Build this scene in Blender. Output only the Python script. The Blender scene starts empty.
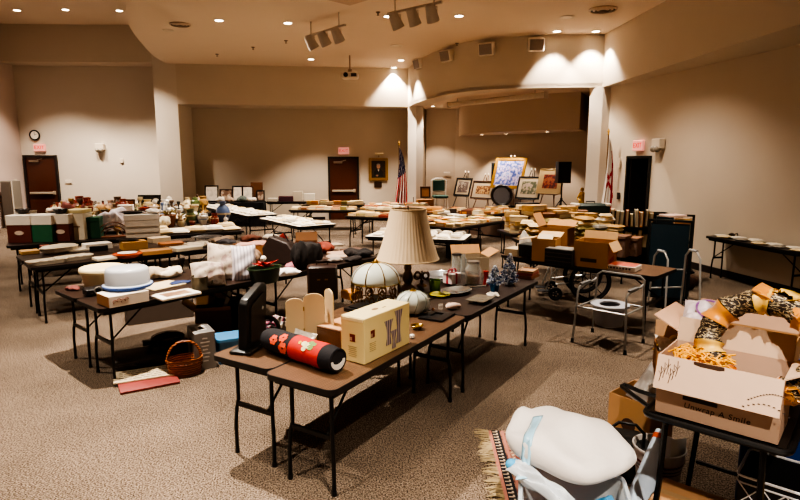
import bpy, bmesh, math, random
from mathutils import Matrix, Vector, Euler
random.seed(7)
PI = math.pi
SC = bpy.context.scene
COL = SC.collection
# ---------------------------------------------------------------- camera
FPX, CAM_H, PITCH = 560.0, 2.05, math.atan(90 / 560.0)
cam_data = bpy.data.cameras.new('camera'); cam_data.sensor_width = 36.0; cam_data.lens = 36.0 * FPX / 800.0
cam = bpy.data.objects.new('camera', cam_data); COL.objects.link(cam)
cam.location = (0, 0, CAM_H); cam.rotation_euler = (PI / 2 - PITCH, 0, 0)
cam_data.clip_start = 0.05; cam_data.clip_end = 100
SC.camera = cam

def _ray(x, y):
    a = (x - 400) / FPX; b = (250 - y) / FPX
    return a, math.cos(PITCH) + b * math.sin(PITCH), -math.sin(PITCH) + b * math.cos(PITCH)
def G(x, y, z=0.0):                       # where a sight line meets a level of height z
    dx, dy, dz = _ray(x, y); t = (z - CAM_H) / dz
    return Vector((dx * t, dy * t, z))
def GY(x, y, Y):                          # where it meets the plane at distance Y
    dx, dy, dz = _ray(x, y); t = Y / dy
    return Vector((dx * t, Y, CAM_H + dz * t))
def mpp(p):                               # metres per photo pixel at a point
    return (p[1] * math.cos(PITCH) - (p[2] - CAM_H) * math.sin(PITCH)) / FPX

# ---------------------------------------------------------------- materials
def lin(c):
    return c / 12.92 if c <= 0.04045 else ((c + 0.055) / 1.055) ** 2.4
def rgb(h):
    if isinstance(h, tuple): return h
    h = h.lstrip('#'); return tuple(lin(int(h[i:i + 2], 16) / 255) for i in (0, 2, 4))
_mats = {}
def nodes_of(name):
    m = bpy.data.materials.new(name); m.use_nodes = True
    nt = m.node_tree; b = nt.nodes['Principled BSDF']
    return m, nt, b
def C(h, rough=0.6, var=0.12, scale=14.0, metal=0.0, bump=0.0, trans=0.0, emit=0.0, coat=0.0, sheen=0.0, alpha=1.0):
    """plain procedural paint: base colour broken up by object-space noise"""
    key = (h, rough, var, scale, metal, bump, trans, emit, coat, sheen, alpha)
    if key in _mats: return _mats[key]
    m, nt, b = nodes_of('paint'); c = rgb(h)
    tc = nt.nodes.new('ShaderNodeTexCoord'); nz = nt.nodes.new('ShaderNodeTexNoise')
    nz.inputs['Scale'].default_value = scale; nz.inputs['Detail'].default_value = 4
    nt.links.new(tc.outputs['Object'], nz.inputs['Vector'])
    mx = nt.nodes.new('ShaderNodeMix'); mx.data_type = 'RGBA'
    mx.inputs[6].default_value = (*[v * (1 - var) for v in c], 1)
    mx.inputs[7].default_value = (*[min(1, v * (1 + var)) for v in c], 1)
    nt.links.new(nz.outputs['Fac'], mx.inputs[0]); nt.links.new(mx.outputs[2], b.inputs['Base Color'])
    b.inputs['Roughness'].default_value = rough; b.inputs['Metallic'].default_value = metal
    if trans: b.inputs['Transmission Weight'].default_value = trans
    if coat: b.inputs['Coat Weight'].default_value = coat
    if sheen: b.inputs['Sheen Weight'].default_value = sheen
    if alpha < 1: b.inputs['Alpha'].default_value = alpha
    if emit:
        b.inputs['Emission Color'].default_value = (*c, 1); b.inputs['Emission Strength'].default_value = emit
    if bump:
        bp = nt.nodes.new('ShaderNodeBump'); bp.inputs['Strength'].default_value = bump; bp.inputs['Distance'].default_value = 0.01
        nt.links.new(nz.outputs['Fac'], bp.inputs['Height']); nt.links.new(bp.outputs['Normal'], b.inputs['Normal'])
    _mats[key] = m; return m
def ramp(nt, stops):
    r = nt.nodes.new('ShaderNodeValToRGB'); e = r.color_ramp.elements
    while len(e) < len(stops): e.new(0.5)
    for k, (p, c) in enumerate(stops): e[k].position = p; e[k].color = (*rgb(c), 1)
    return r
def wave_mat(key, stops, scale=6.0, dist=3.0, axis='X', rough=0.5, detail=3, bump=0.0, stretch=(1, 1, 1)):
    if key in _mats: return _mats[key]
    m, nt, b = nodes_of(key)
    tc = nt.nodes.new('ShaderNodeTexCoord'); mp = nt.nodes.new('ShaderNodeMapping'); mp.inputs['Scale'].default_value = stretch
    w = nt.nodes.new('ShaderNodeTexWave'); w.bands_direction = axis
    w.inputs['Scale'].default_value = scale; w.inputs['Distortion'].default_value = dist; w.inputs['Detail'].default_value = detail
    r = ramp(nt, stops)
    nt.links.new(tc.outputs['Object'], mp.inputs[0]); nt.links.new(mp.outputs[0], w.inputs['Vector'])
    nt.links.new(w.outputs['Fac'], r.inputs[0]); nt.links.new(r.outputs[0], b.inputs['Base Color'])
    b.inputs['Roughness'].default_value = rough
    if bump:
        bp = nt.nodes.new('ShaderNodeBump'); bp.inputs['Strength'].default_value = bump; bp.inputs['Distance'].default_value = 0.01
        nt.links.new(w.outputs['Fac'], bp.inputs['Height']); nt.links.new(bp.outputs['Normal'], b.inputs['Normal'])
    _mats[key] = m; return m
def blotch_mat(key, stops, scale=8.0, rough=0.7, detail=3, kind='noise', bump=0.0, stretch=(1, 1, 1)):
    if key in _mats: return _mats[key]
    m, nt, b = nodes_of(key)
    tc = nt.nodes.new('ShaderNodeTexCoord'); mp = nt.nodes.new('ShaderNodeMapping'); mp.inputs['Scale'].default_value = stretch
    if kind == 'noise':
        t = nt.nodes.new('ShaderNodeTexNoise'); t.inputs['Detail'].default_value = detail; out = t.outputs['Fac']
    else:
        t = nt.nodes.new('ShaderNodeTexVoronoi'); out = t.outputs['Distance'] if kind == 'dist' else t.outputs['Color']
    t.inputs['Scale'].default_value = scale
    r = ramp(nt, stops); r.color_ramp.interpolation = 'CONSTANT' if kind != 'noise' else 'LINEAR'
    nt.links.new(tc.outputs['Object'], mp.inputs[0]); nt.links.new(mp.outputs[0], t.inputs['Vector'])
    nt.links.new(out, r.inputs[0]); nt.links.new(r.outputs[0], b.inputs['Base Color'])
    b.inputs['Roughness'].default_value = rough
    if bump:
        bp = nt.nodes.new('ShaderNodeBump'); bp.inputs['Strength'].default_value = bump; bp.inputs['Distance'].default_value = 0.01
        nt.links.new(out, bp.inputs['Height']); nt.links.new(bp.outputs['Normal'], b.inputs['Normal'])
    _mats[key] = m; return m
def glass(h='#ffffff', rough=0.05, ior=1.3):
    key = ('glass', h, rough, ior)
    if key in _mats: return _mats[key]
    m, nt, b = nodes_of('clear_glass'); b.inputs['Base Color'].default_value = (*rgb(h), 1)
    b.inputs['Roughness'].default_value = rough; b.inputs['Coat Weight'].default_value = .8
    fr = nt.nodes.new('ShaderNodeLayerWeight'); fr.inputs['Blend'].default_value = .35
    r_ = ramp(nt, [(0, (.20, .20, .20)), (.5, (.42, .42, .42)), (1, (.95, .95, .95))]); nt.links.new(fr.outputs['Facing'], r_.inputs[0]); nt.links.new(r_.outputs[0], b.inputs['Alpha'])
    _mats[key] = m; return m

def carpet_mat():
    m, nt, b = nodes_of('loop_carpet'); L = nt.links
    tc = nt.nodes.new('ShaderNodeTexCoord')
    mp = nt.nodes.new('ShaderNodeMapping'); mp.inputs['Rotation'].default_value = (0, 0, 0.5)
    br = nt.nodes.new('ShaderNodeTexBrick'); br.inputs['Scale'].default_value = 26
    br.inputs['Color1'].default_value = (*rgb('#aa9683'), 1); br.inputs['Color2'].default_value = (*rgb('#745f4f'), 1)
    br.inputs['Mortar'].default_value = (*rgb('#1f1814'), 1); br.inputs['Mortar Size'].default_value = 0.10
    br.inputs['Mortar Smooth'].default_value = 0.6; br.inputs['Brick Width'].default_value = 0.62; br.inputs['Row Height'].default_value = 0.34
    nz = nt.nodes.new('ShaderNodeTexNoise'); nz.inputs['Scale'].default_value = 95; nz.inputs['Detail'].default_value = 3
    n2 = nt.nodes.new('ShaderNodeTexNoise'); n2.inputs['Scale'].default_value = 0.9; n2.inputs['Detail'].default_value = 3
    L.new(tc.outputs['Object'], mp.inputs[0]); L.new(mp.outputs[0], br.inputs['Vector'])
    L.new(tc.outputs['Object'], nz.inputs['Vector']); L.new(tc.outputs['Object'], n2.inputs['Vector'])
    r = ramp(nt, [(0.40, '#33291f'), (0.60, '#cfb8a2')]); L.new(nz.outputs['Fac'], r.inputs[0])
    mx = nt.nodes.new('ShaderNodeMix'); mx.data_type = 'RGBA'; mx.inputs[0].default_value = 0.55
    L.new(br.outputs['Color'], mx.inputs[6]); L.new(r.outputs[0], mx.inputs[7])
    r2 = ramp(nt, [(0.3, '#c8c8c8'), (0.7, '#ffffff')]); L.new(n2.outputs['Fac'], r2.inputs[0])
    mu = nt.nodes.new('ShaderNodeMix'); mu.data_type = 'RGBA'; mu.blend_type = 'MULTIPLY'; mu.inputs[0].default_value = 1
    L.new(mx.outputs[2], mu.inputs[6]); L.new(r2.outputs[0], mu.inputs[7])
    L.new(mu.outputs[2], b.inputs['Base Color']); b.inputs['Roughness'].default_value = 0.95; b.inputs['Specular IOR Level'].default_value = 0.1
    bp = nt.nodes.new('ShaderNodeBump'); bp.inputs['Strength'].default_value = 0.7; bp.inputs['Distance'].default_value = 0.012
    ad = nt.nodes.new('ShaderNodeMath'); ad.operation = 'SUBTRACT'
    L.new(nz.outputs['Fac'], ad.inputs[0]); L.new(br.outputs['Fac'], ad.inputs[1])
    L.new(ad.outputs[0], bp.inputs['Height']); L.new(bp.outputs['Normal'], b.inputs['Normal'])
    return m

# ---------------------------------------------------------------- mesh builder
def Rz(a): return Matrix.Rotation(a, 4, 'Z')
def Tr(x, y, z): return Matrix.Translation((x, y, z))
def ME(loc=(0, 0, 0), rot=(0, 0, 0)): return Matrix.Translation(loc) @ Euler(rot).to_matrix().to_4x4()
class MB:
    def __init__(s): s.v = []; s.f = []; s.m = []; s.M = Matrix(); s.mi = 0
    def add(s, vs, fs):
        o = len(s.v); M = s.M
        s.v += [tuple(M @ Vector(p)) for p in vs]
        for f in fs: s.f.append(tuple(i + o for i in f)); s.m.append(s.mi)
        return s
    def box(s, c, d, M=None, ch=0.0):
        x, y, z = d[0] / 2, d[1] / 2, d[2] / 2
        if ch <= 0:
            vs = [(sx * x, sy * y, sz * z) for sz in (-1, 1) for sy in (-1, 1) for sx in (-1, 1)]
            fs = [(0, 2, 3, 1), (4, 5, 7, 6), (0, 1, 5, 4), (1, 3, 7, 5), (3, 2, 6, 7), (2, 0, 4, 6)]
        else:
            ch = min(ch, x * .45, y * .45, z * .45); vs = []
            for (a, e) in ((ch, -z), (0, -z + ch), (0, z - ch), (ch, z)):
                X, Y, q = x - a, y - a, ch
                vs += [(X - q, -Y, e), (X, -Y + q, e), (X, Y - q, e), (X - q, Y, e), (-X + q, Y, e), (-X, Y - q, e), (-X, -Y + q, e), (-X + q, -Y, e)]
            fs = [tuple(range(7, -1, -1)), tuple(range(24, 32))]
            for r in range(3):
                for k in range(8): fs.append((r * 8 + k, r * 8 + (k + 1) % 8, r * 8 + 8 + (k + 1) % 8, r * 8 + 8 + k))
        T = Matrix.Translation(c) @ (M if M is not None else Matrix())
        return s.add([T @ Vector(p) for p in vs], fs)
    def cyl(s, p0, p1, r0, r1=None, n=12, caps=True):
        r1 = r0 if r1 is None else r1
        p0 = Vector(p0); p1 = Vector(p1); q = (p1 - p0).to_track_quat('Z', 'Y').to_matrix()
        vs = []
        for p, r in ((p0, r0), (p1, r1)):
            for k in range(n):
                a = 2 * PI * k / n; vs.append(p + q @ Vector((r * math.cos(a), r * math.sin(a), 0)))
        fs = [(k, (k + 1) % n, n + (k + 1) % n, n + k) for k in range(n)]
        if caps: fs += [tuple(range(n - 1, -1, -1)), tuple(range(n, 2 * n))]
        return s.add(vs, fs)
    def tube(s, pts, r, n=8, closed=False):
        pts = [Vector(p) for p in pts]; N = len(pts); vs = []; up = None
        for i, p in enumerate(pts):
            a = pts[(i - 1) % N] if (closed or i > 0) else p; b = pts[(i + 1) % N] if (closed or i < N - 1) else p
            t = (b - a).normalized()
            if up is None:
                up = Vector((0, 0, 1)) if abs(t.z) < .9 else Vector((1, 0, 0))
            u = (up - t * up.dot(t)).normalized(); w = t.cross(u); up = u
            rr = r[i] if isinstance(r, (list, tuple)) else r
            for k in range(n):
                g = 2 * PI * k / n; vs.append(p + u * (rr * math.cos(g)) + w * (rr * math.sin(g)))
        fs = []
        for i in range(N if closed else N - 1):
            j = (i + 1) % N
            for k in range(n): fs.append((i * n + k, i * n + (k + 1) % n, j * n + (k + 1) % n, j * n + k))
        if not closed: fs += [tuple(range(n - 1, -1, -1)), tuple(range((N - 1) * n, N * n))]
        return s.add(vs, fs)
    def lathe(s, prof, n=20, c=(0, 0, 0), sx=1, sy=1, cap=True, wob=0, lobes=0):
        vs = []
        for (r, z) in prof:
            for k in range(n):
                a = 2 * PI * k / n; q = 1 + (wob * math.cos(lobes * a) if lobes else 0)
                vs.append((c[0] + r * q * sx * math.cos(a), c[1] + r * q * sy * math.sin(a), c[2] + z))
        fs = []; N = len(prof)
        for i in range(N - 1):
            for k in range(n): fs.append((i * n + k, i * n + (k + 1) % n, (i + 1) * n + (k + 1) % n, (i + 1) * n + k))
        if cap:
            if prof[0][0] > 1e-5: fs.append(tuple(range(n - 1, -1, -1)))
            if prof[-1][0] > 1e-5: fs.append(tuple(range((N - 1) * n, N * n)))
        return s.add(vs, fs)
    def prism(s, poly, z0, z1):
        n = len(poly); vs = [(p[0], p[1], z0) for p in poly] + [(p[0], p[1], z1) for p in poly]
        fs = [tuple(range(n - 1, -1, -1)), tuple(range(n, 2 * n))] + [(k, (k + 1) % n, n + (k + 1) % n, n + k) for k in range(n)]
        return s.add(vs, fs)
    def sph(s, c, r, nu=14, nv=8, e=1.0):
        r = (r, r, r) if not isinstance(r, (tuple, list)) else r; vs = []
        pw = lambda t: math.copysign(abs(t) ** e, t)
        for i in range(nv + 1):
            t = PI * i / nv
            for k in range(nu):
                a = 2 * PI * k / nu
                vs.append((c[0] + r[0] * pw(math.sin(t)) * pw(math.cos(a)), c[1] + r[1] * pw(math.sin(t)) * pw(math.sin(a)), c[2] - r[2] * pw(math.cos(t))))
        fs = [(i * nu + k, i * nu + (k + 1) % nu, (i + 1) * nu + (k + 1) % nu, (i + 1) * nu + k) for i in range(nv) for k in range(nu)]
        return s.add(vs, fs)
    def grid(s, fn, nu, nv):
        vs = [fn(i / nu, j / nv) for j in range(nv + 1) for i in range(nu + 1)]
        fs = [(j * (nu + 1) + i, j * (nu + 1) + i + 1, (j + 1) * (nu + 1) + i + 1, (j + 1) * (nu + 1) + i) for j in range(nv) for i in range(nu)]
        return s.add(vs, fs)
    def torus(s, c, R, r, n=24, m=8, axis='Z', sx=1.0, a0=0.0, a1=2 * PI):
        full = abs(a1 - a0 - 2 * PI) < 1e-4; pts = []
        for k in range(n if full else n + 1):
            a = a0 + (a1 - a0) * k / n; p = (R * sx * math.cos(a), R * math.sin(a), 0)
            if axis == 'X': p = (0, p[0], p[1])
            elif axis == 'Y': p = (p[0], 0, p[1])
            pts.append((c[0] + p[0], c[1] + p[1], c[2] + p[2]))
        return s.tube(pts, r, m, closed=full)
    def quad(s, a, b, c, d): return s.add([a, b, c, d], [(0, 1, 2, 3)])
    def text(s, body, size, M, ext=0.001, align='CENTER', shear=0.0, sp=1.0):
        cu = bpy.data.curves.new('lettering', 'FONT'); cu.body = body; cu.size = size; cu.extrude = ext
        cu.align_x = align; cu.align_y = 'CENTER'; cu.shear = shear; cu.space_character = sp; cu.resolution_u = 3
        ob = bpy.data.objects.new('lettering', cu); COL.objects.link(ob)
        dg = bpy.context.evaluated_depsgraph_get(); me = bpy.data.meshes.new_from_object(ob.evaluated_get(dg))
        vs = [M @ v.co for v in me.vertices]; fs = [tuple(p.vertices) for p in me.polygons]
        bpy.data.objects.remove(ob); bpy.data.curves.remove(cu); bpy.data.meshes.remove(me)
        return s.add(vs, fs)
    def mesh(s, name, mats, smooth=40):
        me = bpy.data.meshes.new(name); me.from_pydata(s.v, [], s.f)
        for m in (mats if isinstance(mats, (list, tuple)) else [mats]): me.materials.append(m)
        me.polygons.foreach_set('material_index', s.m)
        if smooth:
            me.polygons.foreach_set('use_smooth', [True] * len(me.polygons)); me.set_sharp_from_angle(angle=math.radians(smooth))
        me.update(); return me
    def build(s, name, mats, parent=None, smooth=40, bevel=0, sub=0, solid=0):
        o = bpy.data.objects.new(name, s.mesh(name, mats, smooth)); COL.objects.link(o)
        if parent is not None: o.parent = parent
        if solid:
            md = o.modifiers.new('s', 'SOLIDIFY'); md.thickness = solid; md.offset = 0
        if bevel:
            md = o.modifiers.new('b', 'BEVEL'); md.width = bevel; md.segments = 2; md.limit_method = 'ANGLE'
        if sub:
            md = o.modifiers.new('u', 'SUBSURF'); md.levels = sub; md.render_levels = sub
        return o
LABELS = {}
def tag(o, label, cat, group=None, loc=None, rz=None):
    n = LABELS.get(label, 0); LABELS[label] = n + 1
    if n and not group: print('DUPLICATE LABEL', label)
    o['label'] = label; o['category'] = cat
    if group: o['group'] = group
    if loc is not None: o.location = loc
    if rz is not None: o.rotation_euler = (0, 0, rz)
    return o
def thing(name, label, cat, loc=(0, 0, 0), rz=0.0, group=None):
    o = bpy.data.objects.new(name, None); COL.objects.link(o); o.empty_display_size = 0.05
    return tag(o, label, cat, group, loc, rz)
def solo(name, label, cat, mb, mats, loc=(0, 0, 0), rz=0.0, group=None, **k):
    return tag(mb.build(name, mats, None, **k), label, cat, group, loc, rz)
def struct(name, mb, mats, parent=None, smooth=0, **k):
    o = mb.build(name, mats, parent, smooth=smooth, **k)
    if parent is None: o['kind'] = 'structure'
    return o
def copy_tree(o, parent=None):
    c = o.copy(); COL.objects.link(c)
    if parent is not None: c.parent = parent
    for ch in list(o.children): copy_tree(ch, c)
    return c
def dup(o, label, loc, rz=0.0, group=None, scale=None):
    c = copy_tree(o)
    if scale: c.scale = scale
    return tag(c, label, o['category'], group, loc, rz)
def place(proto, used, label, loc, rz=0.0, group=None):      # the first use moves the prototype, later ones copy it
    if proto.name not in used:
        used.add(proto.name); return tag(proto, label, proto['category'], group, loc, rz)
    return dup(proto, label, loc, rz, group)
_shared = {}
def copy_of(key, maker, name, label, cat, loc, rz=0.0, scale=(1, 1, 1), group=None, rot=None):
    """individual object sharing the mesh of its kind"""
    if key not in _shared: _shared[key] = maker()
    o = bpy.data.objects.new(name, _shared[key]); COL.objects.link(o); o.scale = scale
    tag(o, label, cat, group, loc, rz)
    if rot is not None: o.rotation_euler = rot
    return o
ORD = 'first second third fourth fifth sixth seventh eighth ninth tenth eleventh twelfth thirteenth fourteenth fifteenth sixteenth seventeenth eighteenth nineteenth twentieth'.split()
def rrect(w, d, r, n=4, cx=0, cy=0):
    P = []
    for qx, qy, a0 in ((1, -1, -PI / 2), (1, 1, 0), (-1, 1, PI / 2), (-1, -1, PI)):
        for k in range(n + 1):
            a = a0 + PI / 2 * k / n; P.append((cx + qx * (w / 2 - r) + r * math.cos(a), cy + qy * (d / 2 - r) + r * math.sin(a)))
    return P
# ================================================================= THE ROOM
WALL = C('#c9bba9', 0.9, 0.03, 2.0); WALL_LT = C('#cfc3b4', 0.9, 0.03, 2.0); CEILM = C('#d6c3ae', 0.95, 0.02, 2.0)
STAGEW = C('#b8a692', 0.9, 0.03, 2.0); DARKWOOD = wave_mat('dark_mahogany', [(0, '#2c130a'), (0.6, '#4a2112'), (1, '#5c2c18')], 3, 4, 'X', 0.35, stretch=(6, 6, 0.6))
BLACKM = C('#0d0b0b', 0.45, 0.2, 30); DARKTRIM = C('#1d1310', 0.5, 0.2)
Z_SOF, Z_CL, Z_HI = 3.75, 4.95, 6.05
mb = MB(); mb.quad((-12.6, -4, 0), (7.6, -4, 0), (7.6, 21, 0), (-12.6, 21, 0)); struct('floor', mb, carpet_mat())
def wall_strip(mb, a, b, z0, z1, t=0.12):
    a = Vector((*a, 0)); b = Vector((*b, 0)); n = (b - a).normalized().cross(Vector((0, 0, 1))) * t
    P = [a, b, b - n, a - n]
    # thickness lies away from the room: keep polygon order whichever way it turns
    mb.prism([(p.x, p.y) for p in P], z0, z1)
# upper ceiling over everything, and the lower rounded ceiling hung below it
mb = MB(); mb.box((-2.5, 8.5, Z_HI + 0.06), (20.6, 25.2, 0.12)); struct('ceiling', mb, CEILM)
edge = [(-7.05, 18.6), (-7.12, 17.9), (-6.98, 16.6), (-6.63, 15.21), (-6.14, 13.51), (-5.65, 12.16), (-5.14, 11.07), (-4.7, 9.9), (-4.4, 8.2), (-4.3, 6), (-4.3, 2), (-4.3, -3.95)]
edge2 = []
for i in range(len(edge) - 1):
    for k in range(4):
        p0 = edge[max(i - 1, 0)]; p1 = edge[i]; p2 = edge[i + 1]; p3 = edge[min(i + 2, len(edge) - 1)]; t = k / 4
        edge2.append(tuple(0.5 * (2 * p1[j] + (p2[j] - p0[j]) * t + (2 * p0[j] - 5 * p1[j] + 4 * p2[j] - p3[j]) * t * t + (3 * p1[j] - p0[j] - 3 * p2[j] + p3[j]) * t ** 3) for j in (0, 1)))
edge2.append(edge[-1])
mb = MB(); mb.prism(edge2 + [(6.6, -3.95), (6.6, 19.6), (-7, 19.6)], Z_CL, Z_CL + 0.10); struct('ceiling_lower', mb, CEILM, smooth=30)
# centre recess wall, its soffit and piers
CR0, CR1 = Vector((-7.6, 18.95, 0)), Vector((0.6, 19.75, 0))
mb = MB(); wall_strip(mb, (CR0.x, CR0.y), (CR1.x, CR1.y), 0, Z_SOF + 0.3); struct('wall_back', mb, WALL)
SF0, SF1 = (-6.85, 17.75), (0.26, 18.68)
mb = MB(); mb.prism([SF0, SF1, (0.5, 19.7), (-7.6, 19.0)], Z_SOF, Z_HI); struct('wall_back_upper', mb, WALL)
mb = MB(); mb.prism([(-7.52, 17.66), (-6.85, 17.75), (-6.85, 18.9), (-7.3, 19.4), (-7.52, 19.2)], 0, Z_HI); struct('trim_1', mb, WALL_LT)
mb = MB(); mb.prism([(0.26, 18.68), (0.52, 18.3), (0.75, 18.5), (0.62, 19.8), (0.3, 19.8)], 0, Z_SOF); struct('trim_2', mb, WALL_LT)
# far bay on the other side of the pier
mb = MB(); wall_strip(mb, (-12.35, 18.15), (-7.4, 18.45), 0, 4.98); struct('wall_back_far', mb, WALL_LT)
mb = MB(); mb.prism([(-12.6, 17.5), (-7.5, 17.68), (-7.5, 19.0), (-12.6, 18.8)], 4.97, Z_HI); struct('wall_back_far_upper', mb, WALL)
mb = MB(); wall_strip(mb, (-12.4, -4), (-12.1, 18.3), 0, Z_HI); struct('wall_left', mb, C('#cdb9ae', 0.9, 0.03, 2))
mb = MB(); wall_strip(mb, (7.4, -4), (-12.5, -4), 0, Z_HI); struct('wall_rear', mb, WALL)
# right side: recessed lower wall and the upper wall hung in front of it
RX = lambda Y: 5.75 + (9.7 - Y) * 0.20
mb = MB()
DR0, DR1, DRH = 11.95, 12.78, 2.14
wall_strip(mb, (RX(13.75), 13.75), (RX(DR1), DR1), 0, 3.85); wall_strip(mb, (RX(DR1), DR1), (RX(DR0), DR0), DRH, 3.85); wall_strip(mb, (RX(DR0), DR0), (RX(-1), -1), 0, 3.85)
wall_strip(mb, (RX(-1), -1), (7.5, -4), 0, 3.85)
struct('wall_right', mb, WALL)
mb = MB(); mb.prism([(4.78, 13.69), (5.06, 7.45), (5.5, -3.98), (8.2, -3.98), (7.2, 3), (5.4, 14.2)], Z_SOF, Z_HI); struct('wall_right_upper', mb, WALL)
mb = MB(); mb.prism([(4.52, 13.75), (4.78, 13.6), (4.97, 13.62), (5.02, 14.4), (4.75, 14.4)], 0, Z_SOF); struct('trim_3', mb, WALL_LT)
# the stage front: bulging upper wall, stage ceiling, back walls and the hung bulkhead
arc0 = [(0.26, 18.68), (0.55, 17.1), (1.08, 15.55), (1.55, 14.75), (2.05, 14.28), (3.06, 13.86), (4.0, 13.72), (4.80, 13.69)]
arc = []
for i in range(len(arc0) - 1):
    for k in range(5):
        p0 = arc0[max(i - 1, 0)]; p1 = arc0[i]; p2 = arc0[i + 1]; p3 = arc0[min(i + 2, len(arc0) - 1)]; t = k / 5
        arc.append(tuple(0.5 * (2 * p1[j] + (p2[j] - p0[j]) * t + (2 * p0[j] - 5 * p1[j] + 4 * p2[j] - p3[j]) * t * t + (3 * p1[j] - p0[j] - 3 * p2[j] + p3[j]) * t ** 3) for j in (0, 1)))
arc.append(arc0[-1])
mb = MB(); mb.prism(arc + [(5.0, 14.0), (3.3, 14.25), (2.3, 14.7), (1.5, 15.8), (0.7, 18.7)], Z_SOF, Z_HI); struct('wall_stage_upper', mb, WALL, smooth=30)
mb = MB(); mb.prism(arc + [(5.9, 15.2), (5.6, 20.4), (0.3, 20.4)], Z_SOF + 0.02, Z_SOF + 0.1); struct('ceiling_stage', mb, CEILM)
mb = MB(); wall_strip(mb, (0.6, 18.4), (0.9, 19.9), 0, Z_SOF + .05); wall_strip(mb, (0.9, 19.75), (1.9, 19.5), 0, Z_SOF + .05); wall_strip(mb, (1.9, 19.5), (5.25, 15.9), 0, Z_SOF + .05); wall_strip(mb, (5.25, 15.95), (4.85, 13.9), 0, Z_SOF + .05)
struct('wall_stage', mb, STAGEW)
bk = []
b0, b1 = Vector((1.98, 17.6)), Vector((4.62, 14.75))
for k in range(13):
    t = k / 12; p = b0.lerp(b1, t); nrm = Vector((-.734, -.68)); q = p + nrm * 0.45 * math.sin(PI * t); bk.append((q.x, q.y))
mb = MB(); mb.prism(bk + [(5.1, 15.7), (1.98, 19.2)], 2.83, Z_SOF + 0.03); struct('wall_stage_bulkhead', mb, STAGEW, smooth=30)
STZ = 0.45
mb = MB(); mb.prism([(0.8, 18.5), (1.3, 16.9), (1.9, 15.6), (2.7, 14.7), (3.6, 14.2), (4.85, 14.0), (5.25, 15.9), (1.9, 19.45), (0.95, 19.6)], 0.0, STZ); struct('floor_stage', mb, [C('#6d5546', .95, .2, 60)])
# baseboards
mb = MB()
for a, b in (((RX(11.9) - .012, 11.9), (RX(-1) - .012, -1)),):
    wall_strip(mb, a, b, 0, 0.13, 0.012)
struct('baseboard_right', mb, DARKTRIM)
mb = MB(); wall_strip(mb, (-7.3, 18.96), (-2.6, 19.42), 0, .1, .015); struct('baseboard_back', mb, DARKTRIM)
mb = MB(); wall_strip(mb, (-12.2, 18.14), (-7.5, 18.42), 0, .1, .015); struct('baseboard_far', mb, DARKTRIM)

# ---- doors
def door(name, p, rz, w=0.92, h=2.1, bar=True):
    o = bpy.data.objects.new(name, None); COL.objects.link(o); o.location = p; o.rotation_euler = (0, 0, rz); o['kind'] = 'structure'
    # local: x along the wall, -y into the room
    m = MB(); m.box((0, -.02, h / 2), (w, .05, h)); m.build('door_leaf', DARKWOOD, o, smooth=0, bevel=.004)
    m = MB()
    for s in (-1, 1): m.box((s * (w / 2 + .035), -.04, h / 2 + .03), (.07, .09, h + .07))
    m.box((0, -.04, h + .03), (w, .09, .07)); m.build('door_frame', DARKTRIM, o, smooth=0, bevel=.004)
    if bar:
        m = MB(); m.box((0, -.10, 1.0), (w * .86, .05, .07), ch=.01); m.box((w * .40, -.07, 1.0), (.08, .06, .12), ch=.01); m.build('panic_bar', C('#b9aa96', .35, .05, metal=.3), o)
        m = MB(); m.box((-w * .2, -.08, h - .13), (.3, .05, .07), ch=.01); m.cyl((-w * .2, -.1, h - .13), (w * .1, -.1, h - .05), .012); m.build('door_closer', C('#8a7a6a', .4, .05, metal=.6), o)
    return o
a_back = math.atan2(CR1.y - CR0.y, CR1.x - CR0.x); wb = lambda X: CR0.y + (X - CR0.x) / (CR1.x - CR0.x) * (CR1.y - CR0.y)
door('door_1', (-1.95, wb(-1.95) - .005, 0), a_back)
a_far = math.atan2(.30, 4.95); wf = lambda X: 18.15 + (X + 12.35) * .30 / 4.95
door('door_2', (-11.52, wf(-11.52) - .005, 0), a_far, w=.90, h=2.14)
# open dark doorway in the right wall
a_rt = math.atan2(-1, 0.2)
o = bpy.data.objects.new('door_3', None); COL.objects.link(o); o['kind'] = 'structure'
dm = (DR0 + DR1) / 2; o.location = (RX(dm), dm, 0); o.rotation_euler = (0, 0, a_rt)
m = MB()
for s in (-1, 1): m.box((s * .40, .02, DRH / 2), (.06, .12, DRH))
m.box((0, .02, DRH - .03), (.74, .12, .06)); m.build('door_frame', BLACKM, o, smooth=0)
m = MB(); m.box((-.34, .40, 1.05), (.045, .76, 2.05)); m.build('door_leaf', C('#241a17', .5), o, smooth=0, bevel=.004)
m = MB(); m.box((-.30, .62, 1.02), (.05, .06, .2), ch=.01); m.tube([(-.28, .62, 1.02), (-.2, .62, 1.02), (-.2, .5, 1.02)], .011); m.build('door_handle', C('#a9a29a', .3, metal=.9), o)
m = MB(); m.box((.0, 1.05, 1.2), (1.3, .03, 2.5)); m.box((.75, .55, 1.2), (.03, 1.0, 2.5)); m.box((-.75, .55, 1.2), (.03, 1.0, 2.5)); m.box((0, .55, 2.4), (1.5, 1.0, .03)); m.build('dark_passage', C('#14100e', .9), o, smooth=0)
sd = math.atan2(15.9 - 19.5, 5.25 - 1.9)

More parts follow.
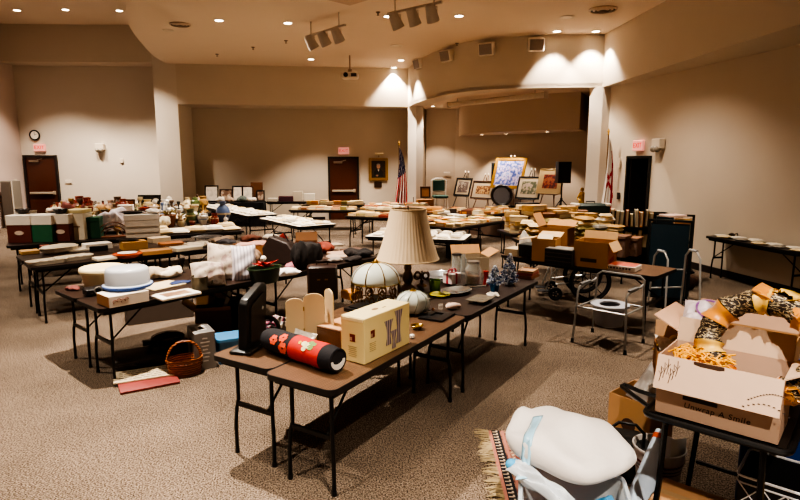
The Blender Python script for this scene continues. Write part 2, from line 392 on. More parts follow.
# ---- exit signs, clock, wall boxes
def exit_sign(p, rz, label):
    t = thing('exit_sign', label, 'exit sign', p, rz)
    m = MB(); m.box((0, -.03, 0), (.36, .06, .23), ch=.012); m.build('housing', C('#e0988c', .5, .04, emit=.55), t)
    m = MB(); m.text('EXIT', .15, ME((0, -.064, 0), (PI / 2, 0, 0)), .002); m.build('lettering', C('#c02318', .5, .02, emit=.6), t)
exit_sign((-1.93, wb(-1.93) - .01, 2.36), a_back, 'lit red EXIT sign above the door beside the gilt portrait')
exit_sign((-11.50, wf(-11.50) - .01, 2.44), a_far, 'lit red EXIT sign between the wall clock and its door')
exit_sign((RX(12.35) - .02, 12.35, 2.36), a_rt, 'lit red EXIT sign over the open black doorway')
t = thing('wall_clock', 'round white-faced wall clock with black rim above exit sign', 'clock', (-11.62, wf(-11.62) - .01, 2.83), a_far)
m = MB(); m.torus((0, -.03, 0), .145, .022, 28, 8, 'Y'); m.build('rim', BLACKM, t)
m = MB(); m.cyl((0, 0, 0), (0, -.03, 0), .145, n=28); m.build('dial', C('#efe6d8', .5, .03), t)
m = MB(); m.box((.03, -.035, .015), (.075, .004, .01), ME((0, 0, 0), (0, -.4, 0))); m.box((0, -.036, .045), (.009, .004, .1)); m.build('hand', BLACKM, t, smooth=0)
def wall_box(name, label, cat, p, rz, w, h, d, col='#d8cbb8', bowl=False):
    m = MB(); m.box((0, -d / 2, 0), (w, d, h), ch=.012)
    if bowl:
        t = thing(name, label, cat, p, rz); m.build('housing', C(col, .5, .04), t)
        for s in (-1, 1):
            q = MB(); q.sph((s * w * .22, -d * .9, -h * .55), (w * .24, d * .55, h * .34), 12, 7); q.build('lamp_head', C('#8d8375', .4, .05), t)
    else: solo(name, label, cat, m, C(col, .5, .04), p, rz)
wall_box('emergency_light', 'twin-lamp emergency light on the pale wall beside clock', 'emergency light', (-9.62, wf(-9.62) - .01, 2.47), a_far, .27, .2, .14, bowl=True)
wall_box('emergency_light', 'twin-lamp emergency light beside the open black doorway', 'emergency light', (RX(11.65) - .02, 11.65, 2.38), a_rt, .26, .2, .14, bowl=True)
wall_box('thermostat', 'small cream thermostat below the twin-lamp emergency light', 'thermostat', (-9.0, wf(-9.0) - .01, 2.03), a_far, .1, .14, .04)
wall_box('light_switch', 'wide cream switch plate beside the brown exit door', 'switch', (-10.72, wf(-10.72) - .01, 1.36), a_far, .2, .11, .02, '#d9cdbd')
wall_box('light_switch', 'slim white switch beside the state flag', 'switch', (RX(13.05) - .02, 13.05, 1.98), a_rt, .08, .2, .03)
wall_box('call_point', 'dark square wall plate low beside the open doorway', 'wall plate', (RX(13.0) - .02, 13.0, 1.23), a_rt, .1, .16, .03, '#2c211b')
wall_box('light_switch', 'tiny white wall plate on stage wall by the easels', 'switch', (1.62, 19.5, 1.62), -.25, .22, .05, .02)
wall_box('light_switch', 'white switch near the tall grey cabinet', 'switch', (-12.12, 17.75, 1.35), PI / 2, .12, .2, .03)
# tall grey cabinet in the corner
t = thing('metal_cabinet', 'tall grey metal cabinet in corner beside the brown door', 'cabinet', (-11.82, 17.1, 0), a_far - .1)
m = MB(); m.box((0, 0, .72), (.34, .4, 1.42), ch=.01); m.build('carcass', C('#8b847b', .45, .04, metal=.3), t)
m = MB(); m.box((0, -.215, .74), (.29, .03, 1.32), ch=.006); m.build('door', C('#6e665e', .5, .04, metal=.2), t)
m = MB(); m.box((.18, -.21, .72), (.025, .03, 1.42)); m.build('edge_strip', C('#c9c1b5', .4), t)

# ---- lamps in the ceilings
LENS = C('#fff1d8', .4, .0, emit=14)
def downlight(p, label, power=60, size=1.55, blend=.45, lit=True, r=.085, tilt=None, rad=.05, col=(1, .885, .745)):
    t = thing('ceiling_downlight', label, 'downlight', p)
    m = MB(); m.lathe([(r, 0), (r * 1.25, -.004), (r * 1.28, -.012), (r, -.014), (r * .98, 0)], 20, cap=False); m.build('trim_ring', C('#cdbca8', .4), t)
    m = MB(); m.cyl((0, 0, -.004), (0, 0, -.010), r * .96, n=20); m.build('lens', LENS if lit else C('#d9c8b2', .5), t)
    if lit:
        ld = bpy.data.lights.new('downlight_bulb', 'SPOT'); ld.energy = power; ld.color = col; ld.spot_size = size; ld.spot_blend = blend; ld.shadow_soft_size = rad
        lo = bpy.data.objects.new('downlight_bulb', ld); COL.objects.link(lo); lo.parent = t; lo.location = (0, 0, -.04)
        if tilt: lo.rotation_euler = tilt
    return t
KP = 760
def dl(px, py, z, label, **k):
    p = G(px, py, z); return downlight((p.x, p.y, z - .001), label, **k)
dl(219, 20, Z_CL, 'lit downlight in the rounded ceiling beside the round air vent', power=KP * 1.3)
dl(311, 59, Z_CL, 'lit downlight below the three grey track heads', power=KP * 1.5)
dl(388, 16, Z_CL, 'lit downlight beside the second cluster of track heads', power=KP)
dl(401, 60, Z_CL, 'upper of two small lit downlights at ceiling edge above portrait', power=KP * 1.0)
dl(394, 67.5, Z_CL, 'lower of two small lit downlights at ceiling edge above portrait', power=KP * .9)
dl(557, 31, Z_CL, 'lit downlight between the boxy wall speaker and ceiling vent', power=KP * .55)
dl(596, 31, Z_CL, 'lit downlight over the corner where stage front meets side wall', power=KP * .55)
dl(567, 17, Z_CL, 'unlit pale disc in ceiling beside the big round vent', lit=False, r=.12)
dl(396, 45.5, Z_CL, 'unlit pale oval fitting above the pair of small downlights', lit=False, r=.13)
dl(168, 30, Z_CL, 'unlit white ring fitting beside the smaller round vent', lit=False, r=.1)
dl(433, 106, Z_SOF + .02, 'stage ceiling downlight near the tall pier', power=300, r=.06)
dl(566, 93, Z_SOF + .02, 'stage ceiling downlight beside the projection screen end', power=300, r=.07)
dl(482, 134.6, 2.83, 'downlight under stage bulkhead above the wide framed print', power=260, r=.06)
dl(506, 133.6, 2.83, 'downlight under stage bulkhead above the big gilt picture', power=260, r=.06)
dl(547, 131.5, 2.83, 'downlight under stage bulkhead above the black loudspeaker', power=230, r=.06)
dl(17, 10, Z_HI, 'lit downlight in the high ceiling over the far corner', power=KP * 1.4)
for k, (x, y, pw, lab) in enumerate(((-9.0, 15.9, 1.3, 'high ceiling downlight over the crowded china table'), (-8.2, 10.5, 1.3, 'high ceiling downlight over the tables by the side wall'),
        (-6.6, 5.5, 1.6, 'high ceiling downlight over bare carpet beside the dish table'), (-7.6, 16.0, 1.0, 'high ceiling downlight close to the wide pier'))):
    downlight((x, y, Z_HI - .001), lab, power=KP * pw)
for k, (x, y, pw, lab) in enumerate(((-2.1, 5.0, 2.8, 'ceiling downlight above the cake carrier table'), (1.45, 7.3, 1.15, 'ceiling downlight above the table of glass jars'), (-1.9, 8.6, .9, 'ceiling downlight above the cardboard boxes'),
        (3.3, 10.2, .75, 'ceiling downlight above the blue book cart'), (4.0, 5.9, .8, 'ceiling downlight above the commode chair'), (.7, 1.2, 1.25, 'ceiling downlight above the smile carton'), (-2.6, 1.4, 1.2, 'ceiling downlight above bare carpet near the roll'),
        (1.2, 12.0, .9, 'ceiling downlight above the book table by the easels'), (-2.4, 12.6, .9, 'ceiling downlight above the white covered tables'), (1.2, -.9, 1.5, 'ceiling downlight at the rear of the hall'), (-2.2, -1.9, .8, 'ceiling downlight at the rear near side wall'))):
    downlight((x, y, Z_CL - .001), lab, power=KP * pw, size=1.95 if k in (3, 7, 8, 9) else 1.5, blend=.7, rad=.035)
# vents and sprinklers
def vent(px, py, z, r, label):
    p = G(px, py, z); t = thing('air_vent', label, 'air vent', (p.x, p.y, z - .001))
    m = MB()
    for q in (1, .72, .44): m.lathe([(r * q, 0), (r * q, -.02), (r * (q - .14), -.035), (r * (q - .16), -.03), (r * (q - .03), -.005)], 28, cap=False)
    m.build('cone_ring', C('#b79f87', .5), t); m = MB(); m.cyl((0, 0, -.001), (0, 0, -.004), r * .95, n=28); m.build('throat', C('#2a211b', .9), t)
vent(603, 9, Z_CL, .27, 'large round ceiling vent near the side wall')
vent(180, 24, Z_CL, .22, 'smaller round ceiling vent near the curved ceiling edge')
for (x, y, s) in ((217, 54, 'near the wide pier'), (253, 47, 'over the white covered tables'), (378, 12, 'beside the projector plate'), (286, 40.5, 'beside the three track heads'), (457, 43, 'above the boxy wall speakers')):
    p = G(x, y, Z_CL); m = MB(); m.cyl((0, 0, 0), (0, 0, -.015), .05, .04, 12); m.cyl((0, 0, -.015), (0, 0, -.06), .012, n=8); m.cyl((0, 0, -.06), (0, 0, -.065), .028, n=10)
    solo('ceiling_sprinkler', 'small dark ceiling sprinkler ' + s, 'sprinkler', m, C('#6b5442', .5), (p.x, p.y, Z_CL - .001))
# projector on its pole
p = G(350, 77, 3.55); py = 16.4
pp = GY(350, 77, py)
t = thing('ceiling_projector', 'white projector hanging on a long pole from the ceiling', 'projector', (pp.x, py, 0))
ztop = Z_CL; zb = pp.z
m = MB(); m.cyl((0, 0, zb + .2), (0, 0, ztop), .022, n=10); m.cyl((0, 0, zb + .13), (0, 0, zb + .21), .06, n=12); m.build('pole', C('#a8927d', .4, metal=.3), t)
m = MB(); m.box((0, 0, zb + .03), (.46, .42, .17), ch=.03); m.build('projector_body', C('#d6cabb', .45), t)
m = MB(); m.cyl((-.1, -.2, zb + .03), (-.1, -.25, zb + .03), .065, n=16); m.build('projector_lens', C('#1a1614', .2), t)
m = MB(); m.box((.12, -.212, zb + .03), (.15, .01, .09)); m.build('grille', C('#3b332d', .6), t)
m = MB(); m.box((0, 0, 0), (.9, .9, .03)); solo('ceiling_plate', 'square ceiling plate above the projector pole', 'ceiling plate', m, C('#b89f88', .7), (G(346, -8, Z_CL).x, G(346, -6, Z_CL).y, Z_CL - .016), PI / 4)
# track light clusters
def track(px0, py0, px1, py1, drop, label, n=3):
    a = G(px0, py0, Z_CL - drop); b = G(px1, py1, Z_CL - drop); d = b - a; L = d.length
    t = thing('track_light', label, 'track light', (a + b) / 2, math.atan2(d.y, d.x)); t.location.z = Z_CL
    gm = C('#b9ac9e', .45, .08)
    m = MB(); m.box((0, 0, -drop), (L, .05, .04)); m.build('track_bar', gm, t)
    m = MB()
    for s in (-.36, .36): m.cyl((s * L, 0, -drop), (s * L, 0, 0), .012, n=8)
    m.build('hanger', gm, t)
    for k in range(n):
        x = (k + .5) / n * L - L / 2
        h = MB(); h.M = ME((x, -.02, -drop - .16), (.55, .12 * (k - 1), 0)); h.lathe([(.07, .16), (.085, .13), (.105, -.02), (.115, -.13), (.1, -.13), (.08, -.1), (0, -.09)], 14); ho = h.build('lamp_head', gm, t)
        h = MB(); h.tube([(x - .1, 0, -drop - .17), (x - .1, 0, -drop - .05), (x + .1, 0, -drop - .05), (x + .1, 0, -drop - .17)], .009, 6); h.build('yoke', gm, ho)
track(306, 37, 345, 25, .28, 'cluster of three grey track heads beside the projector pole')
track(388, 14, 442, 2, .25, 'cluster of three grey track heads above the stage front')
# boxy speakers on the curved stage front
for k, (x, y, Yd, rz, lab) in enumerate(((420, 63.5, 17.0, -1.1, 'boxy wall speaker closest to the tall pier'), (448, 55.5, 15.1, -.85, 'second boxy wall speaker from the tall pier'), (487, 49, 14.05, -.45, 'third boxy wall speaker from the tall pier'), (536, 44.5, 13.6, -.1, 'boxy wall speaker above the projection screen end'))):
    p = GY(x, y, Yd)
    t = thing('wall_speaker', lab, 'speaker', p, rz)
    m = MB(); m.box((0, 0, 0), (.36, .26, .30), ME((0, 0, 0), (.25, 0, 0)), ch=.02); m.build('cabinet', C('#e6dccf', .5), t)
    m = MB(); m.box((0, -.135, -.03), (.31, .01, .24), ME((0, 0, 0), (.25, 0, 0)), ch=.003); m.build('grille', C('#8d8078', .7, .3, 90), t)
    m = MB(); m.box((0, .2, .05), (.06, .28, .06)); m.build('bracket', C('#8d8073', .5), t)
# projection screen case under the stage ceiling
a = GY(449, 108, 16.6); b = GY(546, 99, 14.1)
a.z = b.z = 3.62; d = b - a
t = thing('projection_screen', 'long white rolled projection screen case under stage ceiling', 'projection screen', (a + b) / 2, math.atan2(d.y, d.x))
m = MB(); m.box((0, 0, 0), (d.length, .13, .13), ch=.03); m.build('case', C('#c9bba8', .5), t)
m = MB()
for s in (-1, 1): m.box((s * d.length / 2, 0, 0), (.03, .15, .16), ch=.01)
m.build('end_cap', C('#b5a795', .5), t)
m = MB()
for s in (-.4, .4): m.cyl((s * d.length, 0, .06), (s * d.length, 0, .15), .012, n=8)
m.build('hanger', C('#b5a795', .5), t)
# ================================================================= TABLES
LAMI = wave_mat('walnut_laminate', [(0, '#33241a'), (0.45, '#5c4230'), (1, '#7d5e46')], 5, 5, 'Y', 0.38, stretch=(0.5, 5, 1))
LAMD = wave_mat('dark_laminate', [(0, '#1f1511'), (0.5, '#2e1f18'), (1, '#3a281f')], 5, 5, 'Y', 0.4, stretch=(0.5, 5, 1))
EDGE = C('#120e0d', .45, .1); LEGM = C('#14110f', .4, .15, 20, metal=.4)
TZ = 0.74
def make_table(L, W, top=None, label='', fancy=True):
    t = thing('folding_table', label or '_proto', 'table')
    m = MB(); m.prism(rrect(L - .012, W - .012, .055, 5), .716, TZ); tt = m.build('table_top', top or LAMD, t, smooth=30)
    m = MB(); o_ = rrect(L, W, .06, 5); i_ = rrect(L - .014, W - .014, .053, 5); n = len(o_)
    vs = [(p[0], p[1], .705) for p in o_] + [(p[0], p[1], TZ + .001) for p in o_] + [(p[0], p[1], TZ + .001) for p in i_] + [(p[0], p[1], .705) for p in i_]
    fs = []
    for r in range(4):
        for k in range(n): fs.append((r * n + k, r * n + (k + 1) % n, ((r + 1) % 4) * n + (k + 1) % n, ((r + 1) % 4) * n + k))
    m.add(vs, fs); m.build('edge_band', EDGE, tt, smooth=30)
    m = MB()
    for s in (-1, 1): m.box((0, s * (W / 2 - .05), .692), (L - .12, .022, .045))
    for s in (-1, 1): m.box((s * (L / 2 - .06), 0, .692), (.022, W - .1, .045))
    m.build('apron_rail', LEGM, t, smooth=0)
    ins = .115 if W < .6 else .10
    for sx in (-1, 1):
        xe = sx * (L / 2 - .13)
        for sy in (-1, 1):
            m = MB(); y0 = sy * (W / 2 - ins); y1 = sy * (W / 2 - ins + .02)
            m.tube([(xe, y0, .70), (xe, y0, .40), (xe + sx * .01, y0 + sy * .012, .33), (xe + sx * .015, y1, .22), (xe + sx * .015, y1, .012)], .0135, 8); m.build('leg', LEGM, t)
            if fancy:
                m = MB(); m.cyl((xe + sx * .015, y1, 0), (xe + sx * .015, y1, .03), .017, n=8); m.build('leg_tip', BLACKM, t)
        m = MB(); m.box((xe + sx * .004, 0, .37), (.02, W - 2 * ins, .03)); m.build('crossbar', LEGM, t, smooth=0)
        m = MB(); m.tube([(xe, W * .22 * sx, .38), (xe - sx * .42, W * .1 * sx, .695)], .009, 6); m.build('brace', LEGM, t)
    return t
class Spot: pass
_tp = {}
def table(start, deg, L, W, label, top=None, group=None):
    key = (L, W, top); a = math.radians(deg)
    d = Vector((math.cos(a), math.sin(a), 0)); n = Vector((-math.sin(a), math.cos(a), 0)); s0 = Vector((start[0], start[1], 0))
    c = s0 + d * (L / 2) + n * (W / 2)
    if key not in _tp:
        LABELS.pop('_proto', None); o = make_table(L, W, top, label); _tp[key] = o; o.location = c; o.rotation_euler = (0, 0, a)
        if group: o['group'] = group
    else: o = dup(_tp[key], label, c, a, group)
    q = Spot(); q.at = lambda u, v, z=TZ + .002: s0 + d * u + n * v + Vector((0, 0, z)); q.a = a; q.d = d; q.n = n; q.L = L; q.W = W; q.obj = o
    return q
FT = .55
T1 = table((-.385, 3.03), 58.5, 1.83, FT, 'walnut folding table carrying the ivory vase carton at its end', LAMI, 'folding tables')
T2 = table((-.827, 3.367), 58.5, 1.83, FT, 'walnut folding table carrying the cream arched screen and black case', LAMI, 'folding tables')
T3 = table((.576, 4.598), 56.5, 1.75, FT, 'folding table carrying the frosted blue trees and glass jars', LAMD, 'folding tables')
T4 = table((.114, 4.914), 56.5, 1.75, FT, 'folding table under the tall pleated lamp, beside the glass jars', LAMD, 'folding tables')
T5 = table((-2.66, 4.81), 49, 1.83, .58, 'dark folding table holding the cake carrier and cream tub', LAMD, 'folding tables')
T5b = table((-3.10, 5.20), 49, 1.83, .58, 'dark folding table directly behind the cake carrier table', LAMD, 'folding tables')
T5c = table((-1.45, 6.205), 49, 1.83, .58, 'dark folding table under the green basin of red flowers', LAMD, 'folding tables')
T5d = table((-1.89, 6.595), 49, 1.83, .58, 'dark folding table under the brown carton and dark satchel', LAMD, 'folding tables')
T6 = table((-4.53, 6.75), 41.5, 1.83, .62, 'dark folding table with white moulded dishes along its edge', LAMD, 'folding tables')
T6b = table((-4.945, 7.22), 41.5, 1.83, .62, 'dark folding table behind the white moulded dishes', LAMD, 'folding tables')
T6c = table((-3.14, 7.98), 41.5, 1.83, .62, 'dark folding table behind the floral pillows', LAMD, 'folding tables')
T7 = table((-6.05, 8.50), 31.5, 1.83, .76, 'folding table holding the row of maroon and green boxes', LAMD, 'folding tables')
T7b = table((-4.47, 9.47), 31.5, 1.83, .76, 'folding table holding the folded cream linens', LAMD, 'folding tables')
T8 = table((-6.7, 9.75), 24, 1.83, .76, 'folding table of knick-knacks behind the maroon boxes', LAMD, 'folding tables')
T8b = table((-5.0, 10.52), 24, 1.83, .76, 'folding table of vases behind the wide white container', LAMD, 'folding tables')
T8c = table((-8.35, 13.0), 14, 1.83, .76, 'folding table of china close to the exit door with clock', LAMD, 'folding tables')
T8d = table((-6.53, 13.46), 14, 1.83, .76, 'folding table of china beside the black draped table', LAMD, 'folding tables')
T12 = table((-4.68, 14.68), -54, 1.83, .78, 'white-topped folding table in front of the framed pictures', LAMD)
T12.s = 1
T12b = table((-5.77, 16.17), -54, 1.83, .78, 'white-topped folding table ending near the black draped picture table', LAMD)
# ================================================================= SHARED SMALL MAKERS
CARD = C('#b98d60', .8, .08, 9); CARDI = C('#c9a079', .85, .08, 9); CARDP = C('#bfa08a', .8, .05, 6); CARDD = C('#8a5f3c', .8, .1, 9)
WHITE = C('#e9e2d6', .6, .04); BROWN = C('#4a2a1a', .55, .2)
def carton(name, label, loc, rz, w, d, h, flaps=(55, 55, 40, 40), fl=.5, mats=None, cat='cardboard box', lift=None, group=None):
    """open carton: base centred on its footprint; flaps = opening angle from upright per side (front, back, -x, +x), None for none"""
    o_, i_ = mats or (CARD, CARDI); t = thing(name, label, cat, loc, rz, group); k = .006
    m = MB()
    for (c, s) in (((0, -d / 2, h / 2), (w, k, h)), ((0, d / 2, h / 2), (w, k, h)), ((-w / 2, 0, h / 2), (k, d, h)), ((w / 2, 0, h / 2), (k, d, h)), ((0, 0, k / 2), (w, d, k))): m.box(c, s)
    m.build('carton_body', o_, t, smooth=0)
    for i, f in enumerate(flaps):
        if f is None: continue
        a = math.radians(f); m = MB(); ln = (d if i < 2 else w) * fl
        if i == 0: m.M = ME((0, -d / 2, h), (a, 0, 0)); m.box((0, 0, ln / 2), (w, k, ln))
        if i == 1: m.M = ME((0, d / 2, h), (-a, 0, 0)); m.box((0, 0, ln / 2), (w, k, ln))
        if i == 2: m.M = ME((-w / 2, 0, h), (0, -a, 0)); m.box((0, 0, ln / 2), (k, d, ln))
        if i == 3: m.M = ME((w / 2, 0, h), (0, a, 0)); m.box((0, 0, ln / 2), (k, d, ln))
        m.build('flap', i_, t, smooth=0)
    return t
def lidbox(name, label, cat, loc, rz, w, d, h, col, lid=None, lh=.3, group=None):
    t = thing(name, label, cat, loc, rz, group)
    m = MB(); m.box((0, 0, h * (1 - lh) / 2), (w, d, h * (1 - lh)), ch=.004); m.build('box_body', C(col, .6, .1), t)
    m = MB(); m.box((0, 0, h * (1 - lh / 2)), (w * 1.03, d * 1.03, h * lh), ch=.006); m.build('lid', C(lid or col, .6, .06), t)
    return t
def shut_box(name, label, cat, loc, rz, w, d, h, col, group=None, tape=True, rough=.65):
    t = thing(name, label, cat, loc, rz, group)
    m = MB(); m.box((0, 0, h / 2), (w, d, h), ch=.004); m.build('box_body', C(col, rough, .08, 8), t)
    if tape:
        m = MB(); m.box((0, 0, h), (w * .98, .045, .002)); m.box((-w / 2, 0, h - .03), (.002, .045, .06)); m.box((w / 2, 0, h - .03), (.002, .045, .06)); m.build('tape', C('#a98a66', .35, .05), t, smooth=0)
    return t
def pillow_mb(w, d, h, wr=.012, seed=1):
    rnd = random.Random(seed); ph = [rnd.random() * 6 for _ in range(6)]; m = MB()
    def f(s):
        def g(u, v):
            x = 2 * u - 1; y = 2 * v - 1
            e = max(0, (1 - abs(x) ** 2.6)) ** .5 * max(0, (1 - abs(y) ** 2.6)) ** .5
            pin = 1 - .07 * (1 - abs(x) ** 2) * abs(y) - .0
            pin2 = 1 - .07 * (1 - abs(y) ** 2) * abs(x)
            z = s * (h / 2) * e + wr * math.sin(5 * x + ph[0] + 3 * y) * e + wr * .7 * math.sin(9 * y + ph[1] - 4 * x) * e
            return (x * w / 2 * pin2, y * d / 2 * pin, z)
        return g
    m.grid(f(1), 18, 18); n0 = len(m.f); m.grid(f(-1), 18, 18)
    for i in range(n0, len(m.f)): m.f[i] = m.f[i][::-1]
    return m
# ================================================================= NEAR RIGHT CORNER
A = G(655, 411, .80); B = G(777, 445, .80); dd = B - A; BW = dd.length; ba = math.atan2(dd.y, dd.x)
un = Vector((-math.sin(ba), math.cos(ba), 0)); ud = dd.normalized(); BD = .30; BH = .30
ctr = lambda u, v, z: A + ud * u + un * v + Vector((0, 0, z - .80))
# the black metal stand carrying it
cs = thing('metal_stand', 'black tubular metal stand carrying the smile carton', 'stand', ctr(BW / 2, .385, 0), ba)
SW, SD = BW + .10, .80
m = MB(); m.tube([(p[0], p[1], .775) for p in rrect(SW, SD, .05, 5)], .016, 8, closed=True); m.build('rim_rail', BLACKM, cs)
m = MB(); m.box((0, 0, .785), (SW - .03, SD - .03, .012)); m.build('shelf_board', C('#17120f', .4, .1), cs, smooth=0)
for sx in (-1, 1):
    for sy in (-1, 1):
        m = MB(); m.tube([(sx * (SW / 2 - .10), sy * (SD / 2 - .03), .77), (sx * (SW / 2 - .09), sy * (SD / 2 - .03), .4), (sx * (SW / 2 - .06), sy * (SD / 2 - .01), .01)], .015, 8); m.build('leg', C('#1c1917', .25, .1, metal=.6), cs)
for sy in (-1, 1): m = MB(); m.box((0, sy * (SD / 2 - .03), .22), (SW - .2, .018, .018)); m.build('cross_rail', BLACKM, cs)
m = MB(); m.tube([(-SW / 2 + .0, -.30, .775), (-SW / 2 - .10, -.26, .80), (-SW / 2 - .19, -.18, .80), (-SW / 2 - .20, -.12, .79), (-SW / 2 - .12, -.12, .775), (-SW / 2 + .0, -.14, .775)], .012, 8); m.build('loop_handle', BLACKM, cs)
# the carton with writing
sc = carton('smile_carton', 'pink-tan carton reading Unwrap A Smile with folded-out flap', ctr(BW / 2, BD / 2 + .005, .80), ba, BW, BD, BH, flaps=(None, 12, None, 60), fl=.42, mats=(CARDP, C('#cdb096', .85, .05)))
m = MB(); fl = .165; m.M = ME((0, -BD / 2 - .004, BH), (math.radians(160), 0, 0)); m.box((0, 0, fl / 2), (BW * 1.01, .006, fl)); m.build('front_flap', C('#cdb09a', .8, .04), sc, smooth=0)
INK = C('#2a1d18', .7, .1)
Mf = ME((0, -BD / 2 - .0045, 0), (PI / 2, 0, 0))
m = MB(); m.text('Unwrap A Smile', .038, ME((0.01, -BD / 2 - .0045, .070), (PI / 2, 0, 0)), .0008, shear=.12, sp=1.12); m.build('lettering', INK, sc, smooth=0)
m = MB(); m.box((-BW * .12, -BD / 2 - .0045, .108), (.15, .002, .020)); m.build('printed_band', INK, sc, smooth=0)
# printed marks on the folded flap: dotted smile and little trees
fa = math.radians(160); Fm = ME((0, -BD / 2 - .004, BH), (fa, 0, 0))
m = MB()
for k in range(16):
    t = k / 15; x = BW * .27 + .16 * t; z = .115 - .035 * math.sin(PI * t * .9) - .02 * t; m.M = Fm; m.box((x, .0045, z), (.007, .002, .004))
for k in range(10):
    t = k / 9; m.M = Fm; m.box((BW * .24 + .17 * t, .0045, .150 - .03 * math.sin(PI * t)), (.009, .002, .004))
m.build('dotted_smile', INK, sc, smooth=0)
m = MB(); m.M = Fm
for k in range(6):
    x = -BW / 2 + .02 + k * .014; z = .13 - (k % 3) * .02
    m.tube([(x, .0045, z), (x + .004, .0045, z - .04), (x, .0045, z - .075)], .0014, 5)
    m.tube([(x - .008, .0045, z - .05), (x + .003, .0045, z - .035), (x + .012, .0045, z - .055)], .0012, 5)
m.build('twig_print', INK, sc, smooth=0)
# torn hole edge on the hinge
m = MB(); m.M = ME((-.04, -BD / 2 - .012, BH - .03), (0, 0, 0)); m.prism([(-.06, 0), (-.03, -.002), (.05, -.002), (.07, 0), (.05, .005), (-.04, .005)], -.03, .032); m.build('torn_edge', C('#4d3426', .9, .2), sc, smooth=0)
# yellow shredded raffia heap
m = MB(); rnd = random.Random(3)
for k in range(150):
    x = rnd.uniform(-.11, .11); y = rnd.uniform(-.09, .10); z = .05 * (1 - (x / .13) ** 2) * rnd.uniform(.2, 1) + .01; a = rnd.uniform(0, 6.3); l = rnd.uniform(.02, .045)
    m.tube([(x, y, z), (x + l * math.cos(a), y + l * math.sin(a), z + rnd.uniform(.005, .03)), (x + 1.7 * l * math.cos(a + .5), y + 1.7 * l * math.sin(a + .5), z + rnd.uniform(-.01, .02))], .0045, 4)
m.sph((0, 0, -.03), (.125, .105, .06), 12, 6)
o = solo('raffia_heap', 'heap of yellow raffia shreds inside the smile carton', 'raffia', m, C('#e6a81c', .6, .2, 20), ctr(.145, .15, .80 + BH - .055), ba); o['kind'] = 'stuff'
# wreath of ribbons leaning in the carton
WM = ctr(BW * .70, .20, 1.08)
w = thing('ribbon_wreath', 'large wreath of orange gold and black ribbons in the carton', 'wreath', WM, ba)
W = ME((.03, 0, .10), (math.radians(66), math.radians(8), math.radians(-18)))
def ring(a, R=.215): return W @ Vector((R * 1.12 * math.cos(a), R * math.sin(a), 0))
TW = blotch_mat('twig_print_ribbon', [(0, '#120c0a'), (.46, '#2a1a12'), (.5, '#d8c49c'), (.55, '#1d120d'), (1, '#3a2417')], 30, .6, 2, stretch=(1, 1, 3))
ORA = C('#d18a2c', .32, .25, 12, sheen=.3, bump=.4); GOLD = C('#dcb45c', .45, .2, 16, bump=.4); RUST = C('#a85c1a', .4, .25, 12, bump=.3)
m = MB(); m.tube([ring(2 * PI * k / 40) for k in range(40)], .042, 8, closed=True); m.build('twig_ring', C('#2d1a10', .8, .3, 30, bump=.6), w)
def wrap(a0, a1, r, mat, nm, seed):
    rnd = random.Random(seed); N = 9; M_ = 16; m = MB(); cen = W @ Vector((0, 0, 0)); vs = []
    for i in range(N + 1):
        a = a0 + (a1 - a0) * i / N; p = ring(a); q = ring(a + .01); tg = (q - p).normalized(); ou = (p - cen).normalized(); bi = tg.cross(ou)
        for k in range(M_):
            g = 2 * PI * k / M_; rr = r * (1 + .06 * math.sin(3 * g + seed + i * .5) + .05 * math.sin(7 * g + 2 * i)) * (1 + .10 * math.cos(PI * i / N * 2))
            vs.append(p + ou * (rr * math.cos(g)) + bi * (rr * math.sin(g)))
    m.add(vs, [(i * M_ + k, i * M_ + (k + 1) % M_, (i + 1) * M_ + (k + 1) % M_, (i + 1) * M_ + k) for i in range(N) for k in range(M_)]); return m.build(nm, mat, w)
segs = [(TW, .50), (ORA, .42), (TW, .58), (GOLD, .30), (TW, .60), (ORA, .42), (TW, .5), (GOLD, .32), (TW, .45), (RUST, .4), (TW, .5), (ORA, .42), (TW, .55), (ORA, .32)]
a = .2
for k, (mt, ln) in enumerate(segs): wrap(a, a + ln * .98, .062 if mt is not TW else .056, mt, 'ribbon_wrap', k); a += ln
for k, (an, sz, mt, tl) in enumerate(((1.15, .085, ORA, .4), (1.5, .09, GOLD, -.3), (1.85, .085, ORA, .9), (1.0, .07, RUST, -.6), (.55, .08, ORA, 1.2), (5.6, .08, ORA, .3))):
    p = ring(an, .24); m = MB(); loop = []
    for j in range(15):
        t = 2 * PI * j / 14; loop.append((sz * math.sin(t) * abs(math.cos(t / 2 + .2)), 0, sz * .55 * (1 - math.cos(t)) * .5))
    m.M = Matrix.Translation(p) @ Euler((.5 * tl, .2 * k - .4, tl * 1.5)).to_matrix().to_4x4(); wd = .05
    m.add([(x, -wd, z + .01 * math.sin(3 * i)) for i, (x, y, z) in enumerate(loop)] + [(x, wd, z) for x, y, z in loop], [(j, j + 1, 15 + j + 1, 15 + j) for j in range(14)]); m.build('bow_loop', mt, w, solid=.003)
# second carton behind it, with a clear bag
p = G(722, 318, 1.07); cb = carton('deep_carton', 'open brown carton behind the smile carton, flaps standing up', ctr(BW * .47, .545, .80), ba - .02, .50, .38, .33, flaps=(None, 10, 62, None), fl=.30, mats=(CARD, C('#d3ac90', .85, .06)))


m = pillow_mb(.24, .24, .18, .02, 4); q = thing('plastic_bag', 'shiny clear plastic bag with purple print in the deep carton', 'plastic bag', ctr(BW * .17, .47, 1.17), ba)
x_ = m.build('bag_film', C('#d9ccd2', .1, .12, 9, coat=.9, bump=.6), q); x_.rotation_euler = (.7, .25, .3)
m = MB(); m.torus((0, 0, 0), .06, .006, 20, 5, 'Z', 1.2, 0, 4.5); x_ = m.build('purple_print', C('#8a5a96', .4), q); x_.location = (.03, -.02, .085); x_.rotation_euler = (.7, .2, .3)
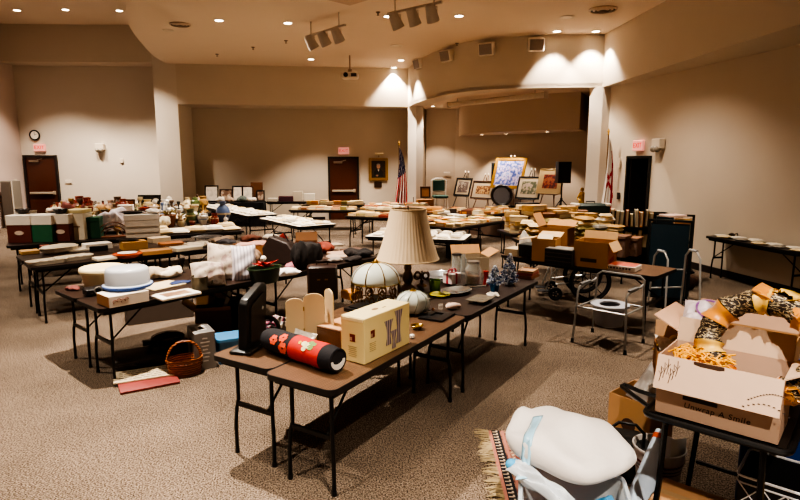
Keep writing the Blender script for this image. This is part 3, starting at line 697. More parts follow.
# small box of loose papers between the stand and the aisle
pb = carton('paper_carton', 'carton of loose papers beside the smile carton', ctr(-.06, .62, .80), ba + .35, .26, .24, .16, flaps=(None, 10, None, None), fl=.5, mats=(CARDD, CARDI))
for k, (x, y, z, rx, ry, col, lab) in enumerate(((-.05, -.04, .17, .5, .3, '#e6dfd6', 'white folded sheet on top of the loose paper carton'), (.04, -.02, .19, .35, -.2, '#c9cdd6', 'pale grey envelope on the loose paper carton'), (-.09, .05, .16, -.3, .6, '#c9a24a', 'yellow tissue sheet poking from the loose paper carton'), (.06, .07, .2, -.5, .1, '#6d2233', 'maroon cloth bundle at back of the loose paper carton'))):
    m = pillow_mb(.16, .13, .03 if k < 3 else .09, .006, 20 + k); q = m.build('sheet' if k < 3 else 'cloth_bundle', C(col, .6, .1, 20))
    tag(q, lab, 'paper' if k < 3 else 'cloth', None, ctr(-.06 + x, .62 + y, .80 + z)); q.rotation_euler = (rx, ry, k)
# cartons standing on the floor on the aisle side
fp = G(634, 438, 0)
t = carton('floor_carton', 'battered brown carton on carpet beside the black metal stand', (1.70, 3.72, 0), ba - .15, .30, .34, .44, flaps=(None, 100, None, None), fl=.42, mats=(CARD, CARDI))
m = MB(); m.cyl((0, -.1735, .25), (0, -.176, .25), .05, n=16); q = m.build('dark_stain', C('#4a3020', .9, .2), t)
m = pillow_mb(.30, .22, .07, .02, 9); q = tag(m.build('grey_bag', C('#b9b2ac', .35, .1, 10, bump=.4)), 'crumpled grey plastic bag spilling over the floor carton', 'plastic bag', None, (1.74, 3.66, .50)); q.rotation_euler = (.6, -.9, .2)
m = pillow_mb(.22, .14, .05, .015, 12); q = tag(m.build('tissue_paper', C('#c79a3c', .7, .15, 20, bump=.4)), 'strip of yellow tissue paper tucked between stand and carton', 'tissue paper', None, (1.66, 3.30, .70)); q.rotation_euler = (.3, 1.2, .4)
# black satchel on the floor with loop strap
t = thing('black_satchel', 'black fabric satchel lying on carpet behind the fleece bundle', 'bag', (1.48, 3.42, 0), -.4)
m = MB(); m.box((0, 0, .14), (.34, .26, .28), ch=.05); m.build('bag_body', C('#15110f', .7, .2, 25, bump=.3), t)
m = MB(); m.tube([(-.10, -.1, .27), (-.10, -.12, .36), (-.05, -.12, .41), (.05, -.12, .41), (.10, -.12, .36), (.10, -.1, .27)], .011, 6); m.build('strap', BLACKM, t)
# waste bin, poster roll, sheet of paper
t = thing('waste_bin', 'white plastic waste bin with red and dark stripes', 'waste bin', (1.60, 3.22, 0), .2)
PLW = C('#cfc7c2', .4, .03)
m = MB(); m.lathe([(.10, 0), (.108, .004), (.148, .30), (.155, .302), (.155, .314), (.146, .314), (.143, .30), (.104, .01), (0, .01)], 32); m.build('bin_body', PLW, t)
for z, h, col in ((.225, .014, '#7a2018'), (.200, .008, '#2b2224'), (.178, .008, '#7a2018')):
    r = .108 + .04 * z / .3 + .0012; m = MB(); m.lathe([(r, z), (r + .002, z + h)], 32, cap=False); m.build('stripe', C(col, .4), t)
p0 = G(638, 512, .10); p1 = G(661, 431, .44)
t = thing('poster_roll', 'pale blue rolled poster leaning in the waste bin', 'poster', p0)
m = MB(); d = p1 - p0; m.cyl((0, 0, 0), d, .085, .030, 24, False); m.cyl((0, 0, 0), d, .080, .025, 24, False); m.build('paper_tube', C('#c3d3e6', .5, .05, 6), t)
m = MB(); m.cyl(d * .88, d * .95, .0385, .0345, 20, False); m.build('red_print', C('#c2532e', .5, .5, 40), t)
m = MB(); m.add([(0, 0, 0), (.11, .02, .02), (.115, .03, .19), (.0, .0, .20)], [(0, 1, 2, 3)]); q = solo('paper_sheet', 'stiff white paper sheet standing in the waste bin', 'paper', m, WHITE, (1.62, 3.12, .20), .1, solid=.002)
# carton under the stand
shut_box('low_carton', 'shut brown carton on the floor under the metal stand', 'cardboard box', (1.57, 2.68, 0), ba, .44, .30, .27, '#b58a62')
# wire basket and tubs at the frame edge
t = thing('wire_basket', 'black basket with white wire lattice beside the stand leg', 'basket', (1.97, 2.60, 0), ba)
m = MB()
for (c, s) in (((0, -.16, .30), (.40, .006, .36)), ((0, .16, .30), (.40, .006, .36)), ((-.2, 0, .30), (.006, .32, .36)), ((.2, 0, .30), (.006, .32, .36)), ((0, 0, .12), (.40, .32, .006))): m.box(c, s)
m.build('liner', C('#141213', .6, .1), t, smooth=0)
WW = C('#d8d6d8', .3, .05)
m = MB(); m.tube([(p[0], p[1], .485) for p in rrect(.42, .34, .03, 3)], .007, 6, closed=True); m.tube([(p[0], p[1], .45) for p in rrect(.42, .34, .03, 3)], .005, 6, closed=True); m.build('rim_wire', WW, t)
m = MB()
for k in range(5):
    x = -.20 + k * .10
    if k < 4:
        m.tube([(x, -.168, .45), (x + .10, -.168, .33), (x, -.168, .21)], .0035, 5); m.tube([(x + .10, -.168, .45), (x, -.168, .33), (x + .10, -.168, .21)], .0035, 5)
m.build('lattice_wire', WW, t)
m = MB()
for k in range(4):
    z = .04 + .0; m.cyl(((-1) ** k * .18, (-.14 if k < 2 else .14), 0), ((-1) ** k * .18, (-.14 if k < 2 else .14), .13), .012, n=8)
m.build('foot', BLACKM, t)
t = thing('storage_tub', 'dark blue plastic tub standing behind the wire basket', 'tub', (2.33, 3.14, 0), ba)
BLU = C('#1d4690', .35, .1, 6)
m = MB(); m.prism(rrect(.44, .40, .05), 0, .78); m.build('tub_body', BLU, t, smooth=30)
m = MB(); m.prism(rrect(.49, .45, .06), .78, .83); m.prism(rrect(.40, .36, .05), .83, .85); m.build('lid', BLU, t, smooth=30)
m = MB(); m.box((-.235, 0, .60), (.02, .14, .04), ch=.006); m.build('handle', BLU, t)
m = pillow_mb(.22, .34, .16, .02, 33); q = tag(m.build('yellow_bag', C('#c9981f', .4, .15, 8, bump=.3)), 'crumpled yellow bag lying against the wire basket', 'bag', None, (2.10, 2.36, .30)); q.rotation_euler = (1.2, .1, .4)
# ---- rug, clear tub and fleece
r0 = G(489, 436, 0); r1 = G(506, 506, 0); rd = (r1 - r0); ra = math.atan2(rd.y, rd.x) + PI / 2
t = thing('small_rug', 'small patterned rug with cream fringe under the clear tub', 'rug', r0 + rd * .5, ra)
RL = rd.length * 1.25
rugc = [('#6b2f2c', 0), ('#17141a', 1), ('#c9a08c', 2), ('#8a4238', 3)]
m = MB(); m.box((.30, -.04, .004), (.60, RL, .008)); m.build('rug_field', blotch_mat('rug_field', [(0, '#3b2326'), (.4, '#6d4038'), (.6, '#a47a66'), (1, '#1d191d')], 26, .95, 2, 'noise'), t, smooth=0)
m = MB(); m.box((.012, -.04, .005), (.024, RL, .009)); m.box((.105, -.04, .005), (.018, RL, .009)); m.build('border_band', C('#b07464', .95, .2, 40), t, smooth=0)
m = MB(); m.box((.055, -.04, .005), (.062, RL, .0085)); m.build('border_ground', C('#17141a', .95, .2, 40), t, smooth=0)
m = MB()
for k in range(26):
    y = -.04 - RL / 2 + (k + .5) * RL / 26; m.box((.045, y, .0095), (.03, .010, .002)); m.box((.062, y + .008, .0095), (.012, .022, .002)); m.box((.135, y, .0085), (.022, .012, .002), Rz(.7))
m.build('border_pattern', C('#c9b49c', .95, .2, 40), t, smooth=0)
m = MB(); rnd = random.Random(5)
for k in range(120):
    y = -.04 - RL / 2 + rnd.random() * RL; l = rnd.uniform(.06, .11); b = rnd.uniform(-.03, .03)
    m.tube([(.003, y, .008), (-l * .5, y + b * .5, .012 * rnd.random() + .005), (-l, y + b, .005)], [.004, .0035, .002], 4)
m.build('fringe', C('#b6a27c', .95, .2, 40), t)['kind'] = 'stuff'
bt = thing('clear_tub', 'clear plastic storage tub packed with white fleece', 'tub', (.90, 2.66, 0), -.22)
CLR = C('#c9d0d6', .15, .05, 6, coat=.5, alpha=.55)
m = MB(); n = 5
a_ = rrect(.44, .36, .05, n); b_ = rrect(.52, .44, .06, n); N = len(a_)
m.add([(p[0], p[1], .01) for p in a_] + [(p[0], p[1], .34) for p in b_], [tuple(range(N - 1, -1, -1))] + [(k, (k + 1) % N, N + (k + 1) % N, N + k) for k in range(N)]); m.build('tub_wall', CLR, bt, solid=.004)
m = MB(); m.tube([(p[0], p[1], .345) for p in rrect(.54, .46, .06, 6)], .013, 8, closed=True); m.build('tub_rim', C('#c5cdd6', .2, .05, 6, coat=.4), bt)
m = pillow_mb(.30, .16, .10, .02, 40); q = tag(m.build('blue_packet', C('#3f8fbf', .3, .3, 10, coat=.5)), 'blue and green packet inside the clear tub under fleece', 'packet', None, (1.02, 2.60, .27)); q.rotation_euler = (.3, .1, .5)
m = pillow_mb(.36, .30, .14, .02, 41); q = tag(m.build('folded_blanket', C('#b9b4b0', .9, .08, 14, bump=.4)), 'grey folded blanket inside the clear tub below the fleece', 'blanket', None, (.84, 2.64, .14)); q.rotation_euler = (0, 0, .2)
# fleece bundle: thick folded throw; its outline laid over the tub, rounded top and underside
from mathutils.bvhtree import BVHTree
OUT = [(507, 432), (519, 417), (547, 411), (580, 417), (610, 429), (632, 444), (637, 456), (628, 466), (611, 475), (590, 482), (566, 479), (541, 468), (519, 458), (507, 446)]
OW = [G(x, y, .47) for x, y in OUT]; cen = sum(OW, Vector()) / len(OW); loop = []
for i in range(len(OW)):
    p0, p1, p2, p3 = OW[i - 1], OW[i], OW[(i + 1) % len(OW)], OW[(i + 2) % len(OW)]
    for k in range(5):
        t = k / 5; loop.append(.5 * (2 * p1 + (p2 - p0) * t + (2 * p0 - 5 * p1 + 4 * p2 - p3) * t * t + (3 * p1 - p0 - 3 * p2 + p3) * t ** 3) - cen)
NL = len(loop); m = MB(); vs = []; qs = [0.02, .15, .3, .45, .6, .72, .82, .9, .96, 1.0]
def bump_(x, y): return .016 * math.sin(9 * x + 11 * y) + .011 * math.sin(17 * y - 8 * x + 1) + .009 * math.sin(27 * x + 5 * y) + .016 * math.sin(4.5 * x - 7 * y + 2)
rings = [(q, 1) for q in qs] + [(q, -1) for q in reversed(qs[:-1])]
for q, sg in rings:
    for p in loop:
        x, y = p.x * q, p.y * q; e = max(0, 1 - q ** 3.2) ** .5
        crease = .022 * math.exp(-((x * .9 - y * .35 + .245) / .022) ** 2)
        z = (.10 * e + bump_(x, y) * min(1, e * 2) - crease * e - .10 * (x - .05) * q) if sg > 0 else (-.075 * e - .06 * x)
        z = z if q < 1 else -.08 * x
        vs.append((x, y, z))
m.add(vs, [(r * NL + k, r * NL + (k + 1) % NL, (r + 1) * NL + (k + 1) % NL, (r + 1) * NL + k) for r in range(len(rings) - 1) for k in range(NL)] + [tuple(range(NL - 1, -1, -1))])
t = thing('fleece_throw', 'thick white fleece throw bundled on top of the clear tub', 'blanket', cen)
bv = BVHTree.FromPolygons([Vector(v) for v in m.v], m.f)
x_ = m.build('fleece_bundle', C('#e6dfda', .95, .04, 18, bump=.35, sheen=.6), t, smooth=60)
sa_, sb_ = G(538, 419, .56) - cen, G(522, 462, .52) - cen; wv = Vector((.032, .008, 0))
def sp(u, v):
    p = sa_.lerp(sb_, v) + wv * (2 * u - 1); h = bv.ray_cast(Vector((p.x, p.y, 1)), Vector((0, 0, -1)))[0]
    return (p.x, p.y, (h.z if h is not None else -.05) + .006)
m = MB(); m.grid(sp, 4, 18); m.build('modelled_blue_glint', C('#a9d6ee', .25, .05, 8, coat=.5), t, solid=.003)  # bluish daylight reflection on the fleece, put in as a solid coloured strip
m = pillow_mb(.36, .10, .08, .014, 44); q = tag(m.build('plastic_wrap', C('#cfd6de', .12, .1, 8, coat=.9, bump=.6)), 'crumpled shiny plastic wrap hanging over the tub rim', 'plastic wrap', None, (.72, 2.66, .40)); q.rotation_euler = (.2, .25, -.75)
m = MB(); m.sph((0, 0, 0), (.035, .03, .03), 10, 6); m.box((.03, 0, 0), (.05, .03, .03), ch=.01); solo('blue_clip', 'bright blue shiny plastic knot at the fleece corner', 'clip', m, C('#4fb4e8', .1, .2, 30, coat=.9), (.60, 2.80, .43), .6)
# ================================================================= ON THE TWO PAIRS OF NEAR TABLES
def on(px, py, z=TZ + .002): return G(px, py, z)
# ivory vase carton
a_ = on(364.5, 365); b_ = on(409.5, 343); d = b_ - a_; va = math.atan2(d.y, d.x); vl = d.length; c_ = on(341.5, 354)
vw = (c_ - a_).length * .72; vn = Vector((-math.sin(va), math.cos(va), 0)); vh = .30
t = thing('vase_carton', 'ivory carton printed with three glass vases on walnut table', 'box', a_ + d * .5 + vn * (vw / 2), va)
IV = C('#dfc98c', .55, .04, 6)
m = MB(); m.box((0, 0, vh / 2), (vl, vw, vh), ch=.003); m.build('carton_body', IV, t)
m = MB(); m.box((0, 0, vh + .0015), (vl * .99, vw * .99, .003)); m.box((-vl / 2 - .001, 0, vh - .012), (.002, vw * .9, .02)); m.build('lid_flap', C('#ead9a6', .5, .03, 6), t, smooth=0)
m = MB(); m.prism([(-.02 + .03 * math.cos(k * PI / 6), .03 * math.sin(k * PI / 6) * .6) for k in range(12)], vh + .003, vh + .0042); m.box((.06, -.02, vh + .0035), (.04, .008, .001)); m.build('top_print', C('#8a6a4a', .6), t, smooth=0)
VP = wave_mat('vase_print', [(0, '#5d4c55'), (.5, '#8f7d80'), (1, '#b7a598')], 12, 2, 'X', .5)
for k, (x, z0, z1, r) in enumerate(((.005, .06, .235, .052), (.125, .045, .28, .050), (.066, .02, .15, .042))):
    P = [(x + s * r * w_, z0 + (z1 - z0) * q) for s, pts in ((1, ((.6, 0), (.62, .06), (.42, .3), (.40, .5), (.6, .75), (1.0, 1))), (-1, ((1.0, 1), (.6, .75), (.40, .5), (.42, .3), (.62, .06), (.6, 0)))) for w_, q in pts]
    m = MB(); m.M = ME((0, -vw / 2 - .001 - .0004 * k, 0), (PI / 2, 0, 0)); m.prism(P, 0, .0012); m.build('printed_vase', VP, t, smooth=0)
MAR = C('#6d241d', .6, .2, 30)
def maroon_print(M, n):
    m = MB(); m.M = M; m.box((0, 0, 0), (.045, .001, .05)); m.build('maroon_square', MAR, t, smooth=0)
    m = MB(); m.M = M; m.box((-.012, -.0008, -.008), (.02, .001, .024)); m.build('square_detail', C('#b09070', .6), t, smooth=0)
    m = MB(); m.M = M
    for j in range(n): m.box((0, 0, -.06 - j * .013), (.07 - .01 * (j % 2), .001, .003))
    m.build('small_print', C('#9a8560', .7), t, smooth=0)
maroon_print(ME((-vl * .33, -vw / 2 - .001, .185)), 5)
maroon_print(ME((-vl / 2 - .001, 0, .165), (0, 0, -PI / 2)), 6)
# floral wrapped roll
p0 = on(263, 352); p1 = on(335, 377); r_ = .086
t = thing('fabric_roll', 'black and red floral fabric roll lying across the table end', 'fabric roll', (p0 + p1) / 2 + Vector((.02, .05, 0)), math.atan2((p1 - p0).y, (p1 - p0).x)); RL_ = (p1 - p0).length * .97; r_ = .086
prof = lambda x: r_ * (1 - .10 * max(0, abs(x) - .85) / .15)
def roll_seg(u0, u1, mat, nm):
    m = MB(); N = 8; M_ = 24; vs = []
    for i in range(N + 1):
        u = u0 + (u1 - u0) * i / N; x = (u - .5) * RL_; r = r_ * (1 - .16 * abs(2 * u - 1) ** 8) * (1 + .02 * math.sin(17 * u))
        for k in range(M_):
            g = 2 * PI * k / M_; vs.append((x, r * math.cos(g), r_ + r * math.sin(g) * .94))
    m.add(vs, [(i * M_ + k, i * M_ + (k + 1) % M_, (i + 1) * M_ + (k + 1) % M_, (i + 1) * M_ + k) for i in range(N) for k in range(M_)]); return m.build(nm, mat, t)
BKF = C('#141016', .85, .25, 30, bump=.3); RDF = C('#b3231a', .8, .15, 20, bump=.3)
for u0, u1, mt in ((0, .45, BKF), (.45, .52, RDF), (.52, .86, RDF), (.86, 1.0, BKF)): roll_seg(u0, u1, mt, 'fabric_panel')
m = MB(); m.cyl((RL_ * .455, 0, r_), (RL_ * .500, 0, r_), r_ * .74, n=22); m.build('dark_core', C('#1c171a', .9), t); m = MB(); m.prism([(r_ * .70 * math.cos(PI + a * PI / 10), r_ * .70 * math.sin(PI + a * PI / 10)) for a in range(11)] + [(r_ * .5 * math.cos(-a * PI / 10), r_ * .3 * math.sin(-a * PI / 10)) for a in range(11)], 0, .006); m.v = [(RL_ * .499 + z, x, r_ + y) for x, y, z in m.v]; m.build('white_lining', C('#ded6cc', .8), t)
m = MB(); m.torus((RL_ * .495, 0, r_), r_ * .78, .010, 24, 6, 'X'); m.build('end_piping', BKF, t)
m = MB(); m.cyl((-RL_ * .5, 0, r_), (-RL_ * .502, 0, r_), r_ * .82, n=22); m.build('end_panel', BKF, t)
def patch(x, g0, pts, mat, nm, lift=.002):
    m = MB(); vs = []
    for (px, pg) in pts:
        g = g0 + pg / r_; u = (x + px) / RL_ + .5; r = r_ * (1 - .16 * abs(2 * u - 1) ** 8) + lift; vs.append((x + px, r * math.cos(g), r_ + r * math.sin(g) * .94))
    m.add(vs, [tuple(range(len(vs)))]); m.build(nm, mat, t, smooth=0)
rnd = random.Random(11); g0 = -PI * .5 + PI * .93   # towards viewer and up
gv = math.radians(-150 + 360) if False else None
VIEWG = math.radians(232 - 360) + PI / 2 * 1.0
def flower(x, g, s, mat, nm='flower_print'):
    for k in range(6):
        a = k * PI / 3; cx, cg = s * .6 * math.cos(a), s * .6 * math.sin(a)
        patch(x, g, [(cx + s * .45 * math.cos(b * PI / 4), cg + s * .45 * math.sin(b * PI / 4)) for b in range(8)], mat, nm, .002 + .0004 * k)
OR_ = C('#d8502a', .8, .2, 40); GR_ = C('#6f8a4e', .8, .3, 40); CR_ = C('#d9cfa0', .8, .3, 40); YE_ = C('#e0b23a', .8)
for (x, g, s) in ((-RL_ * .27, 2.15 + PI / 2 * 1.2, .036), (-RL_ * .12, 2.6 + PI / 2 * 1.2, .042), (-RL_ * .16, 1.75 + PI / 2 * 1.2, .034)): flower(x, g - PI * .45 , s, OR_)
for k, (px, pg, s) in enumerate(((.0, .0, .03), (.035, .008, .026), (-.03, -.006, .024), (.02, -.028, .022), (-.012, .03, .02), (.05, -.02, .02))):
    patch(RL_ * .18 + px, 2.55 - .3, [(s * math.cos(b * PI / 4) , pg + s * .8 * math.sin(b * PI / 4)) for b in range(8)], GR_ if k % 2 else CR_, 'tree_print', .0022 + .0003 * k)
flower(RL_ * .08, 2.55 - .35, .012, YE_, 'star_print')
# cream arched screen (three hinged panels)
sa = on(283, 345); 
t = thing('arched_screen', 'cream three-panel arched tabletop screen behind the fabric roll', 'screen', on(309, 343), .12)
CRM = C('#e3c9a0', .5, .04, 6)
def arch(w, h):
    P = [(-w / 2, 0), (w / 2, 0)] + [(w / 2 * math.cos(a * PI / 10), h - w * .32 + w * .32 * math.sin(a * PI / 10)) for a in range(11)]
    return P
sm = mpp(on(309, 343))
for k, (x, y, w, h, rz) in enumerate(((-.095, .0, .128, .335, .10), (.04, .015, .150, .365, -.05), (.150, -.015, .135, .40, -1.15))):
    m = MB(); m.M = ME((x, y, 0), (0, 0, rz)) @ ME((0, 0, 0), (PI / 2, 0, 0)); m.prism(arch(w, h), -.006, .006); m.build('screen_panel', CRM, t, smooth=30)
m = MB()
for z in (.08, .24): m.cyl((-.033, .004, z), (-.033, .004, z + .03), .005, n=6)
m.build('hinge', C('#a98b4a', .3, .1, metal=.9), t)
# brown wooden block box
t = thing('wooden_box', 'open-fronted brown wooden box behind the vase carton', 'box', on(338, 348) + Vector((.02, .12, 0)), va)
WD = wave_mat('brown_wood', [(0, '#5b3826'), (.5, '#75502f'), (1, '#8a6040')], 6, 4, 'Y', .5, stretch=(.6, 5, 5))
m = MB(); m.box((0, 0, .135), (.30, .22, .018)); m.box((-.141, 0, .063), (.018, .22, .126)); m.box((.141, 0, .063), (.018, .22, .126)); m.box((0, .10, .063), (.28, .014, .126)); m.box((0, 0, .009), (.29, .21, .018)); m.build('box_body', WD, t, smooth=0, bevel=.003)
m = MB(); m.box((0, 0, .146), (.29, .21, .006), ch=.002); m.build('pale_lid', C('#bf9068', .55, .1, 8), t)
# crumpled paper, patterned cloth
m = pillow_mb(.17, .13, .02, .012, 51); q = tag(m.build('crumpled_paper', WHITE), 'crumpled white paper lying against the cream screen', 'paper', None, on(302, 350) + Vector((.0, .06, .06))); q.rotation_euler = (.75, .2, -.2)
m = pillow_mb(.26, .17, .09, .02, 52); q = tag(m.build('patterned_pouch', blotch_mat('magenta_pattern', [(0, '#17121a'), (.44, '#1a141c'), (.47, '#b02a6c'), (.53, '#efe9e4'), (.6, '#2a2028'), (1, '#e6dfda')], 16, .6, 1, stretch=(1, .4, 1))), 'magenta white and black patterned pouch behind the black case', 'pouch', None, on(274, 336) + Vector((.0, .10, .05))); q.rotation_euler = (.5, .0, .2)
# black upright case with ring
cp = on(246, 351)
t = thing('black_case', 'tall slim black plastic case standing at table corner', 'case', cp + Vector((.02, .10, 0)), math.radians(78))
BP = C('#161413', .38, .12, 8)
m = MB(); m.M = ME((0, 0, 0), (.0, .10, 0)); P = [(-.15, 0), (.14, 0), (.15, .06), (.155, .41), (.13, .445), (.08, .44), (-.13, .355), (-.155, .32)]; m.M = m.M @ ME((0, 0, 0), (PI / 2, 0, 0)); m.prism(P, -.035, .035); m.build('case_body', BP, t, smooth=30, bevel=.012)
m = MB(); m.M = ME((0, 0, 0), (.0, .10, 0)) @ ME((0, 0, 0), (PI / 2, 0, 0)); m.prism([(p[0] * .72, p[1] * .74 + .05) for p in P], .035, .044); m.build('raised_panel', C('#1f1c1a', .45, .1), t, smooth=30)
m = MB(); m.M = ME((0, 0, 0), (.0, .10, 0)); m.box((.06, -.047, .27), (.014, .006, .022), ME((0, 0, 0), (0, .5, 0))); m.build('bright_badge', C('#d8d8d8', .3), t, smooth=0)
m = MB(); m.torus((.15, -.06, .10), .075, .016, 24, 8, 'X'); m.build('ring', BP, t)
m = MB(); m.box((-.02, 0, .012), (.34, .16, .024), ch=.01); m.build('base_plate', BP, t)
# orange box
shut_box('orange_box', 'small tan-orange box beside the brass-ribbed glass shade', 'box', on(352, 298), .75, .14, .17, .075, '#c08238', tape=False)
m = MB(); m.prism(rrect(.34, .26, .03), 0, .03); m.box((0, 0, .034), (.26, .18, .01)); solo('black_tray', 'flat black tray under the brass-ribbed glass shade', 'tray', m, C('#121010', .4), on(366, 309), .95)
# brass-ribbed dome shade (octagonal white glass, filigree skirt)
gp = on(376, 301); g_ = mpp(gp); R = 24.5 * g_
t = thing('glass_lampshade', 'white glass dome lampshade with brass ribs and filigree skirt', 'lampshade', gp, .2)
def dome(R, H, z0, n, mat, nm, par, th0=0, th1=PI / 2, lob=0, k=1):
    pr = []
    for i in range(11):
        q = i / 10; pr.append((R * math.cos(q * PI / 2 * .93) , z0 + H * math.sin(q * PI / 2)))
    m = MB(); m.lathe(pr, n, cap=False); return m.build(nm, mat, par, solid=.004)
MILK = C('#c9cec6', .12, .06, 3, coat=.6); BRS = C('#a8853c', .25, .1, metal=.9)
dome(R, .18, .185, 32, MILK, 'glass_dome', t)
for k in range(8):
    a = 2 * PI * k / 8 + .2; m = MB(); pts = []
    for i in range(11):
        q = i / 10; r = R * math.cos(q * PI / 2 * .93) + .004; pts.append((r * math.cos(a), r * math.sin(a), .185 + .182 * math.sin(q * PI / 2)))
    m.tube(pts, .0045, 6); m.build('brass_rib', BRS, t)
m = MB(); m.lathe([(0, .405), (.012, .398), (.018, .385), (.03, .372), (.032, .360)], 16); m.build('finial', BRS, t)
BZ = C('#6a4a22', .35, .2, metal=.6)
for k in range(12):
    a = 2 * PI * k / 12 + .1; m = MB(); m.M = ME((R * .98 * math.cos(a), R * .98 * math.sin(a), .10), (0, 0, a + PI / 2)) @ Matrix.Diagonal((1.35, 1, 2.1, 1))
    m.torus((0, 0, .012), .026, .004, 14, 5, 'Y'); m.torus((-.016, 0, -.022), .016, .0035, 10, 5, 'Y'); m.torus((.016, 0, -.022), .016, .0035, 10, 5, 'Y'); m.torus((0, 0, .012), .012, .0035, 10, 5, 'Y'); m.build('filigree', BZ, t)
m = MB(); m.torus((0, 0, .185), R, .0055, 32, 6); m.torus((0, 0, .006), R * .98, .005, 32, 6); m.build('rim_band', BRS, t)
# tall lamp with pleated shade
lp = on(406, 292) + Vector((.02, .10, 0)); ls = mpp(lp); 
t = thing('table_lamp', 'tall bronze table lamp with cream pleated drum-cone shade', 'lamp', lp, 0)
zb = GY(406, 258.5, lp.y).z - TZ; zt = GY(406, 209, lp.y).z - TZ; rb = 31 * ls * .99; rt = 17.5 * ls
BRZ = C('#5e4a3a', .35, .2, 10, metal=.3)
m = MB(); m.lathe([(.085, 0), (.088, .015), (.07, .035), (.045, .05), (.035, .07), (.05, .10), (.055, .135), (.045, .17), (.03, .20), (.04, .225), (.034, .25), (.03, zb + .02), (.012, zb + .05)], 24); m.build('lamp_base', BRZ, t)
m = MB(); N = 96; vs = []
for i in range(7):
    q = i / 6
    for k in range(N):
        a = 2 * PI * k / N; r = rb + (rt - rb) * q - .012 * math.sin(PI * q) + (.0012 if k % 2 else -.0012) * (1 - .4 * q); vs.append((r * math.cos(a), r * math.sin(a), zb + (zt - zb) * q))
m.add(vs, [(i * N + k, i * N + (k + 1) % N, (i + 1) * N + (k + 1) % N, (i + 1) * N + k) for i in range(6) for k in range(N)])
SHD = C('#cdb696', .85, .03, 5); m.build('lamp_shade', SHD, t, smooth=0)
m = MB(); m.torus((0, 0, zb), rb, .006, 48, 6); m.torus((0, 0, zt), rt, .006, 40, 6); m.build('shade_trim', C('#d0b690', .8), t)
m = MB(); m.cyl((0, 0, zt - .02), (0, 0, zt + .02), .008, n=8); m.sph((0, 0, zt + .024), .011, 10, 6)
for k in range(3):
    a = k * 2 * PI / 3; m.cyl((0, 0, zt - .004), (rt * math.cos(a), rt * math.sin(a), zt - .004), .003, n=5)
m.build('finial', BRZ, t)
m = MB(); m.sph((0, 0, zb + .13), (.03, .03, .045), 12, 8); m.build('bulb', C('#efe8dc', .3), t)
# second milky dome shade with leaf lines
gp = on(413, 314); R = 17.5 * mpp(gp)
t = thing('leaf_lampshade', 'milky melon-shaped glass shade etched with leaf lines', 'lampshade', gp + Vector((0, .05, 0)), .3)
m = MB(); pr = [(R * .55, 0), (R * .85, .03), (R, .075), (R * .97, .115), (R * .8, .155), (R * .5, .18), (R * .22, .19)]; m.lathe(pr, 40, cap=False, wob=.035, lobes=8); m.build('glass_dome', MILK, t, solid=.004)
m = MB(); m.lathe([(0, .215), (.014, .21), (.018, .2), (.03, .195), (R * .24, .188)], 14); m.build('finial', BRS, t)
GL = C('#6f7566', .5)
for k in range(10):
    a = 2 * PI * k / 10; m = MB(); pts = []
    for i in range(7):
        q = i / 6; j = min(5, int(q * 6)); w_ = q * 6 - j; r = (pr[j][0] * (1 - w_) + pr[j + 1][0] * w_) * (1 + .035 * math.cos(8 * (a + .5 * q))) + .005; z = pr[j][1] * (1 - w_) + pr[j + 1][1] * w_; pts.append((r * math.cos(a + .5 * q), r * math.sin(a + .5 * q), z))
    m.tube(pts, .0028, 5); m.build('leaf_line', GL, t)
# green votive on a yellow-green plate
gp = on(435, 291)
t = thing('green_glass', 'pressed green glass tumbler among the silver platters', 'glass', gp, 0); k_ = mpp(gp)
m = MB(); r = 6 * k_; h = .115; m.lathe([(r * .8, 0), (r * .86, .01), (r * .9, h * .5), (r, h), (r * .92, h), (r * .8, h * .5), (r * .7, .015), (0, .012)], 12, wob=.03, lobes=12); m.build('glass_body', C('#6d9c2c', .1, .4, 25, coat=.6, trans=.25), t)
def plate(name, label, p, r, col, h=.018, sx=1.0, rz=0, rough=.3, metal=0, cat='plate', rim=None):
    t = thing(name, label, cat, p, rz)
    m = MB(); m.lathe([(r * .6, 0), (r * .62, .002), (r, h), (r * 1.01, h + .003), (r * .97, h + .002), (r * .6, .006), (0, .006)], 28, sx=sx); m.build('dish', C(col, rough, .06, 8, metal=metal), t)
    m = MB(); pts = [(r * sx * math.cos(2 * PI * k / 28), r * math.sin(2 * PI * k / 28), h + .002) for k in range(28)]; m.tube(pts, .003, 5, closed=True); m.build('rim', C(rim or col, rough, .06, metal=metal), t)
    return t
plate('glass_plate', 'yellow-green glass plate under the silver dish', on(440, 296), .10, '#c7bb3a', .02)
plate('silver_platter', 'large scalloped silver platter behind the green tumbler', on(442, 279) + Vector((0, .05, .0)), .20, '#aab0b6', .04, 1.25, .9, .22, .8, 'platter')
plate('silver_dish', 'oval silver serving dish in front of the ribboned box', on(456, 293), .13, '#b4b6b4', .03, 1.45, .8, .2, .8, 'dish')
t = thing('gift_box', 'white gift box tied with a red bow on silver platter', 'gift box', on(452, 285) + Vector((0, .02, .02)), .75)
m = MB(); m.box((0, 0, .055), (.15, .13, .11), ch=.004); m.build('box_body', C('#e4d8d6', .5, .04), t)
RB = C('#b3263a', .4, .15, 20)
m = MB(); m.box((0, 0, .055), (.153, .024, .113)); m.build('ribbon', RB, t, smooth=0); m = MB(); m.box((0, 0, .055), (.026, .133, .114)); m.build('ribbon', RB, t, smooth=0)
for s in (-1, 1): m = MB(); m.M = ME((s * .03, 0, .125), (0, s * .3, 0)); m.torus((0, 0, 0), .024, .009, 14, 6, 'Y', 1.4); m.build('bow_loop', RB, t)
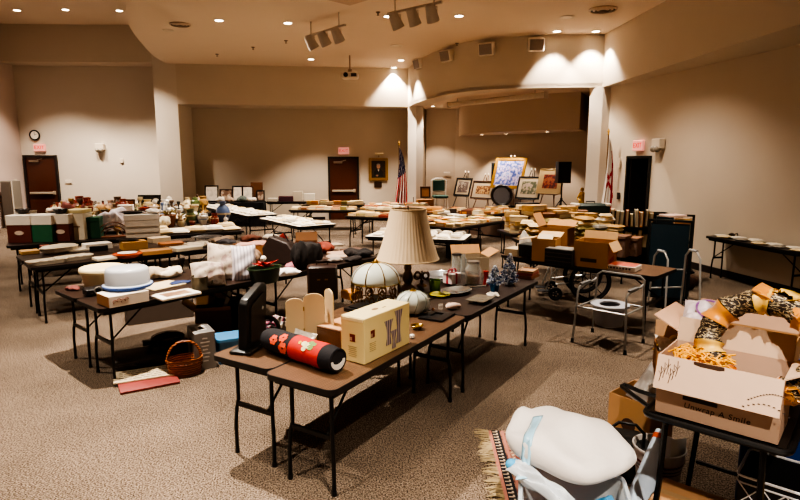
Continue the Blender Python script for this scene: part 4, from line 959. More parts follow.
# jars
def jar(name, label, p, r, h, lid=None, fill=None, fillh=.5, cat='jar', neck=.75):
    t = thing(name, label, cat, p)
    m = MB(); m.lathe([(r * .9, 0), (r, .008), (r, h * .72), (r * neck, h * .86), (r * neck, h), (r * neck * .93, h), (r * neck * .93, h * .86), (r * .94, h * .7), (r * .94, .012), (0, .01)], 24); m.build('glass_body', glass('#e9eeea'), t)
    if fill: m = MB(); m.lathe([(r * .88, .014), (r * .88, h * fillh), (0, h * (fillh + .03))], 18); m.build('contents', blotch_mat('shells_' + fill, [(0, '#4a3426'), (.5, fill), (1, '#d8c6ae')], 60, .7), t)
    if lid: m = MB(); m.cyl((0, 0, h), (0, 0, h + .02), r * neck * 1.08, n=20); m.build('lid', lid, t)
    return t
jar('glass_jar', 'wide clear glass jar of shells beside the red taper', on(473, 284), .085, .23, C('#bdb8b0', .25, .05, metal=.7), '#9a7a60', .38)
jar('glass_canister', 'tall clear glass canister beside the shell jar', on(457, 279) + Vector((0, .06, 0)), .055, .26, C('#3a3230', .4), '#6a5a50', .2, neck=.95)
jar('glass_pitcher', 'narrow clear glass bottle behind the ribboned gift box', on(464, 276) + Vector((0, .1, 0)), .04, .24, None, None, neck=.6, cat='bottle')
t = thing('red_candle', 'twisted red taper candle beside the frosted trees', 'candle', on(485.5, 286)); m = MB()
m.M = Matrix(); pr = [(.030, 0), (.030, .01), (.024, .04), (.017, .09), (.024, .14), (.030, .16), (.012, .165)]; m.lathe(pr, 10, wob=.12, lobes=5); m.build('candle_body', C('#a3231c', .3, .1), t); m = MB(); m.cyl((0, 0, .16), (0, 0, .175), .003, n=6); m.build('wick', BLACKM, t)
# frosted blue tabletop trees
def frost_tree(label, p, h, r, pot, dens):
    t = thing('frosted_tree', label, 'tabletop tree', p); rnd = random.Random(int(h * 1000))
    m = MB(); m.lathe([(.04, 0), (.05, .07), (.043, .075), (0, .075)], 14) if pot else m.lathe([(.05, 0), (.05, .012), (.01, .02)], 14); m.build('pot', C('#1d5a86', .3, .1) if pot else C('#9aa3b4', .4), t)
    z0 = .06 if pot else .015
    m = MB(); m.cyl((0, 0, z0 - .01), (0, 0, h), .006, .003, 6); m.build('trunk', C('#5a5a66', .6), t)
    cols = [C('#6c7a96', .35, .1), C('#c9d0dc', .35, .05), C('#2c4678', .35, .15)]
    m = MB()
    for k in range(dens):
        q = rnd.random() ** 1.3; z = z0 + .01 + (h - z0 - .01) * q; rr = r * (1 - q) * rnd.uniform(.55, 1.05) + .012; a = rnd.random() * 2 * PI; m.mi = rnd.choice((0, 1, 1, 2))
        m.cyl((0, 0, z), (rr * math.cos(a), rr * math.sin(a), z + .012), .0025, .002, 4, False)
        m.sph((rr * math.cos(a), rr * math.sin(a), z + .012), rnd.uniform(.006, .012), 6, 4)
    m.build('beaded_branches', cols, t); m = MB(); m.sph((0, 0, h + .012), .014, 8, 6); m.build('top_bead', cols[1], t)
frost_tree('taller frosted blue and silver beaded tabletop tree', on(509, 284), .31, .10, False, 300)
frost_tree('shorter frosted blue beaded tree in a blue pot', on(494.5, 291), .24, .075, True, 200)
m = pillow_mb(.12, .10, .03, .01, 61); q = tag(m.build('white_tissue', WHITE), 'small white tissue lying below the blue tree pot', 'tissue', None, on(493, 296) + Vector((0, 0, .012)))
# muffin tin
t = thing('muffin_tin', 'dull silver six-cup muffin tin at the table edge', 'muffin tin', on(478, 303) + Vector((.03, .06, 0)), T3.a); TIN = C('#8f887c', .35, .1, metal=.7)
m = MB(); m.prism(rrect(.27, .19, .02), .028, .032); m.build('tin_plate', TIN, t, smooth=30)
for i in range(3):
    for j in range(2): m = MB(); c = ((i - 1) * .085, (j - .5) * .085, 0); m.lathe([(.026, 0), (.036, .033), (.0345, .034), (.025, .004), (0, .004)], 16, c=c); m.build('cup', C('#b0a48e', .4, .1, metal=.5), t)
# black picture frame lying flat
t = thing('photo_holder', 'empty flat black photo frame lying on walnut table', 'picture frame', on(437, 318) + Vector((.0, .035, 0)), T1.a + .05)
m = MB(); o_ = rrect(.27, .22, .006, 2); i_ = rrect(.12, .08, .004, 2); n = len(o_)
m.add([(p[0], p[1], 0) for p in o_] + [(p[0], p[1], .016) for p in o_] + [(p[0], p[1], .022) for p in i_] + [(p[0], p[1], 0) for p in i_], [(r * n + k, r * n + (k + 1) % n, ((r + 1) % 4) * n + (k + 1) % n, ((r + 1) % 4) * n + k) for r in range(4) for k in range(n)]); m.build('moulding', C('#141214', .35, .1), t, smooth=30)
m = MB(); m.box((0, 0, .006), (.125, .085, .004)); m.build('backing', C('#1d1a1a', .4), t, smooth=0)
# small pieces in front
plate('brass_ashtray', 'round brass ashtray in front of the melon glass shade', on(417, 329), .045, '#8a6c2e', .03, 1.1, .2, .25, .8, 'ashtray', '#b8924a')
m = MB(); m.sph((0, 0, .028), (.065, .04, .03), 16, 8); m.sph((.05, .0, .025), (.03, .028, .022), 10, 6); m.tube([(-.02, .03, .05), (-.05, .03, .035), (-.065, .0, .02)], .008, 6); solo('conch_shell', 'pale pink conch shell behind the black photo frame', 'shell', m, C('#e0c4b4', .4, .15, 20), on(453, 309), .4)
m = MB(); m.lathe([(.018, 0), (.022, .03), (.02, .045), (.012, .035), (0, .02)], 12); solo('crystal_votive', 'tiny clear crystal votive beside the conch shell', 'votive', m, glass('#efe6dc'), on(440.5, 309))
m = MB(); m.sph((0, 0, .016), (.016, .016, .016), 10, 6); m.cyl((0, 0, .028), (0, 0, .036), .008, n=8); solo('perfume_bottle', 'tiny amber bottle between melon shade and photo frame', 'bottle', m, C('#a8704a', .2, .1, coat=.5), on(433, 312))
m = MB(); m.box((0, 0, .015), (.03, .03, .03), ch=.006); solo('white_cube', 'small white plastic cube beside the vase carton', 'cube', m, WHITE, on(412, 338), .6)
m = MB(); m.tube([(-.1, 0, .02), (0, .01, .03), (.12, 0, .06)], .012, 6); solo('silver_ladle', 'long silver serving handle resting by the shell jar', 'utensil', m, C('#b9b6b0', .25, .05, metal=.8), on(476, 290), -.6)
# books / wooden trays at the end
for k, (dz, w, d_, h, col, lab) in enumerate(((0, .25, .19, .035, '#8a5a40', 'brown wooden tray, lowest of the short pile at table end'), (.036, .24, .18, .03, '#a8564a', 'red-edged tray, middle of the short pile at table end'), (.067, .23, .18, .025, '#b08a6a', 'tan tray, topmost of the short pile at table end'))):
    t = thing('serving_tray', lab, 'tray', on(527, 279) + Vector((.03, .10, dz)), T3.a + .05 * k)
    m = MB(); m.box((0, 0, h * .3), (w, d_, h * .6)); m.build('tray_base', C(col, .5, .12, 10), t, smooth=0, bevel=.003)
    m = MB(); o_ = rrect(w, d_, .01, 2); i_ = rrect(w - .02, d_ - .02, .006, 2); n = len(o_)
    m.add([(p[0], p[1], h * .6) for p in o_] + [(p[0], p[1], h) for p in o_] + [(p[0], p[1], h) for p in i_] + [(p[0], p[1], h * .6) for p in i_], [(r * n + q, r * n + (q + 1) % n, ((r + 1) % 4) * n + (q + 1) % n, ((r + 1) % 4) * n + q) for r in range(4) for q in range(n)]); m.build('tray_rim', C(col, .4, .1, 10), t, smooth=0)
t = thing('bronze_ornament', 'dark bronze scrolled ornament beside the tall lamp base', 'ornament', on(420, 287) + Vector((.02, .06, 0)), .4)
m = MB(); m.lathe([(.06, 0), (.05, .015), (.015, .03), (.02, .06), (0, .07)], 14); m.build('foot', BZ, t)
for k in range(6): a = k * PI / 3; m = MB(); m.M = ME((.03 * math.cos(a), .03 * math.sin(a), .11), (0, 0, a)); m.torus((.02, 0, 0), .035, .010, 14, 6, 'Y'); m.build('scroll', C('#4a3020', .4, .2, metal=.4), t)
t = carton('white_floor_carton', 'tall pale open carton standing on carpet behind glass jars', (1.00, 7.9, 0), .2, .44, .36, .70, flaps=(None, 30, None, 60), fl=.4, mats=(C('#b9a890', .8, .06, 8), C('#c99a68', .85)))
# brown leather case and dark bag
t = thing('leather_case', 'dark brown leather case standing upright behind arched screen', 'case', on(321, 301) + Vector((.01, .05, 0)), .16)
cw = 30 * mpp(on(321, 301)); chh = .34
LE = C('#2b1812', .4, .2, 12, bump=.2)
m = MB(); m.box((0, 0, chh / 2), (cw, .16, chh), ch=.02); m.build('case_body', LE, t)
m = MB(); m.tube([(-.05, 0, chh), (-.05, 0, chh + .03), (.05, 0, chh + .03), (.05, 0, chh)], .008, 6); m.build('handle', LE, t)
for s in (-1, 1): m = MB(); m.box((s * .035, -.083, chh * .62), (.03, .008, .012)); m.build('clasp', C('#8a6a3a', .3, .1, metal=.9), t, smooth=0)
m = MB(); m.box((0, -.0805, chh * .8), (cw * .96, .003, .008)); m.build('seam', C('#160c09', .5), t, smooth=0)
# ================================================================= ON AND UNDER THE CAKE CARRIER TABLES
def blob_mb(w, d, h, seed=1, e=.6):
    rnd = random.Random(seed); ph = [rnd.random() * 6.3 for _ in range(8)]; m = MB(); pw = lambda x, k: math.copysign(abs(x) ** k, x)
    def f(u, v):
        a = 2 * PI * u; t = PI * (.03 + .94 * v) ; q = .5 - .5 * math.cos(t)
        rr = math.sin(t) ** .6 if v < .5 else math.sin(t) ** .75
        n = 1 + .10 * math.sin(3 * a + ph[0]) + .07 * math.sin(5 * a + ph[1] + 4 * q) + .05 * math.sin(8 * a + ph[2] - 6 * q) + .035 * math.sin(13 * a + ph[5] + 7 * q) + .02 * math.sin(21 * a - 9 * q)
        x = w / 2 * rr * pw(math.cos(a), e + .15) * n; y = d / 2 * rr * pw(math.sin(a), e + .15) * n
        z = h * q * (1 + .16 * math.sin(4.2 * x / w + ph[3]) + .12 * math.sin(6.1 * y / d + ph[4] + 3 * x / w) + .05 * math.sin(17 * x / w + ph[6] + 9 * y / d))
        return (x, y, max(0, z))
    m.grid(f, 52, 16); n0 = 16 * 53; m.f.append(tuple(range(n0, n0 + 52))); m.m.append(0); return m
def cloth_lump(name, label, cat, p, w, d, h, col, seed, rz=0, mat=None, rot=None):
    q = blob_mb(w, d, h, seed).build(name, mat or C(col, .85, .12, 16, bump=.4), smooth=60); tag(q, label, cat, None, p, rz); return q
def size(px, py, w, z=TZ): return w * mpp(G(px, py, z))
CREAM = C('#dcc79a', .45, .03, 5)
p = on(95, 291) + Vector((.0, .06, 0)); r = size(98, 290, 21.5)
shut_box('white_carton', 'white printed carton lying under the cake carrier', 'box', on(115, 305) + Vector((.03, .10, 0)), T5.a, .36, .27, .105, '#ddd2c4', tape=False)
_wc = [o for o in bpy.data.objects if o.get('label') == 'white printed carton lying under the cake carrier'][0]
m = MB(); m.box((-.1808, 0, .052), (.002, .262, .098)); m.build('brown_side', C('#a8754a', .75, .08), _wc, smooth=0)
for k in range(4): m = MB(); m.torus((-.13 + .035 * k, -.1358, .05 + .008 * (k % 2)), .016, .0025, 12, 4, 'Y', 1, 0, 4.2); m.build('printed_swirl', C('#8a4a3a', .6), _wc)
t = thing('food_tub', 'round cream plastic food tub with lid behind cake carrier', 'tub', p + Vector((-.02, .16, 0)), .2)
m = MB(); m.lathe([(r * .80, 0), (r * .86, .02), (r * .93, .17), (r * .95, .175), (0, .175)], 36); m.build('tub_body', CREAM, t)
m = MB(); m.lathe([(r * 1.0, .155), (r * 1.03, .165), (r * 1.03, .195), (r * .98, .21), (r * .90, .215), (r * .84, .205), (r * .3, .20), (0, .2)], 36); m.build('lid', C('#e6d4aa', .45, .03, 5), t)
p = on(124, 301) + Vector((.0, .10, .105)); r = size(126, 296, 22.5)
t = thing('cake_carrier', 'round cake carrier with frosted dome on blue base', 'cake carrier', p, 0)
m = MB(); m.lathe([(r * .75, 0), (r * .95, .012), (r, .022), (r, .03), (r * .9, .034), (0, .034)], 36); m.build('base_tray', C('#3d5ea8', .35, .05, 5), t)
m = MB(); m.lathe([(r * .97, .034), (r * .97, .044), (r * .90, .05), (r * .87, .17), (r * .83, .192), (r * .75, .202), (r * .2, .206), (0, .206)], 36); m.build('dome', C('#c3c6cc', .35, .03, 4, coat=.2), t)
m = MB(); m.torus((0, 0, .038), r * .99, .006, 36, 6); m.build('rim', C('#6f8ac8', .3), t)
t = thing('black_scanner', 'black handheld gadget with lens beside the cream tub', 'gadget', on(86, 297) + Vector((.04, .1, 0)), .9)
m = MB(); m.box((0, 0, .04), (.2, .13, .08), ch=.02); m.build('shell', C('#191515', .35, .1), t)
m = MB(); m.torus((0, -.066, .05), .035, .008, 16, 6, 'Y'); m.build('ring', C('#8a8580', .3, .1, metal=.6), t)
cloth_lump('red_cloth', 'small maroon cloth at the table corner by the tub', 'cloth', on(69, 291) + Vector((.02, .04, 0)), .14, .10, .04, '#6d3a34', 81)
t = thing('photo_book', 'open white-bordered picture book lying by the cake carrier', 'book', on(174, 297) + Vector((.0, .05, 0)), T5.a)
m = MB(); m.box((0, 0, .012), (.40, .26, .024), ch=.004); m.build('page_block', WHITE, t); m = MB(); m.box((.0, .0, .025), (.26, .16, .002)); m.build('picture', blotch_mat('brown_picture', [(0, '#5a3a2c'), (.5, '#8a6a52'), (1, '#c9a888')], 12), t, smooth=0)
t = thing('cream_folder', 'flat cream folder standing half behind the picture book', 'folder', on(158, 288) + Vector((0, .1, 0)), T5.a + .15); m = MB(); m.box((0, 0, .006), (.38, .3, .012)); m.build('cover', C('#d4c09a', .6), t, smooth=0, bevel=.003)
cloth_lump('lace_bundle', 'white flowered lace bundle behind the picture book', 'cloth', on(165, 279) + Vector((0, .1, 0)), .30, .18, .10, '#d8cdb8', 82, .7)
t = thing('dark_goblet', 'dark stemmed goblet standing behind the lace bundle', 'goblet', on(176, 276) + Vector((0, .2, 0))); m = MB(); m.lathe([(.035, 0), (.035, .006), (.008, .015), (.008, .09), (.03, .12), (.04, .17), (.036, .17), (.026, .12), (0, .1)], 16); m.build('goblet_body', C('#1d1614', .3, .1), t)
cloth_lump('blue_cloth', 'navy folded cloth edge beside the pewter mug', 'cloth', on(178, 285) + Vector((0, .05, 0)), .22, .10, .03, '#2c3a66', 83, T5.a)
t = thing('pewter_mug', 'grey pewter mug with handle in front of the pillow', 'mug', on(199, 290) + Vector((0, .03, 0)), .6); r = size(199, 288, 8)
m = MB(); m.lathe([(r, 0), (r * 1.02, .01), (r * .96, .02), (r * .96, .13), (r * 1.03, .14), (r * .95, .14), (r * .9, .02), (0, .015)], 22); m.build('mug_body', C('#5f5748', .35, .15, 20, metal=.6), t); m = MB(); m.torus((r + .005, 0, .07), .04, .008, 14, 6, 'Y', 1, -PI / 2, PI / 2); m.build('handle', C('#5f5748', .35, .15, 20, metal=.6), t)
FLO = blotch_mat('floral_ticking', [(0, '#7d5a56'), (.38, '#94807a'), (.46, '#b5a799'), (.60, '#bbae9f'), (.66, '#8d7b6c'), (.72, '#b0a294'), (1, '#84746a')], 11, .9, 4)
STR = wave_mat('white_stripe', [(0, '#8f8a94'), (.3, '#bdb7be'), (1, '#c9c3c8')], 9, .3, 'X', .9)
def pillow(name, label, px, py, w, h, th, rot, mat, seed, dy=.1):
    q = tag(pillow_mb(w, h, th, .012, seed).build(name, mat, smooth=60), label, 'pillow', None, on(px, py) + Vector((0, dy, h * .40))); q.rotation_euler = rot; return q
pillow('floral_pillow', 'floral ticking pillow slumped in front, behind pewter mug', 205, 288, .36, .28, .30, (.95, 0.1, .55), FLO, 91, .12)
pillow('floral_pillow', 'taller floral ticking pillow with printed corner standing behind', 215, 284, .36, .44, .28, (1.25, .12, .35), FLO, 92, .30)
pillow('striped_pillow', 'white striped pillow standing beside the green basin', 241, 281, .28, .42, .26, (1.3, .0, .35), STR, 93, .14)
cloth_lump('dark_scarf', 'black scarf draped over the top of tall floral pillow', 'scarf', on(218, 283) + Vector((.02, .32, .38)), .2, .12, .05, '#191316', 94)
t = thing('green_basin', 'green oval plastic basin holding red flowers', 'basin', on(262, 285) + Vector((0, .14, 0)), T5.a)
bl = size(262, 280, 15) * 1.05
m = MB(); m.lathe([(bl * .8, 0), (bl, .15), (bl * 1.05, .155), (bl * 1.05, .165), (bl * .97, .163), (bl * .78, .01), (0, .01)], 26, sx=1.1, sy=.72); m.build('basin_body', C('#1a2613', .35, .1), t)
m = MB(); pts = [(1.16 * bl * math.cos(2 * PI * k / 28), .76 * bl * math.sin(2 * PI * k / 28), .162) for k in range(28)]; m.tube(pts, .008, 6, closed=True); m.build('rim', C('#26381f', .3), t)
t = thing('red_poinsettia', 'red artificial poinsettia lying in the green basin', 'artificial flower', on(262, 285) + Vector((0, .14, .15)))
for k in range(11):
    a = k * 2.4; l = .11 + .06 * (k % 3) / 2; m = MB(); m.M = ME((0, 0, .01 + .008 * (k % 4)), (0, -.25 - .12 * (k % 3), a)); m.add([(0, 0, 0), (l * .4, .03, .01), (l, 0, 0), (l * .4, -.03, .01)], [(0, 1, 2, 3)]); m.build('petal', C('#b01c12', .6, .15, 30), t, solid=.003)
m = MB(); m.sph((0, 0, .04), (.02, .02, .014), 8, 5); m.build('flower_heart', C('#c99a3a', .6), t)
t = thing('garden_stake', 'tan wooden stake leaning out of the green basin', 'stake', on(252, 278) + Vector((0, .14, .1))); m = MB(); m.box((0, 0, .1), (.03, .012, .26), ME((0, 0, 0), (0, -.35, .4))); m.build('stake_board', C('#b89a72', .7), t)
m = MB(); m.sph((0, 0, .03), (.035, .035, .03), 10, 6); solo('white_bauble', 'round white bauble behind the poinsettia', 'bauble', m, WHITE, on(258, 279) + Vector((.02, .2, .17)))
cloth_lump('white_towel', 'folded white towel beside the green basin', 'towel', on(286, 277) + Vector((0, .1, 0)), .30, .18, .08, '#dcd6d4', 95, T5.a)
cloth_lump('pink_cloth', 'dusty pink folded cloth behind the white towel', 'cloth', on(292, 270) + Vector((.02, .2, 0)), .34, .16, .06, '#a86a74', 96, T5.a + .2)
# ---- things on the row behind (brown carton, satchel, baskets)
t = carton('brown_carton', 'long orange-brown carton behind the striped pillow', on(248, 259) + Vector((0, .2, 0)), .35, .46, .28, .17, flaps=(None, None, None, None), mats=(C('#8d5a32', .75, .1, 8), CARDI))
cloth_lump('pink_tissue', 'pink tissue paper heaped in the orange-brown carton', 'tissue paper', on(248, 259) + Vector((0, .2, .13)), .40, .22, .08, '#c99a8a', 97, .35)
t = thing('dark_satchel', 'large dark brown satchel standing behind the green basin', 'bag', on(279, 268) + Vector((0, .3, 0)), -.25)
LEA = C('#291a14', .55, .2, 14, bump=.3)
m = MB(); m.M = ME((0, 0, 0), (PI / 2, 0, 0)); m.prism([(-.24, 0), (.22, 0), (.24, .08), (.10, .28), (-.16, .36), (-.26, .20)], -.09, .09); m.build('bag_body', LEA, t, smooth=30, bevel=.02)
m = MB(); m.tube([(-.15, 0, .32), (-.1, -.02, .42), (.02, -.02, .40), (.08, 0, .28)], .010, 6); m.build('strap', LEA, t)
t = carton('small_carton', 'small brown carton with white label past the dark satchel', on(303, 258) + Vector((.02, .15, 0)), .1, .30, .24, .20, flaps=(None, 20, None, None), mats=(C('#6e4228', .75, .1, 8), CARDD))
m = MB(); m.box((-.06, -.1235, .14), (.10, .002, .03)); m.build('white_label', WHITE, t, smooth=0)
for k, (x, y, w, d, h, col, lab) in enumerate(((318, 262, .25, .16, .05, '#3d2a22', 'dark folded jacket past the small labelled carton'), (284, 250, .28, .18, .09, '#a05a44', 'rust red bundle behind the dark satchel'), (268, 247, .22, .16, .08, '#c2b4a6', 'pale bundle behind the orange-brown carton'), (229, 248, .30, .18, .08, '#7a6a5c', 'taupe cloth stack behind the tall floral pillow'), (282, 243, .14, .12, .12, '#a8322a', 'red cloth bundle standing behind the satchel top'))):
    cloth_lump('cloth_bundle', lab, 'clothing', on(x, y) + Vector((0, .1, 0)), w, d, h, col, 110 + k, T6.a)
cloth_lump('dark_garment', 'dark bundled garment heaped behind the brown leather case', 'clothing', T5c.at(.60, .13), .40, .24, .36, '#1b1412', 75, .9)
# books on the far end of this row (striped magazines and dark garments)
for k, (x, y, w, d, h, col, rz, lab, nm, ct) in enumerate(((341, 256, .36, .24, .04, '#c9a58e', .5, 'pink and white magazine pile facing the tall lamp', 'magazine', 'magazine'), (352, 252, .30, .22, .03, '#6a4a3c', .8, 'brown folder behind the pink magazines', 'folder', 'folder'),
        (330, 247, .34, .22, .03, '#b8a694', .6, 'cream magazine farther behind the pink magazines', 'magazine', 'magazine'), (362, 258, .30, .20, .09, '#1a1414', .6, 'black handbag slumped beside the tall lampshade', 'handbag', 'bag'), (352, 262, .26, .18, .06, '#231a18', .4, 'black folded umbrella bag at the table end', 'folded_bag', 'bag'), (334, 263, .22, .16, .05, '#8a8078', .7, 'grey folded cloth beside the brown leather case', 'folded_cloth', 'cloth'))):
    if ct in ('magazine', 'folder'): t = shut_box(nm, lab, ct, on(x, y) + Vector((0, .1, 0)), rz, w, d, h, col, tape=False)
    else: cloth_lump(nm, lab, ct, on(x, y) + Vector((0, .1, 0)), w, d, h, col, 120 + k, rz)
for k, (tb, u, v, w, d, h, col, kind, lab) in enumerate((
    (T5c, .95, .30, .34, .22, .07, '#4a352a', 'folded_jacket', 'brown folded jacket past the dark garment heap'), (T5c, 1.30, .34, .30, .24, .05, '#b9a08c', 'folded_sweater', 'tan folded sweater toward the tall lamp'), (T5c, 1.58, .28, .26, .22, .10, '#2a2220', 'black_purse', 'black purse at the table end by the tall lampshade'),
    (T5d, .30, .30, .30, .24, .16, '#8d7460', 'canvas_bag', 'tan canvas bag behind the striped pillow'), (T5d, 1.22, .30, .32, .26, .14, '#5a3a2c', 'leather_bag', 'brown leather bag behind the dark garment heap'), (T5d, 1.55, .28, .28, .22, .12, '#9a4a3a', 'red_scarf', 'brick red scarf heap behind the tan sweater'),
    (T5b, .35, .40, .26, .20, .10, '#cdbfa8', 'cream_towel', 'cream towel heap behind the cream food tub'), (T5b, .95, .36, .30, .22, .12, '#b5a48e', 'beige_cloth', 'beige cloth heap behind the lace bundle'),
    (T6c, .30, .25, .34, .24, .09, '#c9bba6', 'cream_blanket', 'cream folded blanket behind the tall floral pillow'), (T6c, .75, .30, .32, .26, .12, '#a58e78', 'taupe_blanket', 'taupe folded blanket on the table past floral pillows'), (T6c, 1.20, .28, .34, .24, .10, '#7d4a38', 'rust_blanket', 'rust folded blanket behind the orange-brown carton'), (T6c, 1.60, .28, .28, .24, .08, '#d0c6b6', 'white_blanket', 'white folded blanket behind the small labelled carton'))):
    cloth_lump(kind, lab, 'cloth' if 'bag' not in kind and 'purse' not in kind else 'bag', tb.at(u, v), w, d, h, col, 300 + k, tb.a + .2 * math.sin(k * 2))
# ---- under the table
t = thing('flat_briefcase', 'flat dark briefcase lying on carpet under cake carrier table', 'briefcase', G(125, 372, 0) + Vector((.05, .25, 0)), .55)
m = MB(); m.box((0, 0, .06), (.52, .38, .11), ch=.025); m.build('shell', C('#453b34', .45, .15, 14), t)
m = MB(); m.tube([(-.07, -.19, .06), (-.07, -.235, .06), (.07, -.235, .06), (.07, -.19, .06)], .010, 6); m.build('handle', BLACKM, t)
m = MB(); m.box((0, 0, .062), (.525, .385, .006)); m.build('seam', C('#6a6058', .4, metal=.6), t, smooth=0)
t = thing('text_board', 'cream printed board lying on a red folder on carpet', 'board', G(141, 382, 0) + Vector((.0, .12, .03)), .45)
m = MB(); m.box((0, 0, .006), (.56, .30, .012)); m.build('board', C('#c9b89a', .7, .06), t, smooth=0)
m = MB(); rnd = random.Random(8)
for i in range(5):
    x = -.24
    while x < .22:
        w = rnd.uniform(.03, .09); m.box((x + w / 2, -.10 + .05 * i, .0125), (w * .8, .012, .001), Rz(rnd.uniform(-.3, .3))); x += w
m.build('printed_lines', C('#5d5346', .8), t, smooth=0)
t = thing('red_folder', 'dull red folder under the cream printed board', 'folder', G(143, 388, 0) + Vector((.02, .08, .002)), .55); m = MB(); m.box((0, 0, .013), (.50, .26, .024), ch=.004); m.build('cover', C('#8a3c38', .6, .1), t)
t = thing('kitchen_appliance', 'black kitchen appliance with glossy lid under the table', 'appliance', G(163, 360, 0) + Vector((.02, .10, 0)), .5)
m = MB(); m.box((0, 0, .10), (.38, .30, .20), ch=.03); m.build('appliance_body', C('#171312', .4, .1), t)
m = MB(); m.sph((0, 0, .215), (.17, .13, .06), 18, 8); m.build('glossy_lid', C('#2a2624', .08, .2, 10, coat=.8), t)
m = MB(); m.box((-.19, -.02, .19), (.10, .16, .02), ch=.008); m.build('handle', BLACKM, t)
# wicker basket
t = thing('wicker_basket', 'small woven orange-brown basket with tall hoop handle', 'basket', G(180, 377, 0) + Vector((.02, .08, 0)), .5)
WK = wave_mat('wicker', [(0, '#4a2410'), (.4, '#8c4d24'), (1, '#b06a36')], 14, 1.5, 'Z', .5, bump=.5, stretch=(3, 3, 1)); k_ = size(180, 375, 16, 0)
m = MB(); m.lathe([(k_ * .82, 0), (k_ * .86, .005), (k_ * 1.0, .15), (k_ * 1.03, .155), (k_ * 1.03, .168), (k_ * .95, .165), (k_ * .8, .012), (0, .012)], 28, sx=1.08, sy=.8); m.build('woven_body', WK, t)
m = MB()
for z in (.05, .09, .13): m.torus((0, 0, z), k_ * (.86 + .93 * z), .007, 28, 6, 'Z', 1.08) if False else m.tube([(1.08 * k_ * (.87 + z) * math.cos(2 * PI * j / 28), .8 * k_ * (.87 + z) * math.sin(2 * PI * j / 28), z + .003 * (-1) ** j) for j in range(28)], .006, 5, closed=True)
m.build('weave_band', C('#7a3f1c', .55, .2, 30), t)
m = MB(); m.tube([(k_ * 1.0 * math.cos(PI * j / 16), 0, .16 + .17 * math.sin(PI * j / 16)) for j in range(17)], .012, 8); m.build('hoop_handle', WK, t)
# silver printed box, blue tub, cartons behind
sb = on(196, 374, 0)
t = thing('silver_box', 'silver-grey product box standing on carpet beside wicker basket', 'box', G(197, 370, 0) + Vector((.0, .16, 0)), .55)
SV = C('#8d8a88', .4, .05, 6, metal=.2)
m = MB(); m.box((0, 0, .19), (.20, .34, .38), ch=.003); m.build('box_body', SV, t)
m = MB(); m.box((0, 0, .381), (.09, .16, .002)); m.build('top_label', C('#d6d2d0', .4), t, smooth=0); m = MB(); m.box((.0, 0, .3825), (.04, .08, .002)); m.build('label_print', C('#2b2a2e', .4), t, smooth=0)
m = MB(); m.box((-.101, 0, .22), (.002, .10, .15)); m.build('dark_picture', C('#2a2422', .4, .2), t, smooth=0)
m = MB()
for k in range(7): m.box((0, -.1715, .09 + .038 * k), (.05 + .02 * (k % 3), .002, .012))
m.build('printed_lines', C('#c9c5c2', .4), t, smooth=0)
t = thing('blue_tub', 'translucent blue plastic tub behind the silver box', 'tub', G(226, 364, 0) + Vector((.02, .15, 0)), .45)
m = MB(); m.prism(rrect(.30, .26, .04), 0, .23); m.build('tub_body', C('#3a6f96', .3, .1, 6, coat=.3), t, smooth=30); m = MB(); m.prism(rrect(.32, .28, .045), .23, .26); m.build('lid', C('#4f8fc0', .3, .1, 6), t, smooth=30)
t = carton('floor_box', 'open brown carton with flaps under cake carrier table', G(200, 345, 0) + Vector((0, .5, 0)), .3, .40, .34, .30, flaps=(60, 30, 50, None), fl=.45, mats=(C('#7a4a28', .8, .1, 8), C('#b5824c', .8, .1, 8)))
m = MB(); m.box((0, 0, .15), (.05, .02, .30), ME((0, 0, 0), (0, .35, .3))); solo('wood_board', 'pale slat sticking out of the open brown carton', 'slat', m, C('#a89f94', .6), G(205, 345, 0) + Vector((.1, .5, .2)))
t = carton('floor_box', 'dark wide carton behind the black case under the table', G(232, 335, 0) + Vector((-.02, .4, 0)), .35, .56, .34, .34, flaps=(None, None, None, None), mats=(C('#1c1310', .8, .1, 8), C('#2a1c14', .8)))
t = thing('folding_rack', 'thin black folded frame leaning over the dark carton', 'frame', G(232, 335, 0) + Vector((.1, .45, .30)), .3); m = MB(); m.tube([(-.15, 0, .02), (-.12, .02, .18), (.10, .04, .13), (.14, 0, .02)], .014, 6); m.build('frame_tube', BLACKM, t)
t = shut_box('grey_carton', 'wide grey-brown carton on carpet under the dish tables', 'cardboard box', G(150, 325, 0) + Vector((0, .3, 0)), .55, .8, .3, .24, '#43362d')
t = shut_box('grey_carton', 'pale flat carton on carpet below the white dishes', 'cardboard box', G(80, 300, 0) + Vector((.1, .35, 0)), .6, .8, .4, .16, '#7d6a5a')
# ================================================================= DISH TABLE
DISH = C('#ddd2bd', .35, .04, 6)
def mould_dish(label, px, py, l, w, n, dz=0, rz=None):
    t = thing('moulded_dish', label, 'dish', on(px, py) + Vector((0, .05, dz)), T6.a + .15 if rz is None else rz)
    m = MB(); o_ = rrect(l, w, w * .4, 6); b_ = rrect(l * .9, w * .85, w * .35, 6); N = len(o_)
    m.add([(p[0], p[1], 0) for p in b_] + [(p[0], p[1], .045) for p in o_] + [(p[0] * 1.03, p[1] * 1.03, .05) for p in o_] + [(p[0] * .96, p[1] * .95, .05) for p in o_] + [(p[0], p[1], .02) for p in b_], [tuple(range(N - 1, -1, -1))] + [(r * N + k, r * N + (k + 1) % N, (r + 1) * N + (k + 1) % N, (r + 1) * N + k) for r in range(4) for k in range(N)] + [tuple(range(4 * N, 5 * N))]); m.build('dish_body', DISH, t)
    for k in range(n):
        m = MB(); m.box((-l * .34 + l * .68 * k / max(1, n - 1), 0, .026), (l * .1, w * .34, .012), Rz(.5), ch=.003); m.build('food_print', C('#5d3a2a', .5, .3, 40), t)
mould_dish('long white moulded dish closest to the table corner', 45, 264, .46, .24, 4)
mould_dish('long white moulded dish second from the table corner', 72, 260, .46, .24, 4)
